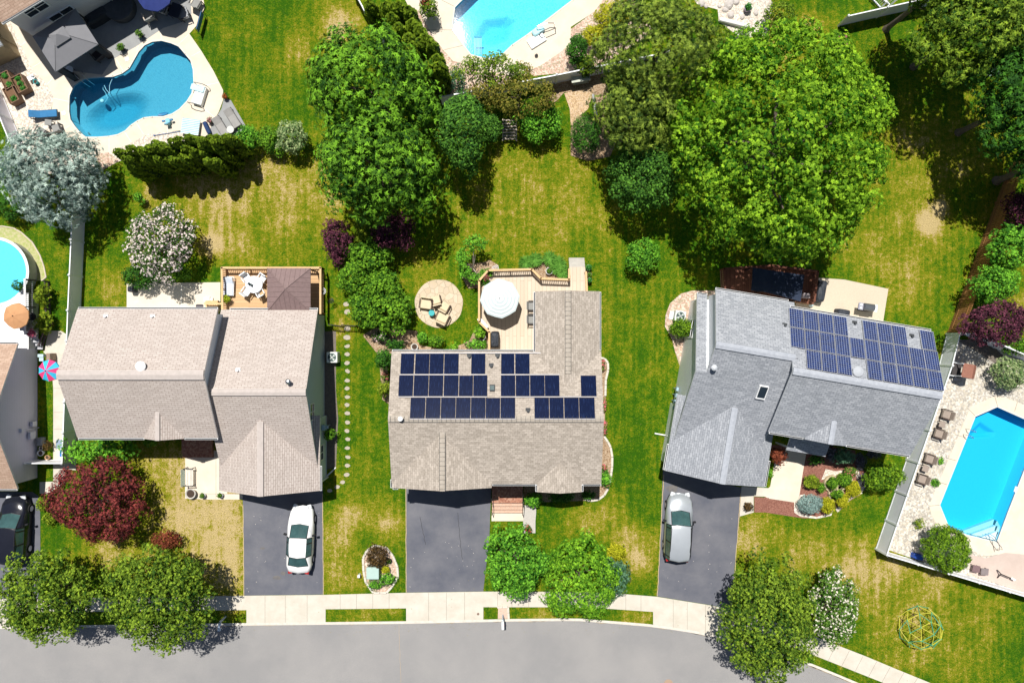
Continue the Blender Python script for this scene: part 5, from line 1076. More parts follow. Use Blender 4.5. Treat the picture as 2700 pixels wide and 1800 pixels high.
# ---------------------------------------------------------------- DECKS
DK = planks("deck_tan", (.56, .46, .35), (.63, .53, .42), (.24, .17, .11), 'Y', .27); DKX = planks("deck_orange", (.52, .32, .16), (.60, .39, .21), (.20, .10, .05), 'X', .22)
RL = mat("rail_wood", (.56, .36, .17), .7, scale=8, col2=(.66, .46, .25)); RLD = mat("baluster_brown", (.28, .13, .06), .7, scale=8); SKRT = mat("deck_skirt", (.3, .19, .11))
def railing(t, pts, z, h=1.0, m=RL, bm=None, gap=.13, post=True, w=.14):
    bm = bm or m
    for a, b in zip(pts, pts[1:]):
        a = Vector(a); b = Vector(b); d = b - a; an = math.atan2(d.y, d.x); c = (a + b) / 2
        r_ = t.part("railing", MB().box((c.x, c.y, z + h - .02), (d.length + w * .6, w, .04), an).box((c.x, c.y, z + h - .09), (d.length, .04, .1), an), m)
        t.part('lower_rail', MB().box((c.x, c.y, z + .12), (d.length, .04, .09), an), m, parent=r_)
        n = max(1, int(d.length / gap)); mb = MB()
        for i in range(n): q = a + d * ((i + .5) / n); mb.box((q.x, q.y, z + h / 2), (.04, .04, h - .15), an)
        t.part("balusters", mb, bm, parent=r_)
        k = max(1, round(d.length / 1.8))
        for i in range(k + 1): q = a + d * (i / k); t.part("post", MB().box((q.x, q.y, z + h / 2 - .12), (.09, .09, h + .2), an), bm, parent=r_)
def deckfloor(t, poly, z, m, o):
    L = [(x - o[0], y - o[1]) for x, y in poly]; t.part("floor", MB().prism(L, z - .05, z), m); t.part("skirt", MB().prism([(x * .995, y * .995) for x, y in L], .0, z - .055), SKRT)
def ZL(pts, z): return [W(p, z) for p in pts]
dp = ZL(PL(2, 2, 2050,1010, 2138,922, 2352,922) + PL(3, 2, 185,915, 268,998, 528,1008, 528,885, 672,885, 690,1105, 640,1150, 230,1150, 215,1568) + PL(3, 3, 215,110) + PL(2, 3, 2150,110, 2150,0) + PL(2, 2, 2145,1480, 2050,1385), DZ)
o = dp[0]; t = Thing("deck", "pale tan wooden deck with orange-brown railings behind the central house", "deck", (*o, 0)); dm = t; deckfloor(t, dp, DZ, DK, o)
def RZ(pts, z): return [(x - o[0], y - o[1]) for x, y in ZL(pts, z)]
railing(t, RZ(PL(2, 2, 2143,1480) + PL(2, 3, 2143,70), DZ + .9), DZ, .95); railing(t, RZ(PL(2, 2, 2143,1480, 2050,1388, 2050,1010, 2132,915) + PL(3, 2, 182,905, 265,990, 525,1000, 525,905), DZ + .9), DZ, .95, bm=RLD)
railing(t, RZ(PL(3, 2, 680,930, 688,1100), DZ + .7), DZ - .1, .8, bm=RLD)
mb = MB(); a = RZ(PL(3, 2, 528,885, 672,885), DZ); 
for i in range(3): t.part("step", MB().box(((a[0][0] + a[1][0]) / 2, a[0][1] + .1 + .25 * i, .68 - .2 * i - .1), (a[1][0] - a[0][0], .27, .2)), mat("step_greyed", (.42, .4, .36)))
# covered grill, deck box, pots and chairs on central deck
CVR = mat("cover_black", (.03, .035, .045), .6, var=.3, scale=5)
def cover(name, label, px, sx, sy, hgt, rz=0, z=0, m=CVR, cat="covered grill"):
    p = W(px, z + hgt * .7); t = Thing(name, label, cat, (*p, z), rz); mb = MB(); n = 20; prof = ((1.04, 0), (1.0, .5), (.97, .8), (.8, .95), (.35, 1.0)); rd = random.Random(len(label)); vs = []
    for k, zz in prof:
        for i in range(n):
            a = 2 * math.pi * i / n; c_, s_ = math.cos(a), math.sin(a); e = .35; wv = 1 + .04 * math.sin(i * 3.1) * (1 - zz)
            vs.append((sx / 2 * math.copysign(abs(c_) ** e, c_) * k * wv, sy / 2 * math.copysign(abs(s_) ** e, s_) * k * wv, hgt * zz * (1 + .02 * rd.uniform(-1, 1))))
    mb.add(vs, [(l * n + i, l * n + (i + 1) % n, (l + 1) * n + (i + 1) % n, (l + 1) * n + i) for l in range(4) for i in range(n)] + [tuple(range(4 * n, 5 * n))]); t.part("cover", mb, m); t.part("hem", MB().lathe((0, 0, 0), [(.5, 0), (.5, .03)], 16, sx=sx * 1.02, sy=sy * 1.02), m); return t
cover("covered_grill", "grill under a black cover at the deck corner beside the tan house", P(2, 2, 2195, 1550), .62, 1.15, 1.1, z=DZ)
for i, (x, y) in enumerate(((185, 1240), (185, 1365))): chair("deck_chair", ("upper", "lower")[i] + " grey sling chair tucked against the wall of the tan house on the deck", P(3, 2, x, y), R(90), GRYC, DKF, w_=.6, d=.62, z=DZ, bh=.95, group="grey chairs against the wall on the central deck")
p = W(P(2, 2, 2085, 1400), DZ + .3); t = Thing("deck_bench", "narrow white bench leaning along the deck's angled railing", "bench", (*p, DZ), R(-48)); t.part("seat", MB().rbox((0, 0, .42), (.95, .28, .06), .04), WPL); t.part("leg", MB().box((-.38, 0, .2), (.05, .25, .4)), WPL); t.part("leg", MB().box((.38, 0, .2), (.05, .25, .4)), WPL)
table("patio_table", "round glass table beneath the white octagonal umbrella", P(2, 2, 2238, 1185), .6, .73, mat("table_glass", (.3, .34, .34), .2), DKF, z=DZ)

# left deck
lp = ZL([(583, 703), (846, 703), (846, 826), (720, 826), (720, 818), (583, 818)], DZ); o = lp[0]
t = Thing("deck", "orange wooden deck with a brown gazebo behind the left tan-roofed house", "deck", (*o, 0)); deckfloor(t, lp, DZ, DKX, o)
railing(t, RZ([(587, 818), (585, 706), (845, 706), (845, 826)], DZ + .9), DZ, .95, bm=RLD)
railing(t, RZ(PL(1, 2, 1850,1218, 2060,1218), DZ + .6), .1, .8); t.part("step", MB().box((RZ([(575, 812)], .5)[0][0] - .5, RZ([(575, 812)], .5)[0][1] + .1, .3), (.9, .9, .3)), RL)
WIRE = mat("iron_white", (.72, .74, .76), .5); 
table("patio_table", "round white-clothed table in the middle of the orange deck", P(2, 2, -20, 1045), .62, .74, mat("cloth_white", (.72, .74, .78), .8), WIRE, z=DZ)
for i, (x, y, rz, lb) in enumerate(((1, 0, 0, "white mesh chair above the round deck table, left one"), (1, 1, 0, "white mesh chair below the round deck table, left one"), (2, 0, 0, "white mesh chair on the upper right of the deck table"), (2, 1, 0, "white mesh chair on the lower right of the deck table"))):
    px = ((2265, 985), (2265, 1110))[y] if x == 1 else ((55, 990), (40, 1120))[y]
    chair("mesh_chair", lb, P(x, 2, *px), R((35, 145, -35, -150)[i]), WIRE, WIRE, w_=.5, d=.5, z=DZ, bh=.9, group="white mesh chairs round the deck table")
p = W(P(1, 2, 2300, 1045), DZ + .8); single("bottle_caddy", MB().cyl((0, -.1, 0), (0, -.1, .3), .05).cyl((0, .1, 0), (0, .1, .25), .06).box((0, 0, .02), (.16, .4, .04)), mat("bottle_dark", (.03, .05, .05), .2), "dark bottle caddy lying on the white deck table", "caddy", (*p, DZ + .74), R(60))
lounger("white cushioned lounger at the left railing of the orange deck", P(1, 2, 2100, 1060), R(88), mat("cushion_white_blue", (.6, .66, .75), .8, scale=3), WIRE, z=DZ, L_=1.35, w_=.7)
table("side_table", "woven round side table under the edge of the brown gazebo", P(2, 2, 75, 1130), .33, .5, mat("rattan", (.5, .33, .18), .8, scale=20), DKW, z=DZ)
p = W(P(1, 2, 1905, 1180), .2); single("storage_box", MB().rbox((0, 0, .16), (.42, .34, .32), .03).box((.28, -.05, .1), (.2, .3, .2)), WPL, "small white box on the concrete patio beside the orange deck", "box", (*p, .013))
p = W(P(1, 2, 1830, 1243), .1); single("door_mat", MB().rbox((0, 0, .02), (.56, .26, .03), .1), mat("mat_dark", (.08, .07, .08), .9, scale=30), "dark oval mat beside the orange deck's short steps", "mat", (*p, .013))

def pot(name, label, px, r, hgt, m, fm, leafm=None, lr=None, z=0, seed=1, flower=0, cat="potted plant", leaf=.07, lh=None):
    p = W(px, z + hgt); t = Thing(name, label, cat, (*p, z)); t.part("pot", MB().lathe((0, 0, 0), [(r * .7, 0), (r * .95, hgt * .7), (r, hgt), (r * .86, hgt), (r * .84, hgt * .85)], 18), m, smooth=True); t.part("soil", MB().lathe((0, 0, hgt * .84), [(r * .85, 0), (r * .6, .01)], 14), mat("potting_soil", (.06, .04, .03), .95))
    if leafm: lr = lr or r * 1.1; t.part("foliage", crown_mesh("foliage", leafm, lr, lr, hgt + (lh or lr) * .4, lh or lr, seed, cl=lr * .5, leaf=leaf, style='broad', flower=flower, dens=.8), None)
    return t

# ---------------------------------------------------------------- gates, AC units, utility
def acunit(label, px, rz=0, fan=True, z=0):
    p = W(px, .8); t = Thing("air_conditioner", label, "air conditioner", (*p, 0), rz)
    t.part("housing", MB().rbox((0, 0, .4), (.78, .78, .8), .06), mat("ac_pale", (.66, .68, .66), .5, var=.04)); g_ = MB().cyl((0, 0, .80), (0, 0, .806), .31, .31, 24); t.part("fan_grille", g_, mat("ac_dark", (.05, .08, .08), .5))
    b = MB()
    for i in range(4): a = i * 1.571 + .4; b.add([(0, 0, .812), (.27 * math.cos(a), .27 * math.sin(a), .812), (.27 * math.cos(a + .6), .27 * math.sin(a + .6), .812)], [(0, 1, 2)])
    t.part("fan_blade", b, mat("ac_blade", (.45, .5, .46), .4)); t.part("hub", MB().cyl((0, 0, .81), (0, 0, .84), .07, .07, 12), STEEL)
    return t
acunit("pale square air conditioner in shadow beside the left tan-roofed house", P(2, 3, 697, 146)); acunit("white air conditioner on red gravel at the grey-roofed house's left side", P(3, 2, 1548, 1335), UA)
p = W(P(3, 2, 1478, 1330), .1); single("patio_block", MB().rbox((0, 0, .05), (.5, .6, .1), .02, -.2), WPL, "small pale slab with slots beside the right air conditioner", "slab", (*p, .01))
p = W(P(2, 4, 1072, 562), .8); t = Thing("utility_box", "pale green transformer box in the ringed island bed", "utility box", (*p, 0)); t.part("housing", MB().rbox((0, 0, .4), (.86, .84, .8), .03), mat("utility_green", (.33, .45, .40), .5, var=.04)); t.part("lid", MB().rbox((0, .03, .83), (.9, .86, .07), .03), mat("utility_green_lid", (.38, .51, .46), .5, var=.05)); t.part("pad", MB().box((0, 0, .03), (1.0, 1.0, .06)), CONC)
def mailbox(label, base, rz, col=WPL):
    p = W(base); t = Thing("mailbox", label, "mailbox", (*p, 0), rz); t.part("post", MB().box((0, 0, .55), (.1, .1, 1.1)).box((0, -.22, 1.02), (.08, .5, .08)), mat("mailbox_post", (.5, .56, .62), .5)); mb = MB()
    n = 8; vs = []
    for y in (-.62, -.06): vs += [(.10, y, 1.06), *[(.10 * math.cos(a), y, 1.18 + .09 * math.sin(a)) for a in np.linspace(0, math.pi, n)], (-.10, y, 1.06)]
    k = n + 2; mb.add(vs, [tuple(range(k)), tuple(range(2 * k - 1, k - 1, -1))] + [(i, k + i, k + (i + 1) % k, (i + 1) % k) for i in range(k)]); t.part("box", mb, col); t.part("flag", MB().box((.115, -.3, 1.22), (.012, .05, .16)), TAIL); return t
mailbox("white mailbox on a post in the little brick plot by the central driveway", P(2, 4, 2268, 940), R(2)); mailbox("pale blue mailbox beside the shadow of the left street tree", P(1, 4, 2075, 955), R(-6), mat("mailbox_blue", (.45, .55, .68), .5))
def post_marker(label, px): p = W(px); t = Thing("utility_marker", label, "marker", (*p, 0)); t.part("post", MB().box((0, 0, .22), (.14, .16, .44)), WPL); t.part("cap", MB().box((0, 0, .46), (.17, .19, .04)), WPL)
post_marker("short white utility marker at the left edge of the island bed", P(2, 4, 955, 570))
p = W(P(2, 4, 2041, 932)); single("valve_cover", MB().cyl((0, 0, 0), (0, 0, .012), .09, .09, 18), mat("rusty_iron", (.2, .13, .1), .8), "round rusty valve cover in the pale driveway apron", "valve cover", (*p, .019))
p = W(P(3, 4, 1440, 1580), 0); single("manhole_cover", MB().cyl((0, 0, 0), (0, 0, .012), .33, .33, 28), mat("manhole_rust", (.36, .25, .18), .8, scale=12), "round brown manhole cover at the bottom edge of the road", "manhole cover", (*p, -.117))
p = W(P(4, 4, 75, 1450), 0); 
# stepping stones
SST = mat("stepping_stone", (.36, .32, .25), .9, scale=3, col2=(.46, .41, .34)); rs = random.Random(3)
ss = [(2, 2, 828, 1225), (2, 2, 838, 1295), (2, 2, 838, 1452), (2, 2, 838, 1530)] + [(2, 3, x, y) for x, y in ((838,44),(842,118),(838,198),(840,273),(838,358),(838,430),(841,510),(838,582),(841,659),(840,741),(838,819),(845,898),(841,976),(844,1060),(840,1138),(833,1221),(797,1288),(745,1336),(678,1368))]
for i, (c, r, x, y) in enumerate(ss):
    n = 7; mb = MB(); k = 1.0 if i < 4 else .82
    mb.prism([(k * .27 * rs.uniform(.75, 1.1) * math.cos(a), k * .19 * rs.uniform(.75, 1.1) * math.sin(a)) for a in np.linspace(0, 5.4, n)], -.02, .028)
    lb = (ORD[i] + " stepping stone from the top of the path beside the left house") if i < 20 else ("stepping stone " + ("just above the last two at the path's lower bend", "second from the lower end of the path", "at the lower end of the path in the house's shadow")[i - 20])
    single("stepping_stone", mb, SST, lb, "stepping stone", W(P(c, r, x, y)), rs.uniform(-.4, .4), "stepping stones along the side of the left house")
# iron trellis gate
def gate(label, a, b, hgt=1.1):
    A = W(a); B = W(b); L_ = math.dist(A, B); t = Thing("iron_gate", label, "gate", (*A, 0), math.atan2(B[1] - A[1], B[0] - A[0])); mb = MB().tube([(0, 0, 0), (0, 0, hgt), (L_, 0, hgt), (L_, 0, 0)], .035).tube([(0, 0, .15), (L_, 0, .15)], .025).tube([(0, 0, hgt * .8), (L_, 0, hgt * .8)], .02)
    t.part("frame", mb, BLACKM); mb = MB()
    for i in range(1, 9): mb.cyl((L_ * i / 9, 0, .15), (L_ * i / 9, 0, hgt), .015, .015, 5)
    t.part("bars", mb, BLACKM)
gate("black iron garden gate beside the left house, left leaf", P(2, 2, 700, 1415), P(2, 2, 805, 1430)); gate("black iron garden gate half under the green hedge, right leaf", P(2, 2, 815, 1420), P(2, 2, 960, 1430))
def scroll(name, label, px, z, r=.25, m=WIRE):
    p = W(px, z); mb = MB(); pts = [(r * (.25 + .75 * a / 14) * math.cos(a), r * (.25 + .75 * a / 14) * math.sin(a), .02 + .0 * a) for a in np.linspace(0, 14, 40)]; mb.tube(pts, .02, 5).cyl((0, 0, -z), (0, 0, .02), .02); single(name, mb, m, label, "ornament", (*p, z))
scroll("wire_ornament", "white spiral wire ornament beside the left deck's right railing", P(2, 2, 612, 1108), 1.3); scroll("wire_ornament", "dark spiral wire ornament standing on the lawn by the left deck", P(2, 2, 690, 1195), .8, .2, BLACKM); scroll("wire_ornament", "white ring hoop at the central deck's upper left corner", P(2, 2, 2195, 900), 1.6, .28)
# raised deck of the round pool
p = W((-16, 716), 1.2); pr_ = 2.36; t = Thing("above_ground_pool", "round above-ground pool with bright blue water at the left edge", "swimming pool", (*p, 0))
t.part("wall", MB().lathe((0, 0, 0), [(pr_, 0), (pr_, 1.15), (pr_ - .02, 1.15), (pr_ - .02, .1)], 36), mat("pool_wall_steel", (.36, .37, .36), .5, scale=3)); mb = MB()
n = 36; mb.add([(q * math.cos(2 * math.pi * i / n), q * math.sin(2 * math.pi * i / n), 1.18) for q in (pr_ - .06, pr_ + .14) for i in range(n)], [(i, n + i, n + (i + 1) % n, (i + 1) % n) for i in range(n)]); t.part("rim", mb, WHITE)
t.part("liner", MB().lathe((0, 0, 0), [(pr_ - .1, 0.05), (pr_ - .08, 1.16)], 36), LN3); t.part("water", MB().cyl((0, 0, 1.0), (0, 0, 1.02), pr_ - .09, pr_ - .09, 36), mat("pool_water_blue", (.02, .30, .56), .08, scale=5, col2=(.05, .38, .62)))
dz = 1.15; q = ZL(PL(1, 2, 205,1115, 262,1120, 262,1560) + PL(1, 3, 262,70, -100,70) + PL(1, 2, -120,1280, 60,1230), dz); o = q[0]
t = Thing("pool_deck_platform", "raised white deck holding the apricot umbrella by the round pool", "deck", (*o, 0)); t.part("floor", MB().prism([(x - o[0], y - o[1]) for x, y in q], dz - .06, dz), WHITE); t.part("skirt", MB().prism([((x - o[0]) * .99, (y - o[1]) * .99) for x, y in q], 0, dz - .065), mat("deck_grey", (.45, .45, .45)))
railing(t, RZ(PL(1, 2, 255,1000, 258,1500), dz + .5), dz - .15, 1.0, m=mat("rail_white", (.7, .68, .68)), bm=mat("rail_dark_brown", (.10, .075, .08)))
for i in range(4): t.part("step", MB().box((RZ([P(1, 2, 330, 1530)], .4)[0][0] + .0, RZ([P(1, 2, 330, 1530)], .4)[0][1] - .25 * i, .9 - .22 * i), (.8, .25, .06)), mat("step_grey", (.42, .42, .45)))
p = W(P(1, 2, 215, 1430), dz + .4); single("deck_box", MB().rbox((0, 0, .25), (.42, .62, .5), .04).rbox((-.02, 0, .52), (.34, .5, .05), .03), mat("box_grey", (.36, .36, .4)), "grey storage box on the white pool deck beneath the apricot umbrella", "storage box", (*p, dz))
pot("flower_pot", "pot of pink and red flowers on the white pool deck's corner", P(1, 2, 305, 1492), .16, .3, WPL, None, foliage("petal_pink_red", (.35, .03, .08), (.75, .25, .35)), .3, z=1.2, leaf=.09)
ql = W(P(1, 3, 220, 85)); single("fence_return", MB().box((0, 0, 1.0), (1.9, .08, .3)).box((-.9, 0, .5), (.08, .08, 1)).box((.9, 0, .5), (.08, .08, 1)), mat("rail_grey", (.5, .5, .5)), "grey rail closing the bottom of the white pool deck", "railing", (*ql, 0))
fence("dark short picket fence beside the plants under the round pool deck", PL(1, 2, 455,1020, 470,1400, 400,1600), .6, pm=mat("rail_dark_brown", (.1, .075, .08)), rm=mat("rail_dark_brown", (.1, .075, .08)), open_=True, post=.08, span=1.2)
p = W(P(1, 3, 365, 130), 1.2); single("shed_roof_panel", MB().box((0, 0, 1.1), (.4, .22, .06)).box((0, -.25, 1.0), (.3, .3, .06)).box((-.1, 0, .55), (.08, .2, 1.1)), mat("pale_aqua", (.45, .6, .62)), "pale aqua shelf bracket on the lavender wall near the pink umbrella", "shelf", (*p, 0))
p = W(P(1, 3, 455, 140), .6); single("storage_bin", MB().rbox((0, 0, .4), (.3, .5, .8), .04), mat("bin_brown", (.3, .22, .17)), "brown upright bin just above the pink and turquoise umbrella", "bin", (*p, 0))
p = W(P(1, 3, 548, 945), .9); t = Thing("wheelie_bin", "blue-grey wheelie bin standing on the narrow side path", "bin", (*p, .013)); t.part("body", MB().rbox((0, 0, .45), (.42, .58, .9), .05), mat("bin_blue_grey", (.2, .26, .36))); t.part("lid", MB().rbox((0, .02, .93), (.46, .64, .06), .06), mat("bin_lid", (.25, .31, .42)))
p = W(P(1, 3, 566, 1030), .9); t = Thing("wheelie_bin", "bright blue recycling bin against the fence on the side path", "bin", (*p, .013)); t.part("body", MB().rbox((0, 0, .4), (.3, .45, .8), .05), mat("bin_blue", (.03, .15, .5))); t.part("lid", MB().rbox((0, .02, .83), (.34, .5, .06), .06), mat("bin_blue", (.03, .15, .5)))
cover("garden_cart", "small grey covered box by the lavender wall", P(1, 3, 365, 920), .45, .6, .5, m=mat("cover_grey", (.25, .26, .28)), cat="box")
for i, (x, y, r_, lb) in enumerate(((368, 1025, .22, "large white-rimmed empty pot below the lavender wall"), (430, 1065, .17, "small terracotta-rimmed pot right of the white pot"), (372, 980, .13, "tiny steel pot above the white-rimmed pot"))): pot("planter", lb, P(1, 3, x, y), r_, .35, (WPL, mat("terracotta", (.5, .3, .16)), STEEL)[i], None, cat="planter")
# front garden bench and pots of left house
p = W(P(1, 3, 1738, 1245), .5); t = Thing("garden_bench", "white slatted garden bench on the pale front walk of the left house", "bench", (*p, .013), R(90))
mb = MB()
for i in range(5): mb.box((0, -.22 + .1 * i, .44), (1.25, .075, .03))
t.part("seat", mb, mat("bench_cream", (.7, .66, .58), .7)); mb = MB()
for i in range(4): mb.box((0, .30 + .03 * i, .55 + .12 * i), (1.25, .03, .09))
t.part("backrest", mb, mat("bench_sage", (.42, .5, .45), .7))
for sx in (-1, 1): t.part("armrest", MB().box((sx * .63, .0, .62), (.05, .6, .05)).box((sx * .63, -.25, .3), (.05, .05, .6)).box((sx * .63, .3, .45), (.05, .05, .9)), mat("bench_iron", (.1, .1, .1)))
pot("planter", "wide round stone planter below the bench on the front walk", P(1, 3, 1748, 1400), .38, .4, mat("stone_planter", (.5, .47, .43), .8, scale=8), None, cat="planter")
LG = foliage("leaf_fresh", (.04, .12, .012), (.20, .34, .05)); HOSTA = foliage("leaf_hosta", (.03, .16, .02), (.10, .36, .06))
pot("potted_plant", "white pot with green-yellow plant right of the stone planter", P(1, 3, 1860, 1415), .2, .3, WPL, None, LG, .2); pot("potted_plant", "white pot with green plant at the corner of the garage gable", P(1, 3, 2022, 1412), .2, .3, WPL, None, LG, .19, seed=3)
# chairs & tables in the right pool yard
g = "taupe cushioned chairs beside the long cyan pool"
for x, y, lb in ((1645, 672, "topmost taupe armchair beside the vinyl fence and cyan pool"), (1575, 848, "second taupe armchair from the top beside the vinyl fence"), (1488, 1080, "third taupe armchair from the top, on the river stones"), (1420, 1265, "lowest taupe armchair in the row along the river stones")):
    chair("armchair", lb, P(4, 3, x, y), R(-108), TAUPE, DKW, w_=.62, d=.62, sh=.4, bh=.78, group=g, cushion=TAUPE)
for x, y, lb in ((1603, 762, "brown square side table between the two upper taupe armchairs"), (1448, 1168, "brown square side table between the two lower taupe armchairs")): table("side_table", lb, P(4, 3, x, y), 0, .45, TAUPE, DKW, square=(.45, .45), rz=R(-18))
p = W(P(4, 3, 1820, 270), 1.2); t = Thing("swing_seat", "brown-roofed garden swing seat on the river stones near the variegated shrub", "swing seat", (*p, 0), R(-12))
BRN = mat("canopy_rust", (.26, .11, .075), .7, var=.15, scale=9); t.part("roof", MB().slab([(-.35, -.5, 1.35), (.25, -.5, 1.62), (.25, .5, 1.62), (-.35, .5, 1.35)], .05, 0, 0).slab([(.25, -.5, 1.62), (.62, -.5, 1.3), (.62, .5, 1.3), (.25, .5, 1.62)], .05, 0, 0), BRN)
for sx, sy in ((1, 1), (-1, 1), (1, -1), (-1, -1)): t.part("post", MB().box((sx * .45 + .1, sy * .45, .68), (.06, .06, 1.35)), WIRE)
t.part("seat", MB().box((-.25, 0, .45), (.6, .95, .07)), DKF); t.part("side_frame", MB().box((-.62, .48, .5), (.7, .05, .06)).box((-.62, -.48, .5), (.7, .05, .06)).box((-.95, 0, .5), (.05, .95, .06)), WIRE)
for x, y, lb, m_ in ((1915, 520, "purplish-brown footstool next to the big clipped arborvitae", "stool_plum"), (1993, 547, "grey-brown slatted stool right of the purplish footstool", "stool_grey")): table("footstool", lb, P(4, 4, x, y), 0, .42, mat(m_, (.17, .11, .115) if 'plum' in m_ else (.2, .17, .17), .8), DKW, square=(.55, .5), rz=R(-12 if 'plum' in m_ else -4), cat="stool")
p = W(P(4, 4, 2200, 580), .5); t = Thing("pool_brush", "dark pole tool with a white brush head on the rose paving", "pool tool", (*p, .02)); t.part("pole", MB().tube([(-.5, .3, .1), (-.35, .05, .3), (.35, -.25, .3)], .04).tube([(-.35, .05, .3), (-.45, -.3, .05)], .035), TRIM); t.part("head", MB().rbox((.55, -.32, .3), (.35, .14, .08), .06, -.5), WPL)
cover("equipment_cover", "blue and white wrapped bundle beside the fence under the clipped arborvitae", P(4, 4, 1380, 410), .75, .4, .5, R(-15), m=mat("tarp_blue", (.02, .08, .4), .5, var=.6, scale=8), cat="bundle")
p = W(P(4, 4, 1378, 355), .3); single("pump_box", MB().rbox((0, 0, .15), (.28, .28, .3), .03), mat("box_beige", (.5, .47, .4)), "small beige box above the blue wrapped bundle", "box", (*p, .01))
def railpair(label, pts1, pts2, z=0, m=STEEL):
    o = W(pts1[0]); t = Thing("pool_handrail", label, "handrail", (*o, 0))
    for pp in (pts1, pts2):
        a = W(pp[0]); b = W(pp[1]); a = (a[0] - o[0], a[1] - o[1]); b = (b[0] - o[0], b[1] - o[1]); mid = lambda k: (a[0] + (b[0] - a[0]) * k, a[1] + (b[1] - a[1]) * k)
        t.part("rail", MB().tube([(*a, 0), (*mid(.06), .6), (*mid(.3), .8), (*mid(.6), .75), (*mid(.9), .45), (*b, -.25)], .024, 8), m)
railpair("pair of steel grab rails on the left side of the long cyan pool", PL(4, 3, 1815,800, 1880,830), PL(4, 3, 1790,850, 1860,885)); railpair("steel handrails at the white corner steps of the long pool", PL(4, 4, 2110,330, 2010,205), PL(4, 4, 2075,340, 2040,195))
railpair("steel ladder rails at the shaded left end of the kidney pool", PL(1, 1, 722,700, 810,790), PL(1, 1, 775,680, 850,770))
p = W(P(4, 3, 2270, 1355), 0); single("skimmer_lid", MB().rbox((0, 0, .02), (.16, .42, .03), .02, -.3), WPL, "white skimmer lid on the right edge of the long cyan pool", "lid", (*p, .03))
# right house patio and dark deck
cover("covered_furniture", "furniture piece under a black cover at the left end of the paver patio", P(4, 2, 487, 1105), .65, 1.6, .9, R(-10), cat="covered furniture"); cover("covered_furniture", "low furniture under a black cover beside the solar roof's eave", P(4, 2, 690, 1310), .95, .6, .7, R(-10), cat="covered furniture")
p = W(P(4, 2, 905, 1250), 1.0); t = Thing("gas_grill", "stainless gas grill with side shelves on the beige paver patio", "grill", (*p, .013), R(-8)); t.part("lid", MB().cyl((-.15, 0, .95), (.55, 0, .95), .26, .26, 14), mat("grill_grey", (.14, .15, .17), .3, metal=.5)); t.part("cabinet", MB().box((.2, 0, .4), (.75, .5, .8)), TRIM)
t.part("side_shelf", MB().box((.72, 0, .85), (.25, .5, .05)), WPL); t.part("side_shelf", MB().box((-.35, 0, .85), (.35, .5, .05)), mat("grill_shelf", (.3, .3, .36)));
for k in range(2): t.part("burner", MB().cyl((-.35 + .0 * k, -.12 + .24 * k, .88), (-.35, -.12 + .24 * k, .92), .08, .08, 12), WPL)
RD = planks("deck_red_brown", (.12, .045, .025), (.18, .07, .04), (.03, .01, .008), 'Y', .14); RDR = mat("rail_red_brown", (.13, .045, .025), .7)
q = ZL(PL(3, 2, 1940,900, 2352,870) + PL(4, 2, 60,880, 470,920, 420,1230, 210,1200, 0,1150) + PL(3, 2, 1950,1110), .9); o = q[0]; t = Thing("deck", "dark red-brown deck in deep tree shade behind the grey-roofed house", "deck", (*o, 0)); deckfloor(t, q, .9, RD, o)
railing(t, RZ(PL(3, 2, 1960,1090, 1950,900) + PL(4, 2, 30,870, 460,925, 425,1200), 1.8), .9, .95, m=RDR, bm=RDR)
p = ZL(PL(3, 2, 2215,890) + PL(4, 2, 335,960, 300,1200, -40,1110) + PL(3, 2, 2200,1100), 2.6); o = p[0]; t = Thing("patio_canopy", "flat dark navy canopy over the shaded red-brown deck", "canopy", (*o, 0)); L = [(x - o[0], y - o[1]) for x, y in p]; t.part("canopy", MB().prism(L, 2.52, 2.6), mat("canopy_navy", (.018, .028, .055), .8, var=.3, scale=1))
for x, y in L[:4]: t.part("post", MB().box((x * .96, y * .96, 1.7), (.08, .08, 1.65)), TRIM)
p = W(P(4, 2, 362, 1145), 1.5); single("deck_box", MB().rbox((0, 0, .25), (.5, .35, .5), .03), mat("box_pinkish", (.36, .3, .31)), "pale box on the dark deck near the black covered furniture", "storage box", (*p, .9), -.1)
p = W(P(4, 2, 410, 1225), .5); single("garden_ball", MB().lathe((0, 0, 0), [(.05, 0), (.17, .1), (.2, .22), (.14, .36), (.01, .42)], 16), mat("pale_glass", (.45, .6, .62), .3), "pale blue glass globe at the dark deck's lower corner", "ornament", (*p, .013), smooth=True)
# terrace furniture top left
lounger("blue cushioned sun lounger on the white pebbles beside the kidney pool", P(1, 1, 400, 1048), R(184), BLU, DKF, L_=1.95, w_=.55)
g = "grey sling chairs half under the blue spruce"
chair("sling_chair", "grey sling chair at the upper left under the blue spruce edge", P(1, 1, 375, 1215), R(150), GRYC, DKF, group=g, bh=.9); chair("sling_chair", "grey sling chair at the upper right under the blue spruce edge", P(1, 1, 515, 1180), R(200), GRYC, DKF, group=g, bh=.9)
table("side_table", "small grey square table under the blue lounger", P(1, 1, 440, 1125), 0, .45, GRYC, DKF, square=(.5, .42), rz=R(-8))
g = "grey slatted chairs on the corner paving"
for x, y, rz, lb in ((2135, 1085, -58, "upper grey lounger with dark seat on the corner paving"), (2025, 1160, -58, "lower grey lounger with dark seat on the corner paving")):
    lounger(lb, P(1, 1, x, y), R(rz + 180), mat("sling_grey", (.30, .29, .28), .9), DKF, L_=1.5, w_=.6, group=g, back=.35)
table("side_table", "small round glass table between the two grey loungers", P(1, 1, 2115, 1190), .27, .45, mat("tabletop_pale", (.5, .5, .48), .4), DKF)
STR = mat("striped_white", (.66, .72, .74), .8); p = W(P(1, 1, 1745, 1165), .4)
t = Thing("striped_lounger", "white lounger with pale blue stripes beside the arborvitae hedge", "sun lounger", (*p, .02), R(-8)); mb = MB()
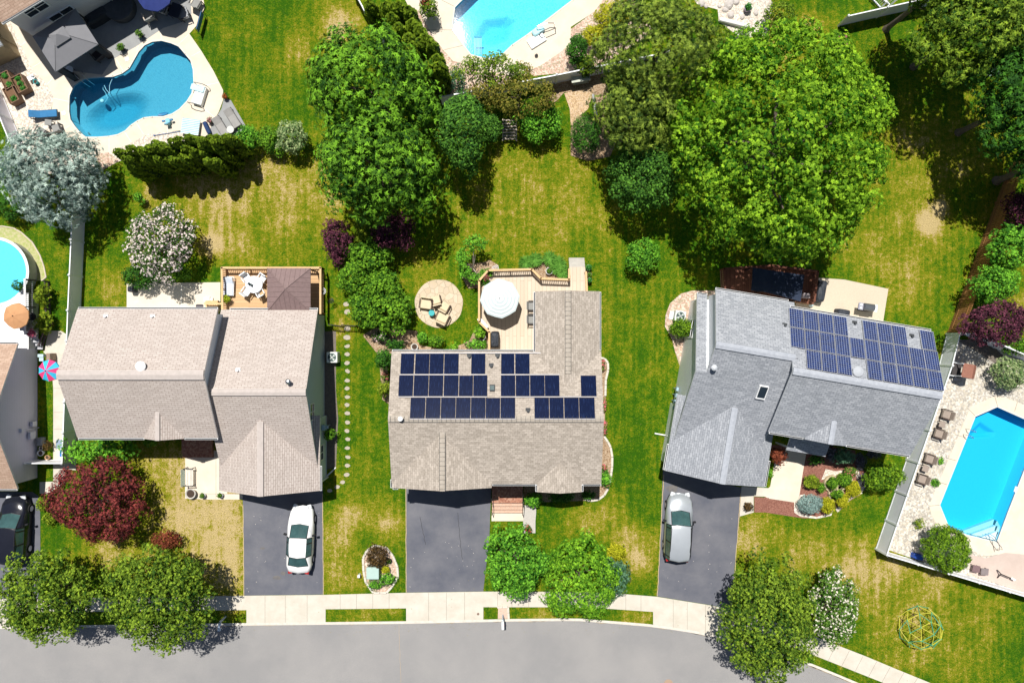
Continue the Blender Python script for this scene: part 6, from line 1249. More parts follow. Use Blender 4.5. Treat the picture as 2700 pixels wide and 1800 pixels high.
for i in range(9): mb.box((0, -.5 + .125 * i, .3), (1.3, .062, .05), 0); mb.box((0, -.44 + .125 * i, .298), (1.3, .062, .046), 0, 1)
t.part("seat", mb, [STR, mat("stripe_blue", (.25, .45, .55), .8)]); t.part("frame", MB().box((0, 0, .22), (1.25, 1.05, .05)), STEEL)
cover("folded_umbrella", "collapsed navy umbrella lying between the hedge and the flower pots", P(1, 1, 1900, 1175), .3, 1.0, .35, R(25), m=mat("canvas_navy2", (.015, .04, .12), .8), cat="umbrella")
for c, x, y, lb, fl in ((1, 2070, 890, "pot of orange flowers on the corner of the kidney-pool terrace", (.5, .09, .02)), (1, 1930, 1110, "pot of pink flowers above the loungers", (.6, .25, .28))): pot("flower_pot", lb, P(c, 1, x, y), .13, .25, mat("terracotta", (.5, .3, .16)), None, foliage("leaf_" + lb[7:11].strip(), (.03, .07, .02), (.1, .16, .04), flower=fl), .22, flower=.5, leaf=.08)
for x, y, lb in ((1285, 315, "leafy green potted plant on the grey patio, right of the two"), (1115, 440, "striped-leaf potted plant on the grey patio, left of the two")): pot("potted_plant", lb, P(1, 1, x, y), .16, .35, TRIM, None, LG, .28, seed=x, leaf=.1)
# planter boxes
for i, (x, y, lb) in enumerate(((65, 740, "leftmost raised wooden planter box with leafy crops"), (185, 770, "raised wooden planter box in the middle, mostly bare soil"), (105, 870, "lowest raised wooden planter box with one green plant"))):
    p = W(P(1, 1, x, y), .6); t = Thing("planter_box", lb, "planter box", (*p, .008), R(-62)); wd = mat("planter_wood", (.20, .12, .075), .8, scale=8)
    for s_, (cx, cy, dx, dy) in enumerate(((0, .36, 1.25, .05), (0, -.36, 1.25, .05), (.6, 0, .05, .68), (-.6, 0, .05, .68))): t.part("side_board", MB().box((cx, cy, .35), (dx, dy, .7)), wd)
    t.part("soil", MB().box((0, 0, .32), (1.14, .66, .5)), mat("planter_soil", (.16, .09, .05), .95, scale=9, bump=.6))
    for k in range(2 if i != 1 else 3): 
        if i == 2 and k: continue
        t.part("foliage", crown_mesh("foliage", HOSTA, .24 if i != 1 else .16, .24, .62, .16, 40 + i * 5 + k, cl=.12, leaf=.09, dens=.7), None).location = ((.35 - .7 * k) if i != 1 else (.4 - .4 * k), .02, 0)
p = W(P(1, 1, 285, 715), .3); single("garden_stand", MB().box((0, 0, .3), (.5, .35, .05), .5).box((-.1, .1, .15), (.06, .06, .3)).box((.15, -.1, .15), (.06, .06, .3)).cyl((.05, .1, .3), (.2, .1, .45), .07), WPL, "pale green garden stand on the white pebbles", "stand", (*p, .01)); pot("planter", "teal glazed pot beside the pale garden stand", P(1, 1, 322, 750), .17, .3, TEAL, None, cat="planter")
# diving board / slide base, poles, toys
p = W(P(1, 1, 1820, 870), .4); t = Thing("diving_board", "white diving board stand with looped rails at the kidney pool's right end", "diving board", (*p, .012), R(-17)); t.part("base", MB().rbox((.05, 0, .2), (.75, 1.35, .4), .05), WPL); t.part("board", MB().rbox((-.15, .42, .45), (1.0, .42, .06), .05), mat("board_aqua", (.5, .72, .78)))
for sy, yy in ((1, .72), (-1, -.8)): t.part("rail", MB().tube([(-.45, yy, 0), (-.45, yy, .6), (-.2, yy, .75), (.25, yy + .03, .75), (.5, yy + .03, .5), (.5, yy + .03, 0)], .03, 8), STEEL)
p = W(P(1, 1, 1540, 1110), .3); t = Thing("pool_float", "light blue cross-shaped plastic toy at the kidney pool's lower edge", "toy", (*p, .03), R(10)); LBP = mat("plastic_light_blue", (.2, .48, .62), .4); t.part("seat", MB().rbox((0, 0, .25), (.34, .34, .12), .08), LBP); t.part("backrest", MB().rbox((-.05, -.25, .35), (.3, .12, .35), .05), LBP)
for sx in (-1, 1): t.part("arm", MB().rbox((sx * .3, .02, .3), (.22, .14, .1), .05), mat("plastic_mid_blue", (.05, .2, .38), .4))
p = W(P(1, 1, 1495, 1048), 0); single("pool_raft", MB().lathe((0, 0, 0), [(.9, 0), (1, .05), (.85, .1), (.2, .08)], 20, sx=.42, sy=.13), mat("raft_blue", (.03, .2, .4), .3), "dark blue float lying in the water at the kidney pool's lower edge", "pool float", (*p, -.1), R(12))
p = W(P(1, 1, 950, 935), -1.0); t = Thing("pool_cleaner", "round white pool cleaner with trailing hose on the kidney pool floor", "pool cleaner", (*p, -.9)); t.part("body", MB().lathe((0, 0, 0), [(.12, 0), (.16, .06), (.12, .14), (.04, .18)], 18), WPL, smooth=True)
cpt = PL(1, 1, 950,935, 980,900, 965,850, 945,820, 950,790, 965,790, 985,830) + PL(1, 1, 1020,870, 1025,800, 1045,760, 1065,735); a0 = W(P(1, 1, 950, 935), -1.0); t.part("hose", MB().tube([(W(q, -.6)[0] - a0[0], W(q, -.6)[1] - a0[1], .1 + .06 * i) for i, q in enumerate(cpt)], .022, 6), mat("hose_pale_blue", (.4, .65, .75)))
p = W(P(1, 1, 995, 1080), -1.9); single("pool_drain", MB().lathe((0, 0, 0), [(.15, 0), (.14, .05), (.02, .07)], 18), WPL, "round white drain on the deep floor of the kidney pool", "drain", (*p, -1.99))
for x, y, lb in ((1168, 545, "white skimmer cover on the terrace just below the gazebo shadow"), (586, 1041, "white skimmer cover on the terrace's left side by the lounger")): p = W(P(1, 1, x, y)); single("skimmer_lid", MB().rbox((0, 0, .01), (.28, .28, .02), .03, .3), WPL, lb, "lid", (*p, .014))
p = W(P(1, 1, 1540, 1225), 0); single("pool_pole", MB().tube([(-.95, -.18, .06), (.95, .12, .06)], .02, 6).lathe((-.95, -.18, .04), [(.05, 0), (.05, .05)], 8), mat("pole_blue", (.02, .1, .3)), "thin dark pole lying along the terrace above the hedge", "pole", (*p, .02))
p = W(P(1, 1, 1825, 185), .9); t = Thing("towel_rack", "blue mesh towel hanging on a curved rack at the lawn edge", "towel rack", (*p, 0), R(75)); t.part("frame", MB().tube([(-.75, 0, 0), (-.75, 0, .95), (.75, 0, .95), (.75, 0, 0)], .02), TRIM); t.part("towel", MB().box((0, .02, .6), (1.35, .03, .7), 0, rx=.15), mat("towel_blue", (.06, .17, .38), .8))
# shaded patio furniture
cover("covered_sofa", "black covered sofa on the shaded patio between gazebo and house", P(1, 1, 885, 140), 1.9, .9, .85, R(31), cat="covered sofa")
p = W(P(1, 1, 1095, 60), .5); single("hot_tub", MB().lathe((0, 0, 0), [(1.05, 0), (1.1, .7), (1.0, .74), (.2, .76)], 32), mat("cover_slate", (.06, .065, .075), .8, var=.2), "round dark covered tub against the grey house in shade", "hot tub", (*p, .02))
g = "wicker chairs on the shaded patio"
WHC = mat("wicker_cream", (.6, .5, .42), .8)
chair("patio_chair", "cream-armed patio chair at the shadow's edge", P(1, 1, 1370, 150), R(205), GRYC, WHC, w_=.7, d=.65, group=g); chair("patio_chair", "grey-backed patio chair under the navy umbrella", P(1, 1, 1490, 80), R(160), mat("sling_light", (.3, .31, .33)), DKF, w_=.65, d=.65, group=g); chair("patio_chair", "patio chair right of the dark table in the shade", P(1, 1, 1690, 130), R(-70), mat("sling_light", (.3, .31, .33)), DKF, w_=.7, d=.6, group=g); chair("patio_chair", "grey chair in sun at the terrace's top right corner", P(1, 1, 1800, 30), R(150), GRYC, DKF, w_=.65, d=.65, group=g)
table("patio_table", "dark rectangular table on the shaded patio", P(1, 1, 1610, 95), 0, .72, mat("tabletop_dark", (.03, .035, .05), .4), DKF, square=(.8, 1.0), rz=R(-20))
for sx, x, y in ((0, 850, 480), (1, 940, 500)): pass
chair("armchair", "dark wicker armchair under the right end of the grey gazebo", P(1, 1, 905, 500), R(-140), mat("wicker_black", (.035, .03, .035), .8, scale=20), DKF, w_=.8, d=.75); table("side_table", "low table with pale top under the grey gazebo's front edge", P(1, 1, 635, 640), .28, .5, WPL, DKF)
# top centre pool bits
p = W(P(2, 1, 2040, 420), -.3); t = Thing("pool_ladder", "pale slatted ladder sunk in the octagonal top pool", "ladder", (*p, -.05)); mb = MB()
for i in range(6): mb.box((-.24 + .095 * i, -.1, -.15), (.03, 1.25, .03))
t.part("slats", mb, mat("ladder_aqua", (.5, .75, .8))); t.part("bar", MB().rbox((0, .58, -.1), (.6, .12, .05), .04), mat("ladder_blue", (.08, .4, .55)))
t = Thing("pool_handrail", "white moulded step with looped steel rails at the top pool", "handrail", (*W(P(3, 1, 250, 310)), 0), R(32)); t.part("step", MB().rbox((-.45, -.35, .08), (1.3, .75, .16), .05), WPL); t.part("seat", MB().rbox((.0, .15, .2), (.95, .5, .25), .15), mat("step_aqua", (.45, .75, .82))); t.part("rail", MB().tube([(-.1, .25, .1), (.0, .3, .7), (.7, .1, .75), (1.2, -.1, .5), (1.2, -.15, 0)], .03), STEEL); t.part("rail", MB().tube([(-.1, -.15, .1), (.0, -.2, .7), (.7, -.3, .75), (1.1, -.45, .5), (1.1, -.45, 0)], .03), DKF)
scroll("hose_reel", "small dark coiled hose on the pale deck of the top pool", P(3, 1, 222, 512), .1, .13, TRIM)
p = W(P(3, 1, 630, 725), .8); t = Thing("potting_bench", "pale-topped potting table in shade against the white fence", "table", (*p, 0), R(9)); t.part("tabletop", MB().box((0, 0, .85), (1.35, .45, .06)), mat("bench_top", (.5, .52, .45), .8)); t.part("shelf", MB().box((0, 0, .3), (1.25, .42, .04)), mat("bench_top", (.5, .52, .45), .8))
for sx in (-1, 1):
    for sy in (-1, 1): t.part("leg", MB().box((sx * .6, sy * .18, .42), (.06, .06, .84)), mat("bench_leg", (.1, .09, .09)))
p = W(P(3, 1, 765, 960), .5); single("corrugated_panel", MB().box((0, 0, .45), (.35, 1.5, .04), 0, ry=1.15).box((-.1, 0, .3), (.05, 1.5, .5)), mat("corrugated_grey", (.4, .42, .43), .5, scale=14), "grey corrugated panel leaning at the pine's left edge", "panel", (*p, 0), R(8))
p = W(P(2, 1, 2352, 1190), .5); t = Thing("garden_bench", "weathered slatted wooden bench between the two round shrubs", "bench", (*W(P(2, 1, 2330, 1190), .45), 0), R(90)); mb = MB(); WD = mat("weathered_slats", (.42, .36, .29), .8, scale=9)
for i in range(7): mb.box((-.66 + .22 * i, 0, .42), (.12, 1.0, .04))
t.part("seat", mb, WD)
for sy in (-1, 1): t.part("rail", MB().box((0, sy * .5, .36), (1.6, .08, .1)), WD)
for sx in (-1, 1):
    for sy in (-1, 1): t.part("leg", MB().box((sx * .7, sy * .48, .17), (.09, .09, .34)), WD)
for x, y in (): pass
t = Thing("log_beam", "long white beam lying at the pond gravel's lower edge", "beam", (*W(P(3, 1, 2040, 225)), 0), R(-14)); t.part("beam", MB().rbox((0, 0, .15), (2.25, .32, .3), .04), mat("beam_pale", (.62, .6, .57), .9)); t.part("cap", MB().rbox((0, 0, .32), (2.28, .26, .04), .03), mat("beam_pale", (.62, .6, .57), .9))
STO = mat("boulder_pale", (.4, .36, .33), .9, scale=5, col2=(.62, .57, .53), bump=.6)
bl = [(1990, 40, .35), (2060, 20, .25), (1960, 90, .2), (2010, 140, .28), (2115, 160, .22), (2000, 10, .3), (1740, 30, .25), (1780, 60, .18), (2080, 340, .3), (2140, 350, .22), (2240, 120, .2), (1905, 60, .16)]
for i, (x, y, r_) in enumerate(bl):
    p = W(P(3, 1, x, y)); rd = random.Random(i); single("boulder", MB().lathe((0, 0, 0), [(r_, -.02), (r_ * 1.05, r_ * .3), (r_ * .7, r_ * .6), (.02, r_ * .68)], 8, sx=rd.uniform(.8, 1.3), sy=rd.uniform(.7, 1.0)), STO, ORD[i] + " pale boulder counted down the pond gravel at the top of the picture", "boulder", (*p, 0), rd.uniform(0, 3), "boulders on the pond gravel")
pot("potted_plant", "purple-rimmed bowl with a bright green plant on the pond gravel", P(3, 1, 2170, 70), .28, .4, mat("bowl_mauve", (.4, .33, .42), .6), None, HOSTA, .27)
p = W(P(3, 1, 2290, 60), 1.0)
# pots and plants near central deck
WPT = mat("pot_white_rim", (.6, .6, .58), .6)
pot("potted_plant", "round pale pot with green plant in the daylily bed behind the deck", P(3, 2, 342, 922), .27, .35, WPT, None, LG, .2); pot("potted_plant", "leafy pot at the outer corner of the deck's right rail", P(3, 2, 705, 890), .22, .5, mat("pot_slate", (.3, .33, .33)), None, HOSTA, .22, seed=5); pot("potted_plant", "yellow-green pot in the middle of the deck's right rail", P(3, 2, 712, 955), .18, .5, mat("pot_tan", (.4, .3, .2)), None, LG, .17, seed=6); pot("potted_plant", "green pot lowest along the deck's right rail", P(3, 2, 712, 1005), .18, .5, mat("pot_slate", (.3, .33, .33)), None, HOSTA, .18, seed=7)
pot("flower_pot", "pink-flowered planter on the deck inside the upper left railing", P(2, 2, 2110, 980), .2, .6, mat("pot_tan", (.4, .3, .2)), None, foliage("petal_pink", (.10, .10, .03), (.2, .2, .06), flower=(.65, .12, .2)), .25, z=DZ, flower=.45, leaf=.08)
pot("planter", "large round pot with a white ring in the bed left of the deck", P(2, 3, 1455, 50), .26, .4, WPT, None, cat="planter"); pot("planter", "dark urn with white scrollwork beside the covered grill outside the deck", P(2, 2, 2080, 1530), .24, .5, WPT, None, cat="planter")
pot("potted_plant", "dark-rimmed small pot with yellow-green leaves in the island bed", P(2, 4, 1218, 447), .22, .25, TRIM, None, LG, .17, seed=9)
pot("flower_pot", "red-flowered pot at the foot of the central paver walk", P(3, 4, 150, 150), .2, .3, STN, None, foliage("petal_red", (.04, .1, .02), (.14, .24, .05), flower=(.6, .05, .06)), .3, flower=.22, leaf=.09)
pot("flower_pot", "yellow-green flowering pot at the orange deck's left railing", P(1, 2, 2080, 1180), .2, .45, TRIM, None, foliage("leaf_lemon", (.2, .3, .01), (.5, .55, .03)), .3, z=DZ, leaf=.1)
p = W(P(1, 2, 1205, 1088), .6); cover("kettle_grill", "small black covered kettle by the concrete patio's corner", P(1, 2, 1205, 1088), .42, .42, .8, cat="covered grill")
# geodesic climbing dome
import bmesh
bm = bmesh.new(); bmesh.ops.create_icosphere(bm, subdivisions=2, radius=1.55); rot = Matrix.Rotation(R(31.72), 3, 'X'); bmesh.ops.rotate(bm, verts=bm.verts, matrix=rot)
t = Thing("climbing_dome", "geodesic climbing dome of yellow and green bars on the dry lawn", "climbing dome", (*W(P(4, 4, 1372, 1045)), 0), .3); YB = mat("bar_yellow", (.52, .50, .06), .5); GB = mat("bar_green", (.06, .33, .18), .5); hubs = MB(); i = 0
for e in bm.edges:
    a, b = e.verts[0].co, e.verts[1].co
    if min(a.z, b.z) > -.35:
        a2, b2 = Vector((a.x, a.y, max(0, a.z + .2))), Vector((b.x, b.y, max(0, b.z + .2))); i += 1
        t.part("bar", MB().cyl(a2, b2, .024, .024, 6), YB if (i * 7) % 5 in (0, 2, 3) else GB)
for v in bm.verts:
    if v.co.z > -.35: hubs.lathe((v.co.x, v.co.y, max(0, v.co.z + .2) - .03), [(.045, 0), (.045, .06)], 8)
t.part("joints", hubs, GB); bm.free()
# ================================================================ TREES AND SHRUBS
BARK = mat("bark", (.11, .085, .065), .95, scale=8, col2=(.2, .16, .13), bump=.6, bscale=20); BARKL = mat("bark_pale", (.4, .34, .29), .95, scale=8, bump=.4)
F = dict(
 walnut=foliage("leaf_walnut", (.012, .055, .006), (.24, .52, .03)), maple=foliage("leaf_maple_lime", (.02, .11, .005), (.40, .67, .035), .3), mid=foliage("leaf_mid", (.012, .06, .010), (.16, .38, .04)),
 olive=foliage("leaf_olive_pine", (.015, .045, .007), (.34, .46, .055)), spruce=foliage("needle_blue", (.05, .10, .085), (.62, .76, .66)), red=foliage("leaf_red_maple", (.03, .006, .010), (.38, .075, .065)), purple=foliage("leaf_purple", (.016, .006, .012), (.22, .06, .10)),
 street=foliage("leaf_street", (.015, .06, .006), (.31, .45, .035)), bright=foliage("leaf_bright", (.015, .10, .008), (.26, .62, .045)), lime=foliage("leaf_lime", (.03, .13, .006), (.32, .62, .035)), hedge=foliage("leaf_hedge", (.012, .07, .006), (.26, .52, .03)),
 arb=foliage("scale_arborvitae", (.012, .05, .005), (.26, .38, .02), .15), arbl=foliage("scale_arborvitae_light", (.02, .08, .005), (.30, .50, .025), .15), gold=foliage("leaf_gold", (.22, .25, .006), (.62, .58, .03)), yg=foliage("leaf_yellow_green", (.06, .12, .006), (.36, .44, .03)),
 orange=foliage("leaf_autumn_mix", (.06, .09, .01), (.34, .28, .045)), varieg=foliage("leaf_variegated", (.05, .13, .03), (.50, .58, .27)), white=foliage("leaf_with_blossom", (.015, .06, .008), (.09, .18, .03), flower=(.82, .70, .66)), white2=foliage("leaf_with_cream_blossom", (.03, .11, .01), (.17, .30, .04), flower=(.80, .74, .62)),
 bluegreen=foliage("leaf_blue_green", (.03, .10, .05), (.19, .36, .20)), bluep=foliage("needle_pale_blue", (.16, .26, .24), (.40, .54, .50)), darkg=foliage("leaf_dark", (.010, .045, .008), (.09, .27, .02)), brown=foliage("leaf_barberry", (.03, .02, .008), (.17, .10, .03)), rust=foliage("leaf_rust_red", (.09, .02, .01), (.33, .09, .045)),
 lav=foliage("heather", (.03, .035, .04), (.22, .22, .27)), grass=foliage("blade_daylily", (.03, .13, .01), (.16, .36, .05)), pink=foliage("leaf_pink_bloom", (.04, .12, .01), (.2, .3, .05), flower=(.70, .16, .20)), whitef=foliage("leaf_small_bloom", (.02, .09, .01), (.12, .25, .04), flower=(.75, .55, .58)))
seedc = [100]
def veg(name, label, cat, px, rx, ry, hc, rz, f, cl=.6, leaf=.18, style='broad', dens=1.0, flower=0, rough=.13, fill=.35, trunk=.12, limbs=5, multi=1, group=None, H=None, clz=.75, rot=None):
    """px, rx, ry: crown outline centre and radii in photo pixels, at crown height hc"""
    seedc[0] += 1; s = seedc[0]; k = (CAM_H - hc) / FPX; w = W(px, hc)
    t = Thing(name, label, cat, (*w, 0), rot or 0, group)
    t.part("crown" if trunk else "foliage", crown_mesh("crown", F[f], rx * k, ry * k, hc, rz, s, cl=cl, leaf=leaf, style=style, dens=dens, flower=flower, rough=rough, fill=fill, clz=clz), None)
    if trunk: t.part("trunk", trunk_mb(hc + rz * .7, trunk, min(rx, ry) * k, hc, s, limbs, multi), BARK)
    else: t.part("stem", MB().cyl((0, 0, -.02), (0, 0, max(.1, hc)), .05, .03, 6), BARK)
    return t
def T(label, x, y, rx, ry, hc, rz, f, **k): return veg(k.pop('name', 'tree'), label, k.pop('cat', 'tree'), D(x, y), rx * 1.148, ry * 1.148, hc, rz, f, **k)
def S(label, x, y, r, hc, rz, f, ry=None, **k):
    k.setdefault('cl', .3); k.setdefault('leaf', .12); k.setdefault('trunk', 0); return veg(k.pop('name', 'shrub'), label, k.pop('cat', 'shrub'), D(x, y), r * 1.148, (ry or r) * 1.148, hc, rz, f, **k)
def SP(label, c, r_, x, y, r, hc, rz, f, ry=None, **k):
    p = P(c, r_, x, y); q = .28699; return S(label, p[0] / 1.14796, p[1] / 1.14796, r * q / 1.148, hc, rz, f, ry=(ry * q / 1.148) if ry else None, **k)
# large trees
T("large dark green tree with drooping leaf sprays, the upper of the two left of centre", 855, 205, 150, 128, 6.0, 3.6, 'walnut', cl=.85, leaf=.27, style='fan', rough=.10, fill=.3, trunk=.26)
T("large dark green tree with drooping leaf sprays, the lower of the two left of centre", 868, 378, 142, 118, 6.0, 3.4, 'walnut', cl=.85, leaf=.27, style='fan', rough=.14, fill=.3, trunk=.26)
T("tall medium green tree immediately right of the lower dark green tree", 1062, 308, 56, 88, 4.5, 2.6, 'mid', cl=.55, leaf=.16, trunk=.15)
T("loose green and reddish tree beside the top pool, behind the white fence", 1130, 168, 72, 38, 3.0, 1.8, 'street', cl=.45, leaf=.14, fill=.15, dens=.7, rough=.25)
T("loose orange-tinted tree just below the white fence in the back garden", 1190, 222, 100, 42, 3.0, 1.6, 'orange', cl=.5, leaf=.14, fill=.2, dens=.75, rough=.22)
T("broad olive-green pine reaching to the top edge", 1505, 130, 138, 122, 7.0, 3.8, 'olive', cl=.6, leaf=.21, style='needle', rough=.1, trunk=.25, fill=.4)
T("lower ragged olive pine beside the wood-chip path", 1455, 262, 92, 85, 6.0, 3.0, 'olive', cl=.6, leaf=.21, style='needle', rough=.22, trunk=.2, fill=.25)
T("huge bright lime-green maple in the right back yard", 1792, 322, 236, 268, 7.5, 5.0, 'maple', cl=.8, leaf=.27, rough=.07, dens=1.15, trunk=.38, limbs=9, fill=.3)
T("medium green tree tucked under the left side of the bright maple", 1478, 400, 78, 88, 4.0, 2.3, 'mid', cl=.5, leaf=.15, trunk=.15)
T("sunlit yellow-green tree filling the top right corner", 2232, 62, 128, 118, 7.0, 3.4, 'street', cl=.8, leaf=.24, style='fan', trunk=.2, fill=.5, rough=.22, dens=1.2)
T("leafy tree at the top edge beside the vinyl fence's right end", 2150, -28, 62, 60, 6.5, 2.6, 'street', cl=.6, leaf=.22, style='fan', trunk=.2, rough=.2)
T("dark green tree at the right edge below the corner tree", 2350, 235, 112, 128, 7.0, 3.0, 'darkg', cl=.75, leaf=.23, style='fan', trunk=.2, fill=.7, rough=.22, dens=1.3)
T("green tree cut by the right edge near the brown fence's upper end", 2425, 370, 85, 80, 6.0, 2.8, 'mid', cl=.7, leaf=.22, style='fan', trunk=.25, rough=.2)
T("silvery blue spruce straddling the left white fence", 130, 408, 114, 102, 3.0, 3.4, 'spruce', cl=.62, leaf=.23, style='needle', rough=.14, trunk=.2, fill=.4)
T("white-blossomed tree on the left back lawn", 372, 560, 72, 86, 2.6, 1.6, 'white', cl=.4, leaf=.15, flower=.42, trunk=.12, multi=3)
T("deep red Japanese maple in the left front yard", 226, 1148, 110, 88, 2.6, 1.9, 'red', cl=.42, leaf=.14, style='fan', trunk=.14, multi=3, rough=.12)
T("green street tree at the bottom left corner", 112, 1368, 102, 98, 4.2, 2.4, 'street', cl=.55, leaf=.18, fill=.7, trunk=.16, rough=.14)
T("largest green street tree on the left, casting shadow on the road", 362, 1368, 122, 112, 4.4, 2.5, 'street', cl=.58, leaf=.18, fill=.7, trunk=.17, rough=.16)
T("bright green young tree right of the central driveway", 1182, 1288, 70, 78, 2.6, 1.7, 'bright', cl=.42, leaf=.17, trunk=.12, rough=.16)
T("fine-leaved lime green tree overhanging the central pavement", 1332, 1326, 82, 96, 2.4, 1.3, 'lime', cl=.45, leaf=.15, style='fan', trunk=.12, rough=.13)
T("olive green street tree on the right overlapping the road curve", 1765, 1425, 110, 132, 4.4, 2.6, 'street', cl=.58, leaf=.18, fill=.7, trunk=.17, rough=.16)
T("rounded tree with cream blossom beside the right street tree", 1912, 1392, 54, 84, 2.4, 1.7, 'white2', cl=.42, leaf=.15, flower=.22, trunk=.12, multi=3, rough=.10)
T("purple-leaved tree at the right edge above the pool gravel", 2285, 742, 74, 50, 3.6, 1.5, 'purple', cl=.4, leaf=.13, trunk=.13)
T("bright green tree right of the brown fence", 2318, 572, 50, 48, 3.0, 1.6, 'bright', cl=.42, leaf=.16, trunk=.12)
T("medium green tree right of the brown fence, just above the purple one", 2280, 655, 50, 42, 2.6, 1.4, 'bright', cl=.4, leaf=.14, trunk=.12)
T("small purple tree right of the brown fence near its upper part", 2338, 485, 34, 42, 2.6, 1.2, 'purple', cl=.38, leaf=.13, trunk=.1)
b0 = W(D(1087, 622)); t = Thing("tree", "open ring-shaped small tree with bare pale limbs near the round patio", "tree", (*b0, 0)); mb = MB().cyl((0, 0, -.05), (.02, .1, .7), .07, .05, 8)
for x, y, hh in ((1092, 585, 2.0), (1070, 598, 1.9), (1064, 605, 1.3), (1100, 632, 1.2), (1088, 560, 2.1)): q = W(D(x, y), hh); mb.cyl((.02, .1, .7), ((q[0] - b0[0]) * .55, (q[1] - b0[1]) * .5, hh * .7), .04, .03, 6).cyl(((q[0] - b0[0]) * .55, (q[1] - b0[1]) * .5, hh * .7), (q[0] - b0[0], q[1] - b0[1], hh), .03, .012, 6)
t.part("trunk", mb, BARKL)
for i, (x, y, rx, ry, hc) in enumerate(((1090, 558, 30, 19, 2.1), (1062, 592, 16, 26, 1.8), (1068, 626, 17, 16, 1.3), (1098, 640, 26, 15, 1.1), (1118, 626, 16, 12, .9))):
    k = (55 - hc) / FPX * 1.148; q = W(D(x, y), hc); t.part("crown", crown_mesh("crown", F['bright'], rx * k, ry * k, 0, .5, 900 + i, cl=.28, leaf=.14), None).location = (q[0] - b0[0], q[1] - b0[1], hc)
# blossoming trees and shrubs
S("dark green bush at the lower left foot of the white-blossomed tree", 318, 636, 36, 1.1, .9, 'darkg', ry=28); S("green sprig bush at the lower right foot of the blossomed tree", 418, 628, 24, .9, .6, 'hedge', ry=16)
S("bright round shrub at the edge of the big maple's shadow", 1477, 588, 40, 1.5, 1.0, 'bright', ry=38, cl=.4, leaf=.14)
S("round bright green shrub right of the slatted bench", 1238, 278, 55, 1.5, 1.2, 'bright', ry=46, cl=.42, leaf=.15); S("green shrub left of the slatted bench", 1128, 294, 27, 1.6, 1.0, 'mid', ry=34, cl=.38); S("oval dark green clipped shrub beside the wood-chip path", 1346, 308, 36, 1.1, .95, 'darkg', ry=46, cl=.3, leaf=.10, rough=.03, style='needle')
S("dark conical shrub between gold bushes and the top pool gravel", 1325, 118, 24, 1.6, 1.4, 'darkg', ry=32, rough=.04); S("second dark conical shrub closer to the white fence", 1345, 155, 22, 1.2, 1.2, 'arb', ry=22, rough=.04); S("golden yellow bush beside the top pool gravel, larger upper one", 1405, 42, 45, 1.3, .9, 'gold', ry=34); S("golden yellow bush beside the top pool gravel, smaller lower one", 1362, 82, 26, 1.0, .8, 'gold', ry=22)
S("thin bluish shrub at the end of the tall arborvitae row", 1050, 190, 22, 1.3, 1.0, 'bluegreen', ry=30, dens=.5, rough=.25); S("reddish shrub against the top pool gravel", 1200, 168, 26, 1.2, .8, 'orange', dens=.6, ry=22)
# right hedge line between the gardens
S("purple-leaved bush on the left of the leafy boundary hedge", 774, 552, 34, 1.7, 1.0, 'purple', ry=52, cl=.38, leaf=.15, rough=.2); S("purple-leaved bush on the right of the leafy boundary hedge", 905, 535, 52, 2.0, 1.1, 'purple', ry=38, cl=.42, leaf=.15, rough=.25)
S("climbing yellow-green vine on a small trellis between the purple bushes", 832, 528, 16, 1.7, .8, 'yg', ry=40, dens=.7)
for x, y, rx, ry, lb in ((850, 590, 46, 42, "topmost rounded bush of the leafy boundary hedge"), (812, 640, 36, 38, "left upper bush of the leafy boundary hedge"), (882, 655, 44, 38, "right middle bush of the leafy boundary hedge"), (838, 710, 34, 46, "left lower bush of the leafy boundary hedge"), (895, 712, 54, 52, "large lowest right bush of the leafy boundary hedge")):
    S(lb, x, y, rx, 1.9, 1.3, 'hedge', ry=ry, cl=.4, leaf=.17, group="bushes of the leafy boundary hedge")
# arborvitae rows
def arb(label, px, h_, r, group, f='arb', lead=1):
    seedc[0] += 1; s = seedc[0]; rng = random.Random(s); w = W(px, h_); t = Thing("arborvitae", label, "arborvitae", (*w, 0), 0, group)
    r0 = np.random.default_rng(s); N = int(1500 * r / .5 * h_ / 4.5); pos = []; nr = []; tn = []
    for L_ in range(lead):
        ox, oy = (0, 0) if lead == 1 else (r * .42 * math.cos(2.6 * L_ + s), r * .42 * math.sin(2.6 * L_ + s)); hh = h_ * (1 - .10 * L_); n = N // lead
        z = r0.uniform(.03, 1, n) ** .85; a = r0.uniform(0, 6.283, n); rad = r * (.8 if lead > 1 else 1) * np.where(z < .65, 1 - .12 * z, .92 * np.sqrt(np.maximum(.02, 1 - ((z - .65) / .36) ** 2))) * (1 + .10 * np.sin(a * 5 + z * 14) + r0.normal(size=n) * .06)
        pos.append(np.stack([ox + rad * np.cos(a), oy + rad * np.sin(a), z * hh], 1)); up = np.clip((z - .6) * 2.2, 0, 1.4); nr.append(np.stack([np.cos(a), np.sin(a), up], 1) + r0.normal(size=(n, 3)) * .35); tn.append(np.clip(.45 + .22 * np.sin(a * 5 + z * 14) + r0.normal(size=n) * .18, 0, .96))
    pos = np.concatenate(pos); nr = np.concatenate(nr); tn = np.concatenate(tn); sz = r0.uniform(.11, .2, len(pos))
    t.part("foliage", leaves_mesh("foliage", pos, nr, sz, 1.5, tn, F[f], r0), None); t.part("stem", MB().cyl((0, 0, -.02), (0, 0, h_ * .85), .08, .02, 6), BARK)
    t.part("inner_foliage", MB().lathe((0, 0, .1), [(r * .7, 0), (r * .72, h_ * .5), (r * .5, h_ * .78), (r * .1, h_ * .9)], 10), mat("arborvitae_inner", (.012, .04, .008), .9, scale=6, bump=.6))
hd = PL(1, 1, 1075,1400, 1195,1345, 1290,1350, 1375,1315, 1455,1350, 1540,1315, 1635,1295, 1735,1250, 1850,1255, 1935,1265, 2045,1250)
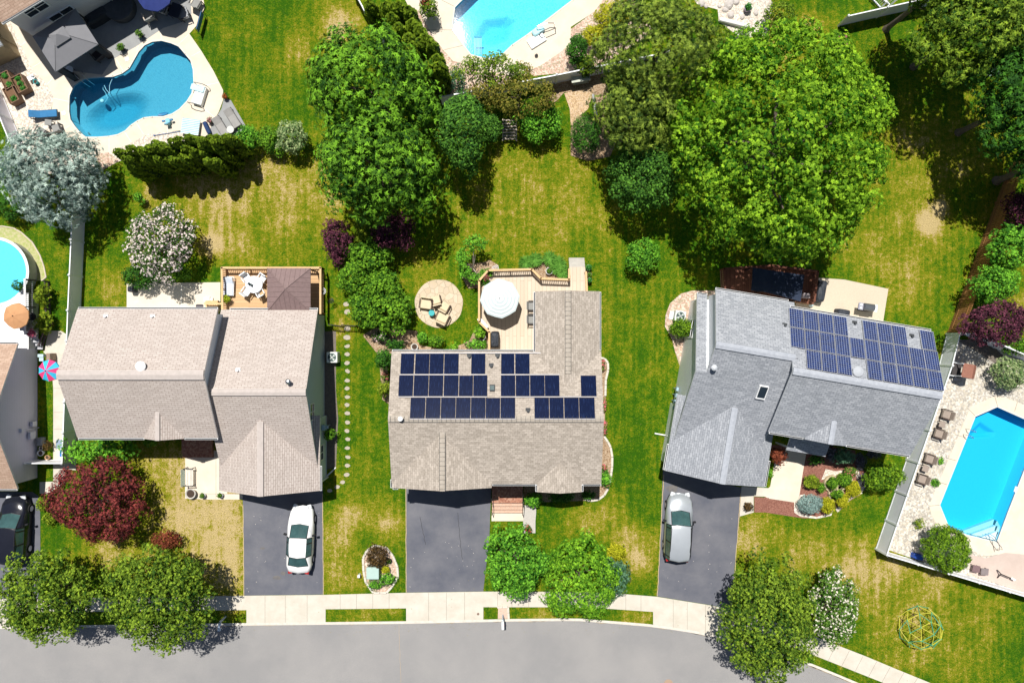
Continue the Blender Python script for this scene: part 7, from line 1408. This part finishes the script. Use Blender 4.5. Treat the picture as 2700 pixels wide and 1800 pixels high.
for i, p in enumerate(hd): arb(ORD[i] + " arborvitae from the left in the back row of the hedge below the kidney pool", p, 5.2, .47, "arborvitaes of the hedge below the kidney pool", lead=2)
hd = PL(1, 1, 1175,1465, 1270,1410, 1350,1425, 1440,1425, 1555,1430, 1640,1430, 1735,1390, 1835,1350, 1990,1350, 1905,1460)
for i, p in enumerate(hd): arb(ORD[i] + " arborvitae from the left in the front row of the hedge below the kidney pool", p, 4.5, .44, "arborvitaes of the hedge below the kidney pool", lead=2)
arb("short wide arborvitae at the left foot of the hedge under the blue spruce", P(1, 1, 1190, 1530), 3.4, .5, None, 'arb')
hd = PL(2, 1, 1185,40, 1255,45, 1310,40, 1395,80, 1235,140, 1425,200, 1485,255, 1300,235, 1545,330, 1600,390, 1500,370, 1430,410, 1655,525, 1670,590, 1570,590, 1240,280, 1395,330)
for i, p in enumerate(hd): arb(ORD[i] + " arborvitae counted downward in the tall double row by the top pool", p, 5.5, .55, "tall arborvitaes beside the top pool", lead=1)
arb("tall thin arborvitae half behind the white fence at the top", P(2, 1, 1030, 20), 5.5, .5, None)
S("glossy green shrub at the right end of the arborvitae hedge", 572, 318, 27, 1.3, .9, 'bright', ry=28, cl=.35); S("dark green shrub second from the hedge's right end", 618, 320, 24, 1.2, .9, 'hedge', ry=28); S("cream variegated shrub between the hedge and the big dark tree", 670, 316, 37, 1.6, 1.1, 'varieg', ry=36, cl=.36, leaf=.15)
S("small shrub right of the variegated one beside the big tree", 640, 345, 16, .8, .5, 'hedge')
S("low green shrub under the lower left edge of the blue spruce", 20, 478, 40, 1.2, .8, 'darkg', ry=26); S("bright green tuft at the left end of the hedge shadow", 318, 455, 12, .8, .4, 'bright')
# left front garden
T("yellow-green branching rhododendron between the left house and the red maple", 222, 1032, 72, 30, 1.7, .9, 'bright', cl=.38, leaf=.19, style='fan', dens=.7, trunk=.06, rough=.25); S("small lime shrub at the left foot of the red maple", 99, 1157, 17, .5, .45, 'yg', ry=17, rough=.04); S("yellow-green small bush below the lime shrub", 118, 1190, 16, .4, .3, 'yg')
S("rust-red cut-leaf shrub peeking above the big left street tree", 382, 1240, 32, .9, .6, 'rust', ry=24, style='fan'); S("round clipped shrub in shade under the small gable of the left house", 348, 1011, 18, .7, .6, 'hedge', ry=10, rough=.03); S("round green shrub growing against the left house's right wall", 757, 996, 13, .8, .6, 'hedge')
SP("leafy light green shrub climbing by the round pool deck railing, upper", 1, 2, 405, 1140, 50, .9, .7, 'yg', ry=90, style='fan', leaf=.16); SP("leafy light green shrub climbing by the round pool deck railing, lower", 1, 2, 415, 1400, 55, .9, .7, 'yg', ry=100, style='fan', leaf=.16); SP("small dark palm-like plant by the round pool's edge", 1, 2, 160, 1060, 45, 1.7, .3, 'darkg', style='needle', leaf=.2, dens=.5)
SP("weedy grey-green plant beside the lavender wall", 1, 3, 440, 960, 40, .4, .3, 'brown', ry=60, dens=.5)
# central garden
SP("pink and white flowering shrub at the left end of the shaded bed", 2, 2, 1160, 1520, 90, .6, .5, 'whitef', ry=45, flower=.22, leaf=.13)
SP("bright green round shrub below the round patio, left one", 2, 2, 1530, 1535, 60, .6, .5, 'bright', ry=50); SP("brown-green round shrub below the round patio, right one", 2, 2, 1660, 1565, 80, .7, .6, 'hedge', ry=60); SP("lush green plants right of the covered bed by the deck", 2, 3, 2030, 30, 100, .5, .4, 'bright', ry=45, style='fan'); SP("small lime plant beside the mulch near the solar roof's eave", 2, 3, 1815, 45, 42, .5, .35, 'lime', ry=28)
SP("leafy plant bending around the deck's lower left corner", 2, 2, 2060, 1480, 50, .8, .5, 'lime', ry=60, style='fan')
SP("large dark green evergreen at the tan house's rear left corner", 2, 3, 1180, 165, 80, 1.8, 1.0, 'darkg', ry=85, style='fan'); SP("second evergreen lobe above the rear left corner shrub", 2, 3, 1290, 35, 75, 1.6, .9, 'darkg', ry=45, style='fan'); SP("yellow-green round shrub along the tan house's left wall", 2, 3, 1175, 430, 62, 1.2, .8, 'yg', ry=68, rough=.05)
SP("orange flowering plant between the two left-wall shrubs", 2, 3, 1190, 320, 30, .5, .3, 'pink', flower=.25)
for i, (x, y, a) in enumerate(((130, 850, 0), (215, 815, 0), (340, 805, 0), (430, 850, 0), (470, 930, 0), (410, 890, 0))):
    p = W(P(3, 2, x, y), .4); r0 = np.random.default_rng(700 + i); n = 260; an = r0.uniform(0, 6.283, n); el = r0.uniform(.15, 1.2, n); k = r0.uniform(.1, .45, n); q = np.stack([k * np.cos(an), k * np.sin(an), .15 + .35 * np.sin(el)], 1)
    t = Thing("daylily", ORD[i] + " daylily clump from the left in the bed behind the central deck", "daylily", (*p, 0), 0, "daylily clumps behind the central deck"); t.part("foliage", leaves_mesh("foliage", q, np.stack([-np.cos(an) * .4, -np.sin(an) * .4, np.ones(n)], 1), r0.uniform(.05, .08, n), 7, r0.uniform(.1, .95, n), F['grass'], r0, along=np.stack([np.cos(an), np.sin(an), .2 * np.ones(n)], 1)), None)
S("light green hydrangea right of the brick steps", 1225, 1148, 24, .5, .5, 'bright', ry=17, leaf=.15); S("dark shrub in shade beneath the front right gable", 1288, 1140, 30, .7, .6, 'darkg', ry=14); S("dark green shrub in shade at the tan house's front right corner", 1352, 1136, 18, .5, .4, 'darkg', ry=10)
SP("green leafy plant in the curved bed by the front right corner", 3, 3, 860, 1250, 45, .5, .4, 'bright', ry=75, style='fan')
for i, (x, y, r_, ry) in enumerate(((832, 220, 22, 65), (850, 590, 16, 60), (855, 790, 18, 65), (850, 1160, 26, 25), (880, 1320, 22, 28))): SP(ORD[i] + " pink and red flower clump from the top along the tan house's right wall", 3, 3, x, y, r_, .3, .25, 'pink', ry=ry, flower=.5, leaf=.1, cl=.16, name="flower_clump", cat="flowers", group="flower clumps along the tan house's right wall")
S("brown barberry behind the pale green transformer box", 866, 1278, 27, .7, .6, 'brown', ry=26, style='needle'); SP("green hosta below the transformer box, left one", 2, 4, 1085, 665, 62, .35, .3, 'bright', ry=50, style='fan'); SP("green hosta below the transformer box, right one", 2, 4, 1210, 615, 75, .4, .35, 'bright', ry=60, style='fan'); SP("small yellow spirea beside the transformer box", 2, 4, 1190, 525, 40, .3, .25, 'gold', ry=42)
S("golden shrub above the blue-green shrub in the central front lawn", 1416, 1266, 24, .6, .5, 'gold', ry=20); S("blue-green spruce-like shrub at the lime tree's right side", 1412, 1328, 36, .8, .7, 'bluegreen', ry=46, style='needle', leaf=.15, cl=.35)
# right house garden
SP("dark glossy round shrub beside the right air conditioner", 3, 2, 1550, 1445, 110, 1.0, .9, 'arbl', ry=88, rough=.05, leaf=.1)
for c, r_, x, y, rx, ry, hc, rz, f, lb in (
  (4,3,402,1290,72,70,.5,.45,'yg',"olive-yellow clipped mound nearest the right front walk"), (4,3,487,1340,36,46,.4,.35,'hedge',"smallest dark green clipped mound between two larger mounds"), (4,3,592,1298,52,52,.6,.5,'hedge',"green clipped mound ringed by a tan wall, left one"),
  (4,3,700,1268,64,66,.6,.5,'hedge',"green clipped mound ringed by a tan wall, upper right one"), (4,3,636,1398,50,42,.6,.5,'hedge',"green clipped mound ringed by a tan wall, lowest one"), (4,3,785,1352,70,74,.5,.45,'gold',"golden mound furthest right in the grey house's garden"),
  (4,3,678,1455,66,66,.5,.45,'gold',"golden mound in the middle of the three gold ones"), (4,3,545,1505,70,80,.5,.45,'gold',"golden mound next to the pale blue cushion shrub"), (4,3,388,1490,106,88,.6,.6,'bluep',"pale blue cushion-shaped spruce by the right front walk"),
  (4,3,750,1192,60,50,.5,.4,'pink',"green and reddish azalea above the clipped mounds")):
    SP(lb, c, r_, x, y, rx, hc, rz, f, ry=ry, rough=.03, cl=.2, leaf=.085, dens=1.3, style='needle' if f == 'bluep' else 'broad', flower=.1 if f == 'pink' else 0)
for x, y, r_, lb in ((600, 1310, 72, "curved tan retaining ring around the left clipped mound"), (706, 1285, 72, "curved tan retaining ring around the upper right clipped mound"), (632, 1405, 66, "curved tan retaining ring around the lowest clipped mound")):
    p = W(P(4, 3, x, y), .3); single("retaining_ring", MB().lathe((0, 0, 0), [(r_ * M2 * 1.12, 0), (r_ * M2 * 1.08, .22), (r_ * M2 * .85, .22), (r_ * M2 * .8, 0)], 24), mat("ring_tan", (.48, .40, .25), .9, scale=6), lb, "retaining ring", (*p, .012))
SP("red Japanese maple shrub beside the porch of the grey-roofed house", 4, 3, 88, 1050, 72, 1.1, .7, 'rust', ry=70, style='fan'); SP("blue-tinged conifer in front of the grey house's eave", 4, 3, 690, 1050, 90, 1.0, .8, 'bluegreen', ry=70, style='needle', leaf=.16); SP("dark shrub under the eave left of the blue conifer", 4, 3, 440, 1085, 60, .6, .5, 'darkg', ry=40)
SP("pale silvery heather against the eave of the grey house", 4, 3, 575, 1030, 40, .6, .5, 'lav', ry=75); SP("grey-purple heather band left of the big round shrub, upper part", 4, 3, 850, 1100, 50, .4, .3, 'lav', ry=70, leaf=.09); SP("grey-purple heather band left of the big round shrub, lower part", 4, 3, 865, 1290, 45, .4, .3, 'lav', ry=85, leaf=.09); SP("grey heather beneath the eave's lower right", 4, 3, 960, 1035, 70, .3, .25, 'lav', ry=35, leaf=.09)
SP("large broad bright-green rounded shrub beside the vinyl fence", 4, 3, 1060, 1245, 180, 1.2, .9, 'arbl', ry=135, rough=.05, cl=.35, leaf=.12, style='fan'); S("brown-red small grass tuft on the mulch by the front walk", 1718, 1163, 11, .25, .2, 'brown')
SP("seedling shrub at the left of the right front walk", 4, 3, 8, 1215, 22, .3, .2, 'bright')
# right pool garden
t = veg("arborvitae", "big clipped arborvitae leaning over the bottom fence of the right pool yard", "arborvitae", P(4, 4, 1630, 335), 200 * .287, 215 * .287, 1.9, 1.5, 'arbl', cl=.26, leaf=.09, rough=.06, dens=1.3, trunk=0)
SP("large cream-variegated oval shrub above the long cyan pool", 4, 3, 2215, 290, 160, 1.2, .9, 'varieg', ry=145, rough=.04, cl=.35, leaf=.12, style='fan'); SP("yellow flowering shrub behind the fence at the right edge", 4, 3, 2230, 40, 60, .8, .5, 'gold', ry=40, dens=.7); SP("green shrub at the right edge behind the pool-yard fence", 4, 3, 2330, 60, 60, 1.0, .7, 'hedge', ry=70)
SP("spiky yucca on the stones below the long pool", 4, 4, 1385, 110, 50, .3, .25, 'yg', style='needle', leaf=.16, dens=.5)
SP("small weed tuft at the edge of the pool stones", 4, 3, 1580, 1095, 16, .08, .08, 'bright'); SP("green weed tuft lower along the pool stones", 4, 3, 1535, 1295, 16, .08, .08, 'bright')
SP("dark green shrub at the right edge beneath the corner trees", 4, 1, 1900, 640, 110, 1.2, .8, 'darkg', ry=90); SP("dark purple shrub in the deep shade of the corner trees", 4, 1, 1690, 640, 90, 1.0, .7, 'purple', ry=110); SP("silvery blue plant deep in the shade at the right", 4, 1, 2080, 670, 55, 1.0, .5, 'bluep', ry=45, style='needle')
S("green shrub right of the brown fence's lower half", 2328, 795, 26, 1.0, .8, 'hedge', ry=22); S("bushy green shrub behind the fence at the top left of the brown fence", 1790, 30, 40, 1.0, .6, 'street', ry=26, dens=.7); S("low shrub under the pine beside the pond gravel", 1700, 90, 26, .8, .5, 'hedge', dens=.7)
S("green bush between the top shed planting and the arborvitae row", 985, 22, 22, 1.2, .8, 'street', ry=22, dens=.8); S("red-tipped shrub at the arborvitae row's upper left end", 978, 8, 14, 1.6, .6, 'rust', dens=.6)
S("dark shrub at the top edge beside the golden bush", 1440, -5, 30, 1.5, .8, 'orange', ry=18)
